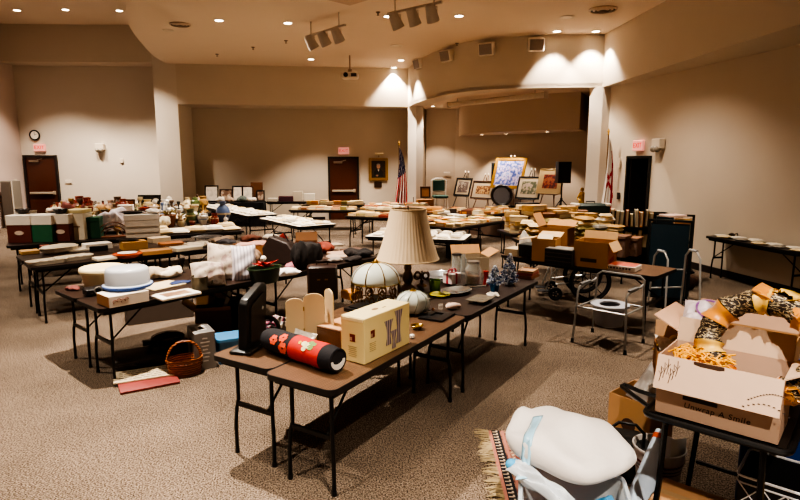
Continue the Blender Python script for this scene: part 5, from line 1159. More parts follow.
t = thing('oval_loaf_pan', 'oval white lidded pan standing behind the moulded dishes', 'pan', on(51, 255) + Vector((0, .2, 0)), T6.a + .3); m = MB(); m.lathe([(.16, 0), (.22, .03), (.23, .09), (.2, .11), (.08, .125), (0, .125)], 26, sx=1.1, sy=.6); m.build('pan_body', C('#cfc2ac', .4, .05), t); m = MB(); m.tube([(.235 * 1.1 * math.cos(2 * PI * k / 26), .235 * .6 * math.sin(2 * PI * k / 26), .085) for k in range(26)], .007, 5, closed=True); m.build('rim', DISH, t)
for k, (x, y, w, d, h, col, lab, nm, ct) in enumerate(((24, 255, .22, .2, .05, '#c79a5c', 'tan flat basket lid at the far corner of dish table', 'basket_lid', 'lid'), (40, 251, .12, .12, .07, '#7a3a24', 'small red-brown pot behind the tan lid', 'small_pot', 'pot'), (74, 252, .30, .22, .03, '#d9cdb8', 'flat white tray behind the second moulded dish', 'tray', 'tray'),
        (93, 250, .36, .22, .09, '#e0d8cc', 'white box with dark front beside the white tray', 'white_box', 'box'), (130, 250, .34, .24, .12, '#b98a4e', 'tan wooden crate with black plate on top', 'wood_crate', 'crate'), (100, 261, .26, .2, .035, '#d6c9b4', 'white floral plate pile beyond moulded dishes', 'square_plate', 'plate'),
        (152, 255, .40, .22, .06, '#a87a4a', 'long tan board game box behind the black goblet', 'game_box', 'box'), (183, 251, .40, .26, .05, '#cbbfa9', 'flat cream linen box behind the floral pillow', 'linen_box', 'box'), (168, 246, .34, .22, .04, '#b5703c', 'orange-brown book behind the flat cream linen box', 'book', 'book'), (156, 243, .3, .2, .08, '#d0b99a', 'pale tan box on the dish table beyond the crate', 'tan_box', 'box'), (195, 244, .32, .2, .03, '#2a1f1a', 'black tray at the end of the dish tables', 'tray', 'tray'))):
    shut_box(nm, lab, ct, on(x, y) + Vector((0, .12, 0)), T6.a + .1 * math.sin(k * 3), w, d, h, col, tape=False)
t = shut_box('black_box', 'black flat box standing against the white box', 'box', on(99, 251) + Vector((.0, .0, 0)), T6.a, .24, .03, .075, '#151212', tape=False)
plate('black_plate', 'black oval plate on top of the tan wooden crate', on(125, 250) + Vector((0, .12, .122)), .13, '#141214', .02, 1.3)
plate('orange_dish', 'round orange-red dish in the middle of dish table', on(126, 258) + Vector((0, .05, 0)), .17, '#b04a24', .05, 1.1, .3)
plate('white_plate', 'white plate nested on the orange-red dish', on(126, 258) + Vector((0, .05, .045)), .11, '#e0d6cc', .02, 1.1, .3)
plate('dark_platter', 'dark oval platter beside the cream linens', on(206, 238) + Vector((0, .05, 0)), .2, '#2b2320', .02, 1.3, .6)
# ================================================================= SMALL THINGS SHOWN FROM AFAR: one mesh per kind and colour, each thing an object of its own
BOOKC = {'tan': '#c39a5e', 'cream': '#dcc496', 'brown': '#7d4f2c', 'orange': '#c07a34', 'olive': '#8a7a44', 'dark': '#33241c', 'white': '#e2d8c6', 'rust': '#9a4a26', 'navy': '#2e3f66', 'grey': '#8d857a'}
def book_mesh(col):
    m = MB(); m.box((0, 0, .07), (1, 1, .14)); m.box((0, 0, .93), (1, 1, .14)); m.box((-.47, 0, .5), (.06, 1, .9)); m.mi = 1; m.box((.0, 0, .5), (.94, .94, .74)); return m.mesh('book', [C(BOOKC[col], .6, .25, 3), C('#dccdb0', .8, .1, 30)], 0)
def packet_mesh(col):
    m = MB()
    def g(s): return lambda u, v: ((u - .5), (v - .5), .5 + s * .5 * max(0, 1 - abs(2 * u - 1) ** 9) ** .5 * max(0, 1 - abs(2 * v - 1) ** 9) ** .5 * (.9 + .1 * s * math.sin(7 * u + 3 * v)))
    m.grid(g(1), 8, 8); n0 = len(m.f); m.grid(g(-1), 8, 8)
    for i in range(n0, len(m.f)): m.f[i] = m.f[i][::-1]
    return m.mesh('packet', C(BOOKC[col], .7, .2, 4), 50)
def lay(tb, kinds, rows, cols, label, group, name='book', cat='book', w=(.20, .27), d=(.15, .21), h=(.03, .09), u0=.06, v0=.09, stack=1, jit=.4, seed=1, mk=book_mesh, key='book', skip=.0):
    """lay things out in rows on a table; label: text with {c} {o} {r}"""
    rnd = random.Random(seed); RN = ['front', 'second', 'third', 'fourth', 'fifth'] if rows > 2 else ['front', 'back']
    for r in range(rows):
        n = 0
        for k in range(cols):
            u = u0 + (tb.L - 2 * u0) * (k + .5) / cols + rnd.uniform(-.02, .02); v = v0 + (tb.W - 2 * v0) * (r + .5) / rows + rnd.uniform(-.015, .015); z = TZ + .003
            ns = stack if isinstance(stack, int) else rnd.randint(*stack); n += 1
            for s in range(ns):
                if rnd.random() < skip: continue
                c = rnd.choice(kinds); ww, dd_, hh = rnd.uniform(*w), rnd.uniform(*d), rnd.uniform(*h)
                lab = label.format(c=c, o=ORD[n - 1], r=RN[r], s=(['lowest', 'second', 'third', 'fourth', 'fifth', 'sixth', 'topmost'][s] if ns > 1 else ''))
                copy_of((key, c), lambda c=c: mk(c), name, lab, cat, tb.at(u, v, z), tb.a + rnd.uniform(-jit, jit) + (PI / 2 if rnd.random() < .5 else 0), (ww, dd_, hh), group); z += hh * .96
# ---- tables of books by the stage
T16 = table((-2.95, 14.75), 0, 1.83, .78, 'book table in front of the far exit door', LAMD)
T16b = table((-2.9, 16.5), 0, 1.83, .78, 'book table closer to the far exit door', LAMD)
T16c = table((-1.0, 15.9), -4, 1.83, .78, 'book table below the gilt portrait', LAMD)
T17 = table((-1.33, 13.2), -24, 1.83, .78, 'book table behind the pleated lampshade', LAMD)
T17b = table((-1.15, 14.98), -24, 1.83, .78, 'book table in front of the American flag', LAMD)
T18 = table((1.03, 10.75), 49.5, 2.1, .78, 'dark book table next to the pleated lamp on its stage side', LAMD)
T18b = table((.40, 11.3), 49.5, 2.1, .78, 'dark book table second from the lamp toward the stage', LAMD)
T18c = table((1.9, 13.25), 42, 1.83, .78, 'dark book table just below the framed pictures', LAMD)
T18d = table((.95, 13.5), 42, 1.2, .78, 'dark book table beside the tall pier', LAMD)
WARM = ['tan', 'tan', 'cream', 'orange', 'brown', 'cream', 'olive']
WARM2 = ['tan', 'cream', 'cream', 'brown', 'rust', 'orange', 'dark', 'white']
lay(T16, WARM, 3, 8, '{c} paperback, {o} from the pier end, {r} row of table before exit door', 'paperbacks before the exit door', seed=1)
lay(T16b, WARM, 2, 8, '{c} paperback, {o} from the pier end, {r} row of table closer to exit door', 'paperbacks close to the exit door', seed=2, h=(.05, .12))
lay(T16c, WARM2, 3, 8, '{c} paperback, {o} from the door end, {r} row of table below gilt portrait', 'paperbacks below the portrait', seed=3, h=(.04, .10))
lay(T17, WARM, 3, 8, '{c} paperback, {o} from the door end, {r} row of table behind pleated lampshade', 'paperbacks behind the lampshade', seed=4)
lay(T17b, WARM2, 3, 8, '{c} paperback, {o} from the door end, {r} row of table before American flag', 'paperbacks before the flag', seed=5, h=(.04, .10))
lay(T18, ['tan', 'cream', 'cream', 'orange', 'tan', 'olive'], 3, 9, '{c} paperback, {o} from the lamp end, {r} row of table next to pleated lamp', 'paperbacks on the lamp side', seed=6)
lay(T18b, WARM2 + ['navy', 'grey', 'dark'], 3, 9, '{c} hardback, {o} from the lamp end, {r} row of second table toward the stage', 'hardbacks on the second table', seed=7, h=(.03, .08))
lay(T18c, WARM, 3, 7, '{c} paperback, {o} from the lamp end, {r} row of table below framed pictures', 'paperbacks below the pictures', seed=8, h=(.05, .12))
lay(T18d, WARM2, 3, 5, '{c} hardback, {o} from the lamp end, {r} row of table beside tall pier', 'hardbacks beside the pier', seed=9, h=(.04, .10))
t = shut_box('book_box', 'long brown book box on the table below framed pictures', 'box', T18c.at(.5, .62), T18c.a + .3, .9, .3, .10, '#5d3320', tape=False)
t = shut_box('book_box', 'tan book box beside the small framed picture and pier', 'box', T18d.at(.3, .60), T18d.a - .6, .55, .3, .14, '#b98244', tape=False)
t = shut_box('red_tray', 'flat red-brown tray at edge of the white table by lamp', 'tray', GY(383, 226, 11.6) * Vector((1, 1, 0)) + Vector((0, .0, TZ + .002)) if False else T17.at(1.15, .12), T17.a, .5, .2, .06, '#8e3b2c', tape=False)
for k, x in enumerate((.25, .7)):
    copy_of(('leg',), lambda: (lambda m: (m.box((0, 0, .5), (1, 1, 1)), m.mesh('bin', C('#2a1c18', .6), 0))[1])(MB()), 'floor_bin', ['dark storage bin on the floor under the book table by lamp', 'second dark storage bin under the book table by lamp'][k], 'bin', T18.at(.6 + x * 1.1, .5, 0), T18.a, (.42, .3, .34))
# ---- white tables
T13 = table((-3.24, 12.73), -54, 2.1, .86, 'white-topped table of small packets before the book tables', LAMD)
T14 = table((-.62, 9.62), -16, 1.75, .80, 'white-topped table partly hidden by the pleated lampshade', LAMD)
WH = C('#e6ddcc', .8, .05, 20)
def topcloth(tb, label):
    t = thing('table_paper', label, 'table covering', tb.at(tb.L / 2, tb.W / 2, TZ + .0015), tb.a); m = MB(); m.box((0, 0, .002), (tb.L * .985, tb.W * .96, .004)); m.build('sheet', WH, t, smooth=0)
topcloth(T12, 'white paper covering the table before the framed pictures'); topcloth(T12b, 'white paper covering the table end near draped picture table')
topcloth(T13, 'white paper covering the table of small packets'); topcloth(T14, 'white paper covering the table half hidden by lampshade')
for tb, nm, sd, c in ((T12, 'table before the framed pictures', 21, (3, 8)), (T12b, 'table toward the draped picture table', 22, (3, 8)), (T13, 'small packets table before book tables', 23, (4, 8)), (T14, 'white table half hidden by lampshade', 24, (4, 7))):
    tb2 = Spot(); tb2.__dict__.update(tb.__dict__); tb2.at = (lambda f: lambda u, v, z: f(u, v, z + .005))(tb.at)
    lay(tb2, ['white', 'white', 'cream', 'white', 'white'] if sd < 23 else ['white', 'white', 'cream', 'white', 'grey'] , c[0], c[1], '{c} packet, {o} from wall end, {r} row of ' + nm, 'packets on the ' + nm, 'packet', 'packet', (.15, .24), (.10, .18), (.025, .06) if sd != 24 else (.03, .09), mk=packet_mesh, key='packet', seed=sd, jit=.25)
# ---- linens on the table behind the dishes
tb = T7b
rnd = random.Random(31)
for k in range(12):
    u = .12 + (k % 6) * .30; v = .2 + .34 * (k // 6); c = ['white', 'cream', 'white', 'cream'][k % 4]
    copy_of(('packet', c), lambda c=c: packet_mesh(c), 'folded_linen', f'{c} folded linen, {ORD[k % 6]} from the maroon box end, {"front" if k < 6 else "back"} row of linen table', 'linen', tb.at(u, v), tb.a + rnd.uniform(-.3, .3), (.34, .24, rnd.uniform(.06, .12)), 'folded linens')
# ---- white side table between vases and draped table
T10 = table((-5.55, 12.5), 20, 1.0, .6, 'small white-topped table beside the black draped table', LAMD)
topcloth(T10, 'white paper covering the small table by black drape')
for k in range(4): copy_of(('packet', 'white'), lambda: packet_mesh('white'), 'folded_linen', f'white folded cloth, {ORD[k]} from the vase end of small white-topped table', 'linen', T10.at(.15 + .23 * k, .3), .3 * k, (.2, .2, .08 + .03 * (k % 2)), 'cloths on the small white table')
# ---- black draped tables
def draped(name, label, cx, cy, rz, L, W, skirt=True):
    t = thing(name, label, 'table', (cx, cy, 0), rz); DR = C('#100e10', .9, .2, 12, bump=.2)
    m = MB(); m.box((0, 0, .74), (L, W, .02), ch=.006); m.build('draped_top', DR, t)
    m = MB(); N = 120; P = []
    per = [(-L / 2, -W / 2), (L / 2, -W / 2), (L / 2, W / 2), (-L / 2, W / 2)]
    vs = []; tot = 2 * (L + W)
    for i in range(N):
        s = tot * i / N; k = 0; e = [L, W, L, W]
        while s > e[k]: s -= e[k]; k += 1
        a = Vector(per[k]); b = Vector(per[(k + 1) % 4]); p = a.lerp(b, s / e[k]); n = Vector(((b - a).y, -(b - a).x)).normalized(); P.append((p, n))
    for z, am in ((.74, 0), (.5, .006), (.25, .012), (.02, .02)):
        for i, (p, n) in enumerate(P): q = p + n * (.004 + am + am * math.sin(i * 1.3)); vs.append((q.x, q.y, z))
    m.add(vs, [(r * N + i, r * N + (i + 1) % N, (r + 1) * N + (i + 1) % N, (r + 1) * N + i) for r in range(3) for i in range(N)]); m.build('skirt', DR, t)
    q = Spot(); d = Vector((math.cos(rz), math.sin(rz), 0)); n_ = Vector((-math.sin(rz), math.cos(rz), 0)); s0 = Vector((cx, cy, 0)) - d * L / 2 - n_ * W / 2
    q.at = lambda u, v, z=.752: s0 + d * u + n_ * v + Vector((0, 0, z)); q.a = rz; q.L = L; q.W = W; return q
D9 = draped('draped_table', 'black draped table standing against the wide pier', -7.0, 15.9, .05, 1.3, .7)
D11 = draped('draped_table', 'black draped table of framed pictures by the recess wall', -5.3, 17.6, .12, 2.05, .7)
t = solo('white_tray', 'long white tray of papers on black table against pier', 'tray', (lambda m: (m.box((0, 0, .02), (.9, .4, .04), ch=.01), m)[1])(MB()), WH, D9.at(.6, .3), .1)
for k in range(3): copy_of(('packet', 'white'), lambda: packet_mesh('white'), 'folded_cloth', f'white folded cloth, {ORD[k]} from the clock end of tray on black table', 'cloth', D9.at(.3 + .28 * k, .3, .793), .2 * k, (.24, .2, .10 - .02 * k), 'cloths on the tray')
# framed pictures standing on it
def framed(name, label, p, rz, w, h, fr, fcol, pic, tilt=.18, mat=None, matw=.05, depth=.03, cat='picture', grp=None, extra=None):
    """picture standing or leaning; p is the middle of its lower edge"""
    t = thing(name, label, cat, p, rz, grp); T = ME((0, 0, 0), (-tilt, 0, 0))
    for nm, (cx, cz, sx, sz) in dict(a=(-w / 2 + fr / 2, h / 2, fr, h), b=(w / 2 - fr / 2, h / 2, fr, h), c=(0, fr / 2, w - 2 * fr, fr), d=(0, h - fr / 2, w - 2 * fr, fr)).items():
        if nm == 'a': m = MB(); m.M = T
        m.box((cx, 0, cz), (sx, depth, sz), ch=depth * .25)
    m.build('frame', fcol, t)
    m = MB(); m.M = T
    if mat: m.box((0, .003, h / 2), (w - 2 * fr, .012, h - 2 * fr)); m.build('mat_board', mat, t, smooth=0); m = MB(); m.M = T
    mw = matw if mat else 0
    m.box((0, 0, h / 2), (w - 2 * fr - 2 * mw, .012, h - 2 * fr - 2 * mw)); m.build('picture', pic, t, smooth=0)
    if extra: extra(t, T, w, h)
    return t
WOODF = C('#3a2116', .4, .2, 10); BLKF = C('#15110f', .4, .1); GILT = C('#b98d3a', .3, .2, 30, metal=.7, bump=.3)
pic1 = blotch_mat('sepia_picture', [(0, '#2a1d18'), (.45, '#7a5a48'), (.6, '#d8c6b0'), (1, '#4a342a')], 6)
pic2 = blotch_mat('pale_picture', [(0, '#6a5a50'), (.5, '#e0d6c8'), (1, '#b59a84')], 7)
for k, (u, w, h, fc, pc, lab) in enumerate(((.42, .42, .52, BLKF, pic2, 'black-framed pale picture, first from the pier along the black draped table'), (.86, .40, .40, WOODF, pic1, 'brown-framed sepia picture, second from the pier along the black draped table'), (1.22, .34, .50, BLKF, pic2, 'narrow black-framed picture, third from the pier along the black draped table'), (1.52, .36, .50, WOODF, pic2, 'brown-framed pale picture, fourth from the pier along the black draped table'), (1.92, .26, .36, BLKF, pic1, 'small black-framed picture at the end of black draped table'))):
    framed('framed_picture', lab, D11.at(u, .42), D11.a, w, h, .04, fc, pc, cat='picture')
shut_box('brown_box', 'brown box behind the pictures on the black draped table', 'box', D11.at(1.8, .58), .1, .35, .18, .60, '#6d4326', tape=False)
for k, (u, c, s, lab) in enumerate(((.12, '#c9a08e', .3, 'pink cloth bundle at end of the black draped table'), (.75, '#d9d0c2', .22, 'cream cloth bundle between pictures on black draped table'), (1.05, '#b9a08a', .2, 'tan cloth bundle by narrow picture on black draped table'), (1.4, '#56605c', .34, 'dark green cloth bundle on the black draped table'), (1.68, '#d5c9bc', .3, 'pale lace bundle on the black draped table'))):
    cloth_lump('cloth_bundle', lab, 'cloth', D11.at(u, .17), s, .22, .16, c, 140 + k)
# table with purple box near exit door
T15 = table((-4.25, 17.7), 5, 1.5, .6, 'dark table carrying the purple case beside recess wall', LAMD)
for k, (u, w, d, h, col, lab, nm, ct) in enumerate(((.2, .3, .3, .10, '#d8cdbb', 'white box at the end of the purple case table', 'white_box', 'box'), (.62, .46, .3, .16, '#4a2430', 'purple-brown case on dark table by recess wall', 'purple_case', 'case'), (1.0, .3, .12, .32, '#d3c6b2', 'cream upright carton beside the purple case', 'cream_carton', 'carton'), (1.36, .34, .10, .24, '#e8dfce', 'white card sign standing past the cream carton', 'card_sign', 'sign'))):
    shut_box(nm, lab, ct, T15.at(u, .3), T15.a, w, d, h, col, tape=False)
m = MB(); m.sph((0, 0, .04), (.05, .04, .04), 10, 6); m.lathe([(.06, 0), (.05, .01), (.012, .03), (.012, .2), (.02, .22), (0, .23)], 12); solo('candlestick', 'black candlestick at far end of table below portrait', 'candlestick', m, BLACKM, T16c.at(1.35, .70), 0)
# ================================================================= KNICK-KNACK TABLES
t_boxes = [(19, 243, 22, 16, '#5a2418', '#dcd2c4', 'maroon box with white lid, first of the front row'), (41, 242.5, 20, 16, '#1f5a3c', '#e0d6c8', 'green box with white lid, second of the front row'), (60, 241.5, 17, 15, '#5a2418', '#dcd2c4', 'maroon box with white lid, third of the front row')]
for k, (x, y, wpx, hpx, c, l, lab) in enumerate(t_boxes):
    p = on(x, y) + Vector((0, .17, 0)); s = mpp(p); t = lidbox('gift_carton', lab, 'box', p, .12, wpx * s, .34, .44, c, l, .36)
    m = MB(); m.prism([(.07 * math.cos(a * PI / 8), .035 * math.sin(a * PI / 8)) for a in range(16)], 0, .002); q = m.build('oval_label', C('#cdb8a6', .5), t, smooth=0) if k != 1 else None
    if q: q.location = (0, -.172, .16); q.rotation_euler = (PI / 2, 0, 0)
p = on(75.5, 240) + Vector((0, .17, 0)); s = mpp(p); t = lidbox('ivory_carton', 'tall ivory carton beside the third maroon box', 'box', p, .12, 16 * s, .34, .50, '#ded2bc', '#d9c792', .12)
m = MB(); m.box((0, -.172, .22), (.14, .002, .02)); m.build('printed_line', C('#9a7a5a', .6), t, smooth=0)
p = on(90, 239) + Vector((0, .16, 0)); lidbox('green_carton', 'dark green carton leaning beside the tall ivory carton', 'box', p, .3, 13 * mpp(p), .3, .36, '#16462f', '#1b5238', .2)
for k, (x, lab) in enumerate(((19, 'dark bowl on the first maroon box'), (57, 'dark bowl on the third maroon box'))):
    p = on(x, 242) + Vector((0, .17, .445)); plate('dark_bowl', lab, p, .11, '#2b211d', .07, cat='bowl')
t = thing('wire_rack', 'brown hooped wire rack beside the white container', 'rack', on(111, 238) + Vector((0, .1, 0)), .4)
for k, r in enumerate((.22, .17, .12)): m = MB(); m.torus((0, (k - 1) * .06, 0), r * 1.2, .009, 20, 6, 'Y', 1.0, 0, PI); m.build('hoop', C('#7a4a30', .5, .2), t)
m = MB(); m.box((0, 0, .01), (.5, .16, .02)); m.build('base_bar', C('#7a4a30', .5, .2), t, smooth=0)
p = on(139, 238) + Vector((0, .16, 0)); t = lidbox('white_container', 'wide white plastic container with lid on knick-knack table', 'container', p, .45, 31 * mpp(p), .34, .40, '#cfc4b6', '#dcd2c6', .25)
m = MB(); m.box((0, -.177, .10), (.5, .012, .012)); m.box((0, -.177, .20), (.5, .012, .012)); m.build('ridge', C('#b9ac9c', .5), t, smooth=0)
plate('dark_dish', 'flat dark dish on top of the wide white container', p + Vector((-.15, 0, .405)), .17, '#1e1817', .03, 1.3, .4)
cloth_lump('white_cloth', 'white cloth folded on top of the white container', 'cloth', p + Vector((.2, .05, .40)), .26, .2, .08, '#e0d8d0', 151)
cloth_lump('lilac_cloth', 'white and lilac patterned cloth bundle behind wire rack', 'cloth', on(101, 236) + Vector((0, .35, .1)), .55, .35, .32, '#cfc6cc', 152)
shut_box('white_carton', 'tall white carton standing behind the wire rack', 'carton', on(117, 233) + Vector((0, .4, 0)), .3, .26, .2, .48, '#e0d6ca', tape=False)
shut_box('dark_crate', 'dark crate among knick-knacks behind the green carton', 'crate', T7.at(1.02, .60), T7.a, .34, .2, .36, '#33261c', tape=False)
shut_box('black_box', 'black square box behind the dark crate', 'box', T8.at(.66, .36), .3, .36, .16, .36, '#1f211c', tape=False)
cloth_lump('beige_hat', 'beige plush hat on the white cloth beside container', 'hat', on(152, 232) + Vector((0, .25, .05)), .42, .36, .20, '#c9bda8', 153)
t = thing('woven_planter', 'brown woven planter past the wide white container', 'planter', on(162, 229) + Vector((0, .3, 0))); m = MB(); m.lathe([(.11, 0), (.15, .1), (.16, .24), (.15, .25), (.13, .2), (0, .18)], 18); m.build('planter_body', WK, t); m = MB()
for k in range(14): a = k * 2.4; m.tube([(0, 0, .2), (.08 * math.cos(a), .08 * math.sin(a), .30), (.17 * math.cos(a), .17 * math.sin(a), .28 + .03 * (k % 3))], .012, 5)
m.build('dried_stems', C('#8a7a4a', .8, .2), t)
# generic little vases, figures and bowls: kind, profile
PROF = {'vase': [(.5, 0), (.7, .15), (1, .45), (.8, .7), (.38, .85), (.5, 1), (.4, 1), (.3, .85), (0, .8)], 'pitcher': [(.7, 0), (1, .3), (.9, .6), (.55, .8), (.7, 1), (.6, 1), (.45, .8), (0, .7)], 'ginger_jar': [(.5, 0), (.55, .05), (1, .5), (.9, .72), (.5, .8), (.56, .82), (.5, .92), (.12, .95), (.12, 1), (0, 1)], 'teapot': [(.6, 0), (1, .35), (.95, .6), (.5, .8), (.15, .85), (.18, .95), (0, 1)], 'bowl': [(.4, 0), (.45, .1), (1, .9), (1, 1), (.92, .95), (.3, .2), (0, .2)], 'candle_holder': [(1, 0), (.9, .08), (.25, .16), (.2, .7), (.5, .85), (.5, 1), (0, .95)], 'urn': [(.55, 0), (.25, .12), (.3, .2), (1, .5), (.9, .75), (.6, .85), (.85, 1), (.7, 1), (0, .8)]}
CER = {'white': '#e0d8cc', 'cream': '#d8c6a0', 'amber': '#a8834c', 'brown': '#57412f', 'blue': '#55678a', 'red': '#8a3426', 'green': '#5c6a40', 'black': '#26201d', 'pink': '#c2a89c', 'gold': '#b8924a'}
def knick_mesh(kind, col):
    m = MB(); m.lathe([(r * .5, z) for r, z in PROF[kind]], 16)
    if kind in ('pitcher', 'teapot'):
        m.tube([(.45, 0, .75), (.72, 0, .7), (.72, 0, .35), (.47, 0, .28)], .06, 6)
        m.tube([(-.40, 0, .4), (-.62, 0, .6), (-.72, 0, .78)], [.11, .08, .06], 6)
    if kind in ('urn', 'ginger_jar'):
        for s in (-1, 1): m.tube([(s * .42, 0, .72), (s * .62, 0, .66), (s * .60, 0, .5), (s * .48, 0, .45)], .045, 6)
    m.mi = 1; m.lathe([(PROF[kind][2][0] * .505, PROF[kind][2][1] - .04), (PROF[kind][2][0] * .515, PROF[kind][2][1]), (PROF[kind][2][0] * .505, PROF[kind][2][1] + .04)], 16, cap=False)
    return m.mesh(kind, [C(CER[col], .3, .15, 5, coat=.3), C({'white': '#8a9ab0', 'cream': '#8a5a34'}.get(col, '#d6c6a6'), .4)], 40)
def figurine_mesh(col):
    m = MB(); m.cyl((0, 0, 0), (0, 0, .06), .4, n=14); m.lathe([(.36, .06), (.42, .12), (.30, .35), (.2, .5), (.24, .62), (.2, .72), (.09, .78), (0, .79)], 14); m.sph((0, 0, .87), (.13, .13, .14), 10, 7)
    for s in (-1, 1): m.tube([(s * .2, 0, .69), (s * .3, -.08, .55), (s * .12, -.24, .48)], [.07, .06, .05], 6)
    m.mi = 1; m.sph((0, .03, .93), (.15, .14, .1), 10, 6); return m.mesh('figurine', [C(CER[col], .4, .15, 8), C('#4a2f20', .6)], 50)
KN = list(PROF) + ['figurine']
def knick_row(tb, n, seed, where, v, h=(.14, .34), cols=None, du=.06):
    rnd = random.Random(seed); used = {}
    for k in range(n):
        kd = rnd.choice(KN); c = rnd.choice(cols or list(CER)); hh = rnd.uniform(*h) * (.6 if kd in ('bowl', 'teapot') else 1); r = hh * (1.15 if kd in ('bowl', 'teapot') else rnd.uniform(.55, .75))
        u = du + (tb.L - 2 * du) * (k + .5) / n
        copy_of((kd, c), (lambda kd=kd, c=c: figurine_mesh(c) if kd == 'figurine' else knick_mesh(kd, c)), kd, f'{c} {kd.replace("_", " ")}, {ORD[k]} from clock end, {where}', kd.replace('_', ' '), tb.at(u, v + rnd.uniform(-.03, .03)), rnd.uniform(0, 6), (r, r, hh), None)
WCOL = ['white', 'cream', 'cream', 'amber', 'brown', 'white', 'gold', 'pink']
knick_row(T8, 9, 41, 'front row of knick-knack table behind maroon boxes', .18, (.2, .36), WCOL)
knick_row(T8, 9, 42, 'back row of knick-knack table behind maroon boxes', .52, (.26, .44), WCOL + ['red', 'green'])
knick_row(T8b, 8, 43, 'front row of vase table behind white container', .18, (.16, .3), WCOL + ['black', 'red'])
knick_row(T8b, 8, 44, 'back row of vase table behind white container', .54, (.3, .46), WCOL + ['red', 'green', 'blue'])
knick_row(T8c, 9, 45, 'front row of china table by the clock door', .2, (.16, .30), ['amber', 'white', 'cream', 'pink', 'brown', 'gold'])
knick_row(T8c, 10, 46, 'back row of china table by the clock door', .62, (.28, .44), ['amber', 'white', 'brown', 'red', 'pink'])
knick_row(T8d, 9, 47, 'front row of china table beside black drape', .2, (.2, .36), WCOL + ['black', 'blue'])
knick_row(T8d, 10, 48, 'back row of china table beside black drape', .62, (.3, .46), WCOL + ['black', 'green'])
knick_row(T8c, 9, 50, 'middle row of china table by the clock door', .41, (.24, .40), ['amber', 'white', 'cream', 'pink', 'brown', 'red'])
knick_row(T8d, 9, 51, 'middle row of china table beside black drape', .41, (.26, .40), WCOL + ['green'])
knick_row(T7, 5, 49, 'back row behind the lidded maroon boxes', .62, (.12, .2), ['amber', 'white', 'cream', 'brown'])
framed('framed_picture', 'dark framed picture standing among vases near the wall', T8d.at(.35, .68), .1, .56, .44, .05, BLKF, blotch_mat('white_flower_picture', [(0, '#15120f'), (.5, '#1f1a16'), (.56, '#e6dfd2'), (1, '#cfc4b0')], 4), .1)
framed('framed_picture', 'brown wooden panel picture standing by the china', T8c.at(1.72, .66), .1, .36, .34, .04, WOODF, C('#8a4a22', .5, .2), .1)
for k, (u, c, w, lab) in enumerate(((.55, '#7a4038', .5, 'maroon and pink cloth heap on the china table by door'), (.2, '#d8cdbc', .4, 'white cloth heap on china table closest to brown door'), (1.2, '#b58a5a', .4, 'tan basketry heap at back of the china table'))):
    cloth_lump('cloth_heap', lab, 'cloth', T8c.at(u, .38), w, .3, .30 if k == 0 else .2, c, 160 + k)
cloth_lump('flower_bunch', 'orange and yellow artificial flower bunch by the brown door', 'artificial flowers', T8.at(.25, .66), .4, .25, .24, '#c98a3a', 164)
# ================================================================= STAGE: pictures, easels, speaker, flags
PUR = blotch_mat('blue_floral_print', [(0, '#1f2a5a'), (.42, '#3f4f8a'), (.49, '#7480b0'), (.53, '#a87a98'), (.57, '#c9c4d6'), (.62, '#6676ae'), (1, '#aab8d6')], 11, .3, 5)
SEP = blotch_mat('brown_scene_print', [(0, '#2f1a10'), (.46, '#5f3820'), (.52, '#8a5a34'), (.58, '#a88a5c'), (1, '#4a2c1c')], 18, .5, 4)
RED = blotch_mat('red_figures_print', [(0, '#1f0d0a'), (.45, '#4a1812'), (.53, '#7a241a'), (.6, '#8a5030'), (1, '#1c100c')], 12, .5, 3)
GRN = blotch_mat('green_scene_print', [(0, '#22261c'), (.45, '#4c4e3a'), (.53, '#6f6a50'), (.58, '#a08a7c'), (1, '#2e2a20')], 12, .5, 3)
MIX = blotch_mat('mixed_scene_print', [(0, '#4a3f4a'), (.45, '#6f5c54'), (.53, '#3a2e2c'), (.6, '#a09284'), (1, '#5a4a44')], 12, .5, 3)
BM = C('#17120f', .45, .1); WM_ = C('#a8977e', .7, .04)
ZB = STZ
def easel(label, p, rz, h, zled, col, tilt):
    t = thing('display_easel', label, 'easel', p, rz); tt = math.tan(tilt); yb = .045; yt = yb + tt * (h - zled)
    for s in (-1, 1): m = MB(); m.tube([(s * .28, yb - tt * zled, 0), (s * .05, yt, h)], .013, 6); m.build('leg', col, t)
    m = MB(); m.tube([(0, yt + .16, 0), (0, yb + tt * (h * .93 - zled), h * .93)], .012, 6); m.build('rear_leg', col, t)
    m = MB(); m.box((0, .01, zled), (.52, .09, .022), ch=.004); m.build('ledge', col, t)
    for s in (-1, 1): m = MB(); m.sph((s * .06, yt, h + .02), (.022, .022, .035), 8, 6); m.build('finial', C('#d6cbb8', .4), t)
YAW, TILT = -.72, .34
def on_easel(px, py_bot, Yd, wpx, hpx, name, label, elabel, fr, fcol, pic, mat, matw, rz, top_extra, ecol, tilt=.16, extra=None):
    p = GY(px, py_bot, Yd); s = mpp(p); w = wpx * s; h = hpx * s * 1.02
    framed(name, label, (p.x, p.y, p.z), YAW, w / math.cos(YAW), h, fr, fcol, pic, TILT, mat, matw, .035, extra=extra)
    e = Vector((p.x, p.y, ZB)); easel(elabel, e, YAW, p.z - ZB + h * .95 + top_extra, p.z - ZB - .012, ecol, TILT)
E_BLK = C('#1b1512', .5, .1); E_WD = C('#6a4426', .5, .15)
on_easel(461, 196, 18.1, 14.5, 18.5, 'framed_picture', 'narrow dark-framed print on the easel closest to the pier', 'black display easel holding the narrow dark-framed print', .06, BM, MIX, WM_, .06, .35, .16, E_BLK)
on_easel(481, 199, 17.5, 20, 18.5, 'framed_picture', 'wide brown-framed landscape print on the second easel', 'wooden display easel holding the wide landscape print', .05, WOODF, SEP, WM_, .11, .3, .18, E_WD)
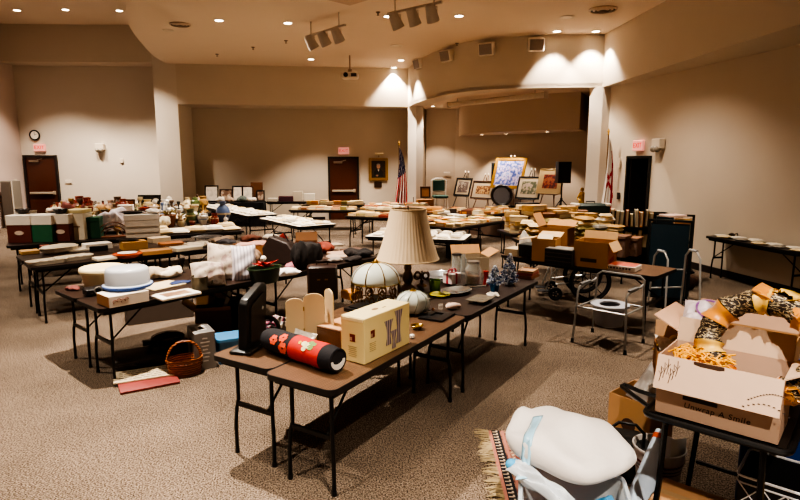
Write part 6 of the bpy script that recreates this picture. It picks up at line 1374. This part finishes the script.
on_easel(505.5, 188.5, 17.0, 27, 31.5, 'gilt_picture', 'large gilt-framed blue floral picture raised above the others', 'tall display easel carrying the large gilt floral picture', .10, GILT, PUR, None, .05, .22, .02, E_WD, .2)
on_easel(526.5, 199, 16.3, 20, 23, 'framed_picture', 'dark-framed print with pale mat right of gilt picture'.replace('right of', 'beside the'), 'black display easel holding the pale-matted print', .05, BM, GRN, WM_, .10, .15, .18, E_BLK)
on_easel(548, 194, 15.6, 20.5, 25.5, 'poster_print', 'tan unframed poster of red figures in front of loudspeaker', 'slim wooden easel holding the tan poster', .02, C('#a0865c', .7, .06), RED, C('#a0865c', .7, .06), .14, .1, -.05, E_WD)
p = GY(501.5, 204, 16.6); t = thing('oval_mirror', 'dark round-framed mirror leaning below the gilt picture', 'mirror', p, .2); s = mpp(p)
m = MB(); m.M = ME((0, 0, 8.7 * s), (-.12, 0, 0)); m.torus((0, 0, 0), 9.4 * s, .045, 32, 8, 'Y', 1.1); m.build('frame', C('#1e1512', .35, .15), t)
m = MB(); m.M = ME((0, 0, 8.7 * s), (-.12, 0, 0)); m.M = m.M @ Matrix.Diagonal((1.1, 1, 1, 1)); m.cyl((0, .0, 0), (0, .012, 0), 9.3 * s, n=32); m.build('mirror_glass', C('#8d93a0', .06, .02, 3, metal=.9), t)
p = GY(501.5, 206, 16.7); m = MB(); m.box((0, .1, (p.z - ZB) / 2), (.8, .35, p.z - ZB)); solo('display_stand', 'dark low stand under the round mirror', 'stand', m, C('#2a1a14', .6), (p.x, p.y + .05, ZB), .2)
p = GY(425.5, 198, 17.6); framed('framed_picture', 'small wood-framed picture beside the green chair and pier', p, .2, 10.5 * mpp(p), 11.5 * mpp(p), .05, WOODF, blotch_mat('ochre_portrait_print', [(0, '#3a2010'), (.5, '#a8702c'), (1, '#5a3418')], 5), .12)
p = GY(425.5, 199, 17.7); m = MB(); m.box((0, .1, (p.z - ZB) / 2 - .01), (.5, .3, p.z - ZB - .02)); solo('display_box', 'tan box holding up the small wood-framed picture', 'box', m, C('#a06a34', .7, .1), (p.x, p.y + .0, ZB), .2)
p = GY(524, 220, 15.2); framed('framed_picture', 'dark blue picture leaning on floor below pale-matted print', (p.x, p.y, max(p.z, ZB + .01)), .15, 16.5 * mpp(p), 14.5 * mpp(p), .05, BM, blotch_mat('navy_scene_print', [(0, '#1a1f33'), (.5, '#39405e'), (1, '#6a6a7a')], 6), .15)
p = GY(527, 206, 15.9); shut_box('dark_case', 'flat dark case between pale-matted print and blue picture', 'case', (p.x, p.y, ZB + .003), .15, .66, .2, .40, '#2a2320', tape=False)
# green chair
p = GY(440, 206, 17.7); t = thing('upholstered_chair', 'white-framed chair with dark green back beside small picture', 'chair', (p.x, p.y, ZB), .15); WP = C('#d6cdbf', .45, .04); GV = C('#1c4034', .8, .15, 10)
m = MB(); m.box((0, 0, .46), (.44, .42, .09), ch=.03); m.build('seat', GV, t)
m = MB(); m.box((0, .2, .80), (.38, .05, .34), ch=.02); m.build('backrest', GV, t)
m = MB(); m.tube([(-.22, .22, .45), (-.24, .23, .95), (-.1, .23, 1.02), (.1, .23, 1.02), (.24, .23, .95), (.22, .22, .45)], .022, 6); m.tube([(-.22, .22, .6), (.22, .22, .6)], .018, 6); m.build('back_frame', WP, t)
for x in (-1, 1):
    for y in (-1, 1): m = MB(); m.cyl((x * .19, y * .18, .43), (x * .21, y * .2, 0), .022, .015, 8); m.build('leg', WP, t)
# loudspeaker and its tripod
p = GY(562, 183, 15.3); t = thing('loudspeaker', 'black loudspeaker on a tripod at the stage back', 'speaker', p, .1)
s = mpp(p); m = MB(); m.M = ME((0, 0, 0)); m.prism([(-6.5 * s, -.17), (6.5 * s, -.17), (5.0 * s, .17), (-5.0 * s, .17)], 0, 21 * s); m.build('cabinet', C('#0d0c0d', .5, .1), t, smooth=0, bevel=.01)
m = MB(); m.box((0, -.175, 10.5 * s), (11.5 * s, .015, 19 * s), ch=.004); m.build('grille', C('#080808', .8, .3, 80), t)
t = thing('speaker_tripod', 'black tripod stand under the stage loudspeaker', 'tripod', (p.x, p.y, ZB)); hh = p.z - ZB
m = MB(); m.cyl((0, 0, .12), (0, 0, hh), .02, n=8); m.build('pole', BLACKM, t); m = MB(); m.cyl((0, 0, .48), (0, 0, .58), .036, n=8); m.build('collar', BLACKM, t)
for k in range(3): a = -PI * .85 + k * 2 * PI / 3; m = MB(); m.tube([(0, 0, .55), (.5 * math.cos(a), .5 * math.sin(a), .02)], .016, 6); m.build('leg', BLACKM, t); m = MB(); m.tube([(0, 0, .2), (.27 * math.cos(a), .27 * math.sin(a), .30)], .010, 5); m.build('brace', BLACKM, t)
p = GY(498, 184, 17.75); t = thing('loudspeaker', 'black loudspeaker half hidden behind the gilt floral picture', 'speaker', p, -.3)
m = MB(); m.prism([(-.20, -.17), (.20, -.17), (.15, .17), (-.15, .17)], 0, .66); m.build('cabinet', C('#0d0c0d', .5, .1), t, smooth=0, bevel=.01)
m = MB(); m.box((0, -.175, .33), (.35, .015, .6), ch=.004); m.build('grille', C('#080808', .8, .3, 80), t)
t = thing('speaker_tripod', 'black tripod stand hidden behind the gilt floral picture', 'tripod', (p.x, p.y, ZB)); hh = p.z - ZB
m = MB(); m.cyl((0, 0, .12), (0, 0, hh), .02, n=8); m.build('pole', BLACKM, t)
for k in range(3): a = -PI * .85 + k * 2 * PI / 3; m = MB(); m.tube([(0, 0, .5), (.3 * math.cos(a), .3 * math.sin(a), .02)], .016, 6); m.build('leg', BLACKM, t)
# pink cloth on the stage edge
m = pillow_mb(1.0, .7, .12, .02, 171); q = tag(m.build('pink_cloth', C('#c07a7c', .85, .15, 10)), 'pink cloth spread near the stage tripod', 'cloth', None, G(545, 213, .55) * Vector((1, 1, 0)) * .70 + Vector((0, 0, .52))); q.location = (4.0, 14.6, ZB + .06)
# low bookcase with upright books, gold figure, dark suitcase
p = GY(576, 213, 14.5); s = mpp(p)
t = thing('low_bookcase', 'low dark shelf of upright books at the stage end', 'bookcase', (p.x - .03, p.y + .12, ZB), .05); w = 28 * s
m = MB(); m.box((0, 0, .015), (w, .28, .03)); m.box((0, .13, .2), (w, .02, .38)); m.box((-w / 2 - .01, 0, .2), (.02, .28, .40)); m.box((w / 2 + .01, 0, .2), (.02, .28, .40)); m.build('shelf_frame', C('#2a1a12', .5), t, smooth=0)
rnd = random.Random(55)
for k in range(13):
    c = ['tan', 'cream', 'brown', 'olive', 'tan', 'orange', 'dark'][k % 7]; bw = w / 13.3
    copy_of(('book', c), lambda c=c: book_mesh(c), 'book', f'{c} upright book, {ORD[k]} from the loudspeaker along the low shelf at stage end', 'book', (p.x - .03 - w / 2 + bw * (k + .6), p.y + .10, ZB + .032 + .0), 0, (.34 - .04 * (k % 3), .2, bw * .92), 'upright books on the low shelf', rot=(0, -PI / 2, .05))
for o in [o for o in bpy.data.objects if o.get('group') == 'upright books on the low shelf']: o.location.z += o.scale.x / 2; o.location.x += o.scale.z / 2
p = GY(583, 199, 14.55); t = thing('gold_statuette', 'gold statuette standing on the low shelf of books', 'statuette', (p.x, p.y + .1, ZB + .36 + .0))
m = MB(); m.box((0, 0, .02), (.2, .14, .04), ch=.008); m.lathe([(.07, .04), (.10, .1), (.06, .24), (.09, .36), (.05, .42), (0, .43)], 14); m.sph((0, 0, .48), .05, 10, 7)
for sgn in (-1, 1): m.tube([(sgn * .07, 0, .36), (sgn * .13, -.02, .24), (sgn * .05, -.08, .2)], .02, 6)
m.build('figure', C('#c2993e', .3, .2, 12, metal=.7), t)
t = thing('dark_suitcase', 'dark green suitcase with pale trim behind the packet heap', 'suitcase', (4.28, 12.6, 0), .1); m = MB(); m.box((0, 0, .55), (.85, .30, 1.08), ch=.05); m.build('shell', C('#15241d', .6, .15), t)
for sgn in (-1, 1): m = MB(); m.box((sgn * .36, -.02, 1.06), (.12, .30, .07), ch=.02); m.build('corner_trim', C('#b9ad9c', .5), t)
m = MB(); m.tube([(-.1, 0, 1.09), (-.1, 0, 1.13), (.1, 0, 1.13), (.1, 0, 1.09)], .012, 6); m.build('handle', BLACKM, t)
# ---- flags
def flag(name, label, p, rz, ztop, L, spread, paint, mats, seed=0):
    t = thing(name, label, 'flag', p, rz)
    m = MB(); m.lathe([(.17, 0), (.17, .03), (.05, .06), (.03, .12), (0, .12)], 20); m.build('stand_base', C('#8d6a30', .35, .1, metal=.7), t)
    m = MB(); m.cyl((0, 0, .05), (0, 0, ztop), .014, n=8); m.build('pole', C('#7d5a30', .4), t)
    m = MB(); m.lathe([(.012, 0), (.03, .02), (.012, .04), (.035, .08), (.0, .16)], 10, c=(0, 0, ztop)); m.build('finial', C('#c9a04a', .3, metal=.8), t)
    m = MB(); nu, nv = 40, 44
    def f(u, v):        # u across the gathered cloth, v down its length
        w = spread * (.12 + .88 * min(1, v * 1.15) ** .8); a = 7.5 * PI * u
        x = .012 + w * u * .9; y = -.02 + (.055 if spread > .3 else .03) * (.3 + v) * math.sin(a + .6 * v) - .03 * u
        return (x - w * .42 * v, y, ztop - .04 - L * v * (1 - .10 * u * (1 - v)) - .10 * u * (1 - v) ** 2)
    m.grid(f, nu, nv); m.m = [paint((i % nu + .5) / nu, (i // nu + .5) / nv) for i in range(nu * nv)]
    m.build('cloth', mats, t, smooth=60)
FR, FW, FB = C('#b3182c', .8, .05), C('#e6dcd2', .8, .04), C('#1f2755', .8, .1)
def us(u, v):
    # hung by its hoist corner: the canton on top, stripes running down the folds
    if v < .50 - .10 * u:
        s = math.sin(u * 40 + math.floor(v * 26) * 1.6); return 1 if (int(u * 20) + int(v * 34)) % 5 == 0 and s > -.3 else 2
    return 0 if int((u * .9 + v * .12) * 11) % 2 == 0 else 1
flag('american_flag', 'American flag hanging furled on a gold-tipped pole by pier', (-.03, 17.85, 0), 0, 2.50, 2.0, .46, us, [FR, FW, FB])
def al(u, v):
    if .74 < u < .95 and v > .15: return 0
    d1 = abs((v - .58) - .45 * (u - .5)); d2 = abs((v - .58) + .45 * (u - .5))
    return 0 if (d1 < .035 or d2 < .035) and u > .25 else 1
flag('state_flag', 'white state flag with red cross hanging beside black doorway', (4.80, 13.15, 0), .0, 2.62, 1.75, .27, al, [FR, FW])
# portrait in gilt frame with lamp and plaque
p = GY(378.5, 180.5, wb(-.76) - .05)
def bust(t, T, w, h):
    m = MB(); m.M = T; cz = h * .5
    m.prism([], 0, 0) if False else None
    def flat(pts, mat, nm, y): q = MB(); q.M = T @ ME((0, y, 0), (PI / 2, 0, 0)); q.prism(pts, 0, .003); q.build(nm, mat, t, smooth=0)
    flat([(-.17, h * .16), (.17, h * .16), (.15, h * .40), (.06, h * .52), (-.06, h * .52), (-.15, h * .40)], C('#0d0b0b', .6), 'painted_coat', -.008)
    flat([(.065 * math.cos(a * PI / 8), h * .64 + .085 * math.sin(a * PI / 8)) for a in range(16)], C('#b98a6a', .6), 'painted_face', -.010)
    flat([(.068 * math.cos(a * PI / 8), h * .70 + .045 * math.sin(a * PI / 8)) for a in range(9)], C('#8d8378', .6), 'painted_hair', -.012)
    flat([(-.03, h * .50), (.03, h * .50), (0, h * .40)], C('#d8cdc0', .6), 'painted_collar', -.011)
    flat([(-.10, h * .20), (-.02, h * .18), (0, h * .25), (-.06, h * .27)], C('#a87858', .6), 'painted_hand', -.011)
framed('portrait_painting', 'gilt-framed oil portrait of a man in dark coat', p, a_back, 19 * mpp(p), 22 * mpp(p), .09, GILT, blotch_mat('portrait_ground', [(0, '#1c140f'), (.5, '#33251a'), (1, '#4a3826')], 3, .4), .02, depth=.06, extra=bust)
p2 = GY(379, 154, wb(-.76) - .12); t = thing('picture_lamp', 'small brass picture lamp above the gilt portrait', 'lamp', p2, a_back)
m = MB(); m.cyl((-.14, -.03, 0), (.14, -.03, 0), .045, n=12); m.build('lamp_hood', C('#d8c7a0', .35, metal=.2), t); m = MB(); m.tube([(0, .10, -.10), (0, .04, -.02), (0, 0, 0)], .012, 6); m.build('arm', C('#8a6a34', .3, metal=.8), t)
p2 = GY(378, 184.5, wb(-.76) - .03); m = MB(); m.box((0, 0, 0), (.26, .02, .20), ch=.006); solo('name_plaque', 'small dark plaque on the wall below the gilt portrait', 'plaque', m, C('#3a2a20', .4, .1, metal=.4), p2, a_back)
# ================================================================= TABLE OF BOXES, WHEELCHAIR, COMMODE
ta = math.atan2(6.28 - 7.47, 2.84 - 1.65)
T19 = table((1.39, 7.73), math.degrees(ta), 2.13, .72, 'dark folding table of cardboard boxes above the wheelchair', LAMI)
T22 = table((1.25, 8.0), math.degrees(ta) + 180 - 180, .9, .6, 'short dark table behind the open-topped brown cartons', LAMD) if False else None
def onT(px, py): return on(px, py)
t = carton('tall_carton', 'tall narrow carton with white inner flap above wheelchair', onT(547, 262) + Vector((.02, .14, 0)), ta + .25, .30, .26, .30, flaps=(None, 75, 100, None), fl=.7, mats=(C('#b98a58', .8, .08, 9), C('#d2b184', .85)))
m = MB(); m.box((0, -.06, .31), (.2, .14, .01), ME((0, 0, 0), (.5, 0, 0))); m.build('pale_flap', C('#d9c8a8', .8), t, smooth=0)
carton('wide_carton', 'wide brown carton behind the tall narrow carton', onT(560, 256) + Vector((.05, .40, 0)), ta + .15, .42, .30, .36, flaps=(None, 60, 30, 70), fl=.5, mats=(C('#9a6a3c', .8, .08, 9), C('#b98a58', .85)))
t = shut_box('black_crate', 'black slatted case between the two open cartons', 'case', onT(563, 266) + Vector((.03, .16, 0)), ta + .1, .36, .26, .20, '#211c1a', tape=False)
m = MB()
for k in range(3): m.box((0, -.131, .05 + .05 * k), (.34, .004, .012))
m.build('groove', C('#4a423c', .4), t, smooth=0)
m = MB(); m.box((0, 0, .203), (.34, .24, .006)); m.build('grey_top', C('#7d756c', .5), t, smooth=0)
t = carton('printed_carton', 'brown carton with dark print and drooping flap, beside white box', onT(594, 268) + Vector((.06, .16, 0)), ta + .12, .42, .34, .32, flaps=(None, 15, None, 150), fl=.3, mats=(C('#b08250', .8, .08, 9), C('#cda777', .85)))
m = MB(); m.box((-.02, -.1735, .09), (.20, .002, .045), ch=0); m.build('printed_bar', C('#3a2a20', .7), t, smooth=0)
m = MB(); m.box((.2135, -.02, .10), (.002, .16, .06), ME((0, 0, 0), (.2, 0, 0))); m.build('red_print', C('#9a4a2c', .7), t, smooth=0)
t = shut_box('game_box', 'flat white and red box at the open end of table', 'box', onT(620, 270) + Vector((.04, .07, 0)), ta + .1, .40, .26, .06, '#d8cbbd', tape=False)
m = MB(); m.box((0, 0, .061), (.38, .24, .003)); m.build('red_lid_print', C('#b0503c', .5, .3, 12), t, smooth=0)
m = MB()
for k in range(9): m.box((-.15 + .036 * k, -.1315, .03), (.022, .002, .022))
m.build('side_lettering', C('#4a3a38', .6), t, smooth=0)
for k, (x, y, lab) in enumerate(((521, 258, 'dark cassette case beside the tall narrow carton'), (517, 250, 'tan paper stack on the dark case end'))):
    shut_box('record_case' if k == 0 else 'paper_stack', lab, 'case' if k == 0 else 'paper', T19.at(.42, .22) if k == 0 else T19.at(.16, .16), ta + .1, .36 if k == 0 else .2, .26, .17 if k == 0 else .10, '#1f2320' if k == 0 else '#c9b494', tape=False)
cloth_lump('white_bag', 'small white bag standing at the table corner by trees', 'bag', T19.at(.12, .45), .16, .12, .24, '#cfc9bf', 181)
# wicker hampers behind the printed carton
for k, (x, y, w, h, lab) in enumerate(((622, 258, .34, .26, 'brown wicker hamper behind the flat white box'), (637, 257, .26, .22, 'smaller wicker hamper beside the black doorway cart'))):
    t = thing('wicker_hamper', lab, 'hamper', onT(x, y) + Vector((-.02, .20, 0)), ta + .1)
    m = MB(); m.prism(rrect(w, .26, .03), 0, h); m.build('hamper_body', wave_mat('dark_wicker', [(0, '#2a170e'), (.5, '#54331d'), (1, '#7a5030')], 22, 2, 'Z', .6, bump=.5), t, smooth=30); m = MB(); m.prism(rrect(w * 1.05, .28, .03), h, h + .03); m.build('lid', wave_mat('dark_wicker', [], 1), t, smooth=30)
    m = MB(); m.tube([(-.06, -.14, h * .75), (-.05, -.165, h * .8), (.05, -.165, h * .8), (.06, -.14, h * .75)], .008, 5); m.build('handle', C('#3a2214', .6), t)
# heaped tables behind
T20 = table((2.05, 8.75), 12, 1.83, .76, 'dark table buried in stacked tan packets', LAMD); T20b = table((2.0, 9.9), 12, 1.83, .76, 'dark table of tan packets closer to the state flag', LAMD)
for tb, sd, nm in ((T20, 61, 'printed carton heap'), (T20b, 62, 'state flag heap')):
    lay(tb, ['tan', 'cream', 'cream', 'tan', 'tan', 'brown', 'white', 'grey', 'olive'] if sd == 61 else ['tan', 'tan', 'cream', 'tan', 'brown'], 2, 6, '{c} packet, {s} of {o} stack from lamp end, {r} row of ' + nm, 'packets in the ' + nm, 'packet', 'packet', (.22, .34), (.18, .26), (.05, .10), mk=book_mesh if sd == 62 else packet_mesh, key='book' if sd == 62 else 'packet', seed=sd, stack=(3, 5) if sd == 61 else (4, 6), jit=.5)
# wheelchair
CH = C('#bdbbb8', .3, .05, metal=.45); RUB = C('#17151a', .7, .1)
wp = G(578, 300, 0); t = thing('wheelchair', 'folded grey wheelchair parked under the table of boxes', 'wheelchair', (2.62, 8.26, 0), PI - .12)
def wheel(par, x, y, r, rt, sp, nm='rear_wheel', hand=True):
    m = MB(); m.torus((x, y, r), r - rt, rt, 32, 8, 'Y'); w = m.build(nm, RUB, par)
    m = MB(); m.torus((x, y, r), r - 2.4 * rt, rt * .6, 28, 6, 'Y'); m.cyl((x, y - .03, r), (x, y + .03, r), r * .14, n=10); m.build('hub_rim', RUB, w)
    m = MB()
    for k in range(sp): a = 2 * PI * k / sp; m.cyl((x, y, r), (x + (r - 2.4 * rt) * math.cos(a), y, r + (r - 2.4 * rt) * math.sin(a)), (.007 if r > .2 else .012), n=5, caps=False)
    m.build('spokes', RUB, w)
    if hand: m = MB(); m.torus((x, y + (.035 if y > 0 else -.035), r), r - 1.8 * rt, .007, 30, 6, 'Y'); m.build('hand_rim', C('#3a383a', .4, .1, metal=.4), w)
for s in (-1, 1):
    wheel(t, -.18, s * .27, .30, .022, 8); wheel(t, .30, s * .24, .10, .018, 5, 'caster_wheel', False)
    m = MB(); m.tube([(-.26, s * .22, .92), (-.22, s * .22, .50), (-.18, s * .22, .30)], .012, 6); m.tube([(-.20, s * .22, .50), (.24, s * .22, .50), (.34, s * .22, .42), (.44, s * .2, .14)], .012, 6); m.tube([(-.18, s * .22, .30), (.30, s * .22, .24), (.30, s * .22, .5)], .012, 6); m.build('side_frame', CH, t)
    m = MB(); m.tube([(-.20, s * .25, .55), (-.16, s * .25, .70), (.12, s * .25, .70), (.18, s * .25, .5)], .011, 6); m.build('armrest', RUB, t)
    m = MB(); m.box((.47, s * .12, .12), (.16, .14, .015), ch=.004); m.build('footplate', RUB, t)
    m = MB(); m.cyl((-.26, s * .22, .92), (-.37, s * .22, .92), .016, n=8); m.build('push_handle', RUB, t)
m = MB(); m.box((.02, 0, .49), (.44, .42, .025), ch=.01); m.build('seat', C('#15161c', .8), t); m = MB(); m.box((-.24, 0, .72), (.025, .42, .38), ME((0, 0, 0), (0, -.08, 0)), ch=.01); m.build('backrest', C('#15161c', .8), t)
for o in [t]: o.scale = (1, 1, .74) if False else (1, 1, 1)
# commode chair
cp = [G(573, 342), G(624, 354), G(637, 322), G(585, 313)]
cc = sum(cp, Vector()) / 4; ca = math.atan2((cp[1] - cp[0]).y, (cp[1] - cp[0]).x); cw_ = (cp[1] - cp[0]).length; cd = .46
t = thing('commode_chair', 'grey tubular commode chair with open seat lid and bucket', 'commode chair', (2.36, 6.12, 0), ca); hw = .27; hd = .24
GA = C('#a09e9a', .35, .05, metal=.4)
for s in (-1, 1):
    m = MB(); m.tube([(s * (hw + .03), -hd - .02, .02), (s * hw, -hd, .60), (s * hw, -hd + .04, .645), (s * hw, hd - .08, .66), (s * hw, hd - .02, .68)], .0125, 8); m.build('front_leg', GA, t)
    m = MB(); m.tube([(s * (hw + .03), hd + .02, .02), (s * hw, hd, .66)], .0125, 8); m.build('rear_leg', GA, t)
    for y in (-1, 1): m = MB(); m.cyl((s * (hw + .03), y * (hd + .02), 0), (s * (hw + .03), y * (hd + .02), .05), .02, .016, 8); m.build('rubber_foot', RUB, t)
    m = MB(); m.tube([(s * hw, -hd, .42), (s * hw, hd, .42)], .011, 6); m.build('side_rail', GA, t)
    m = MB(); m.box((s * hw, -.06, .672), (.035, .24, .025), ch=.01); m.build('arm_pad', C('#6a6866', .6), t)
m = MB(); m.tube([(-hw, hd, .64), (-hw, hd + .02, .72), (-hw + .05, hd + .02, .76), (hw - .05, hd + .02, .76), (hw, hd + .02, .72), (hw, hd, .64)], .0125, 8); m.build('back_bow', GA, t)
for y in (-1, 1): m = MB(); m.tube([(-hw, y * hd, .42), (hw, y * hd, .42)], .011, 6); m.build('cross_rail', GA, t)
m = MB(); a_ = [(.21 * math.cos(2 * PI * k / 28), .21 * math.sin(2 * PI * k / 28)) for k in range(28)]; b_ = [(.11 * math.cos(2 * PI * k / 28), .13 * math.sin(2 * PI * k / 28)) for k in range(28)]; n = 28
m.add([(p[0], p[1], .435) for p in a_] + [(p[0], p[1], .455) for p in a_] + [(p[0], p[1], .455) for p in b_] + [(p[0], p[1], .435) for p in b_], [(r * n + k, r * n + (k + 1) % n, ((r + 1) % 4) * n + (k + 1) % n, ((r + 1) % 4) * n + k) for r in range(4) for k in range(n)]); m.build('seat_ring', C('#b3b4bc', .35, .04), t)
m = MB(); m.lathe([(.10, .20), (.15, .22), (.165, .43), (.155, .43), (.14, .23), (0, .215)], 24); m.build('bucket', C('#85848a', .4, .05), t)
# walker behind the table end
t = thing('walking_frame', 'shiny folding walking frame at the table end', 'walking frame', (3.60, 7.18, 0), ta + .9)
for s in (-1, 1): m = MB(); m.tube([(s * .24, -.22, .02), (s * .22, -.16, .80), (s * .22, -.08, .88), (s * .22, .06, .88), (s * .22, .14, .80), (s * .24, .2, .02)], .013, 8); m.build('side_frame', CH, t); m = MB(); m.cyl((s * .22, -.09, .885), (s * .22, .07, .885), .018, n=8); m.build('hand_grip', C('#8d8c8c', .4), t)
for z in (.36, .6): m = MB(); m.tube([(-.23, .17, z), (.23, .17, z)], .011, 6); m.build('cross_bar', CH, t)
# ---- blue-panelled book cart and shelf beside the doorway
t = thing('book_cart', 'metal library cart with dark teal end panel full of books', 'book cart', (3.90, 7.98, 0), -.50)
TEAL = C('#0c2530', .45, .1, 5); CF = C('#12191c', .4, .1, metal=.3)
cwid, cdp, chh = .52, .95, 1.05
m = MB(); m.box((0, -cdp / 2, .16 + .53), (cwid - .04, .015, 1.02)); m.build('end_panel', TEAL, t, smooth=0); m = MB(); m.box((0, cdp / 2, .69), (cwid - .04, .015, 1.02)); m.build('end_panel', TEAL, t, smooth=0)
for x in (-1, 1):
    for y in (-1, 1): m = MB(); m.box((x * cwid / 2, y * cdp / 2, .67), (.035, .035, 1.14)); m.build('post', CF, t, smooth=0); m = MB(); m.cyl((x * cwid / 2 - .015, y * cdp / 2, .05), (x * cwid / 2 + .015, y * cdp / 2, .05), .05, n=14); m.build('caster', RUB, t)
m = MB(); m.box((0, -cdp / 2, 1.235), (cwid + .03, .04, .03)); m.build('top_bar', CF, t, smooth=0); m = MB(); m.box((0, cdp / 2, 1.235), (cwid + .03, .04, .03)); m.build('top_bar', CF, t, smooth=0)
for z in (.16, .56, .95): m = MB(); m.box((0, 0, z), (cwid - .03, cdp - .03, .02)); m.build('shelf_board', CF, t, smooth=0)
def R_(t, p): return Matrix.Rotation(t.rotation_euler.z, 4, 'Z') @ Vector(p) + t.location
rnd = random.Random(77)
for zi, z in enumerate((.175, .575, .965)):
    for k in range(9):
        c = ['tan', 'white', 'rust', 'grey', 'cream', 'navy', 'brown', 'dark', 'white'][(k + zi * 2) % 9]; hgt = rnd.uniform(.20, .26)
        o = copy_of(('book', c), lambda c=c: book_mesh(c), 'book', f'{c} upright book, {ORD[k]} behind the panel on {["bottom", "middle", "top"][zi]} shelf of teal book cart', 'book', R_(t, (.14, -.36 + k * .088, z + hgt / 2)), 0, (hgt, .22, rnd.uniform(.045, .08)), 'books on the teal cart', rot=(0, -PI / 2, -.12 - PI / 2))
shut_box('magazine', 'white and red magazine lying across the book cart top', 'magazine', R_(t, (-.0, .0, 1.252)), .3, .3, .22, .03, '#c9aa9c', tape=False)
t2 = thing('book_shelf', 'dark shelf unit of books standing before the black doorway', 'bookshelf', (4.42, 10.35, 0), -.35); w = .95
m = MB()
m.box((0, .14, .55), (w, .02, 1.1)); m.build('back_board', C('#1d1512', .5), t2, smooth=0)
for x in (-1, 1): m = MB(); m.box((x * w / 2, 0, .55), (.025, .28, 1.1)); m.build('side_panel', C('#1d1512', .5), t2, smooth=0)
for z in (.08, .45, .82): m = MB(); m.box((0, 0, z), (w, .28, .02)); m.build('shelf_board', C('#241914', .5), t2, smooth=0)
for zi, z in enumerate((.46, .83)):
    for k in range(11):
        c = ['white', 'tan', 'orange', 'cream', 'dark', 'grey', 'tan', 'rust', 'white', 'olive', 'dark'][(k * 2 + zi) % 11]; hgt = rnd.uniform(.24, .33)
        copy_of(('book', c), lambda c=c: book_mesh(c), 'book', f'{c} upright book, {ORD[k]} from the flag end, {["lower", "upper"][zi]} board of shelf before black doorway', 'book', R_(t2, (-.42 + k * .083, -.02, z + hgt / 2)), 0, (hgt, .2, rnd.uniform(.05, .075)), 'books on the doorway shelf', rot=(0, -PI / 2 + .06 * math.sin(k), -.35))
t = thing('tote_bag', 'black rounded bag with handles on the book shelf end', 'bag', (4.75, 9.75, 0), -.3); m = MB(); m.box((0, 0, .55), (.42, .26, 1.08), ch=.12); m.build('bag_body', C('#14110f', .7, .2), t); m = MB(); m.torus((0, -.13, 1.03), .10, .014, 14, 6, 'Y', 1, 0, PI); m.build('handle', C('#2b2624', .5), t)
# ---- long narrow table by the right wall
T21 = table((5.33, 9.72), -78.5, 1.83, .40, 'narrow dark table of papers against the side wall', LAMD)
rnd = random.Random(88)
for k in range(10):
    c = ['white', 'cream', 'white', 'grey'][k % 4]; copy_of(('packet', c), lambda c=c: packet_mesh(c), 'paper_packet', f'{c} paper packet, {ORD[k]} from the far end of the side wall table', 'paper', T21.at(.12 + k * .178, .2 + .06 * (-1) ** k), T21.a + rnd.uniform(-.5, .5), (.2, .18, rnd.uniform(.02, .05)), 'papers on the side wall table')
m = MB(); m.lathe([(.04, 0), (.045, .01), (.05, .06), (.02, .075), (0, .08)], 12); m.tube([(.04, 0, .05), (.09, 0, .07), (.10, 0, .03)], .01, 6); solo('dark_teapot', 'small dark pot on the side wall table end', 'teapot', m, C('#3a2a22', .4), T21.at(.28, .30))
T21b = table((5.78, 7.80), -78.5, 1.83, .40, 'second narrow dark table along the side wall', LAMD)
copy_of(('packet', 'cream'), lambda: packet_mesh('cream'), 'paper_packet', 'large cream packet on the second side wall table', 'paper', T21b.at(.2, .2), .3, (.3, .25, .06))
for k, (x, y, w, h, col, lab) in enumerate(((5.05, 9.95, .5, .12, '#2a1d17', 'dark bag lying on floor under the side wall table'), (4.75, 9.1, .45, .16, '#4a2e1c', 'brown bag on floor beside the book cart'), (4.55, 8.8, .3, .2, '#3a2417', 'brown bundle on floor close to the book cart'))):
    cloth_lump('floor_bag', lab, 'bag', Vector((x, y, 0)), w, .3, h, col, 200 + k)
# dark things under the book tables on stage side
for k, (x, y, w, col, lab) in enumerate(((522, 229, .5, '#7a3a26', 'rust red crate under the heaped table end'), (541, 232, .4, '#b08254', 'tan crate on floor behind the wide brown carton'), (507, 226, .5, '#2b1d1a', 'black crate on floor below the stage pictures'))):
    p = G(x, y, 0); shut_box('floor_crate', lab, 'crate', (p.x * .93, p.y * .93, 0), .3, w, .35, .34, col, tape=False)
# ================================================================= LOOK
SC.view_settings.view_transform = 'AgX'; SC.view_settings.look = 'AgX - High Contrast'
SC.view_settings.exposure = 0.08
w_ = bpy.data.worlds.new('world'); SC.world = w_; w_.use_nodes = True
w_.node_tree.nodes['Background'].inputs[0].default_value = (.05, .04, .03, 1); w_.node_tree.nodes['Background'].inputs[1].default_value = .2
SC.cycles.use_denoising = True; SC.cycles.max_bounces = 6; SC.cycles.diffuse_bounces = 4; SC.cycles.transparent_max_bounces = 8
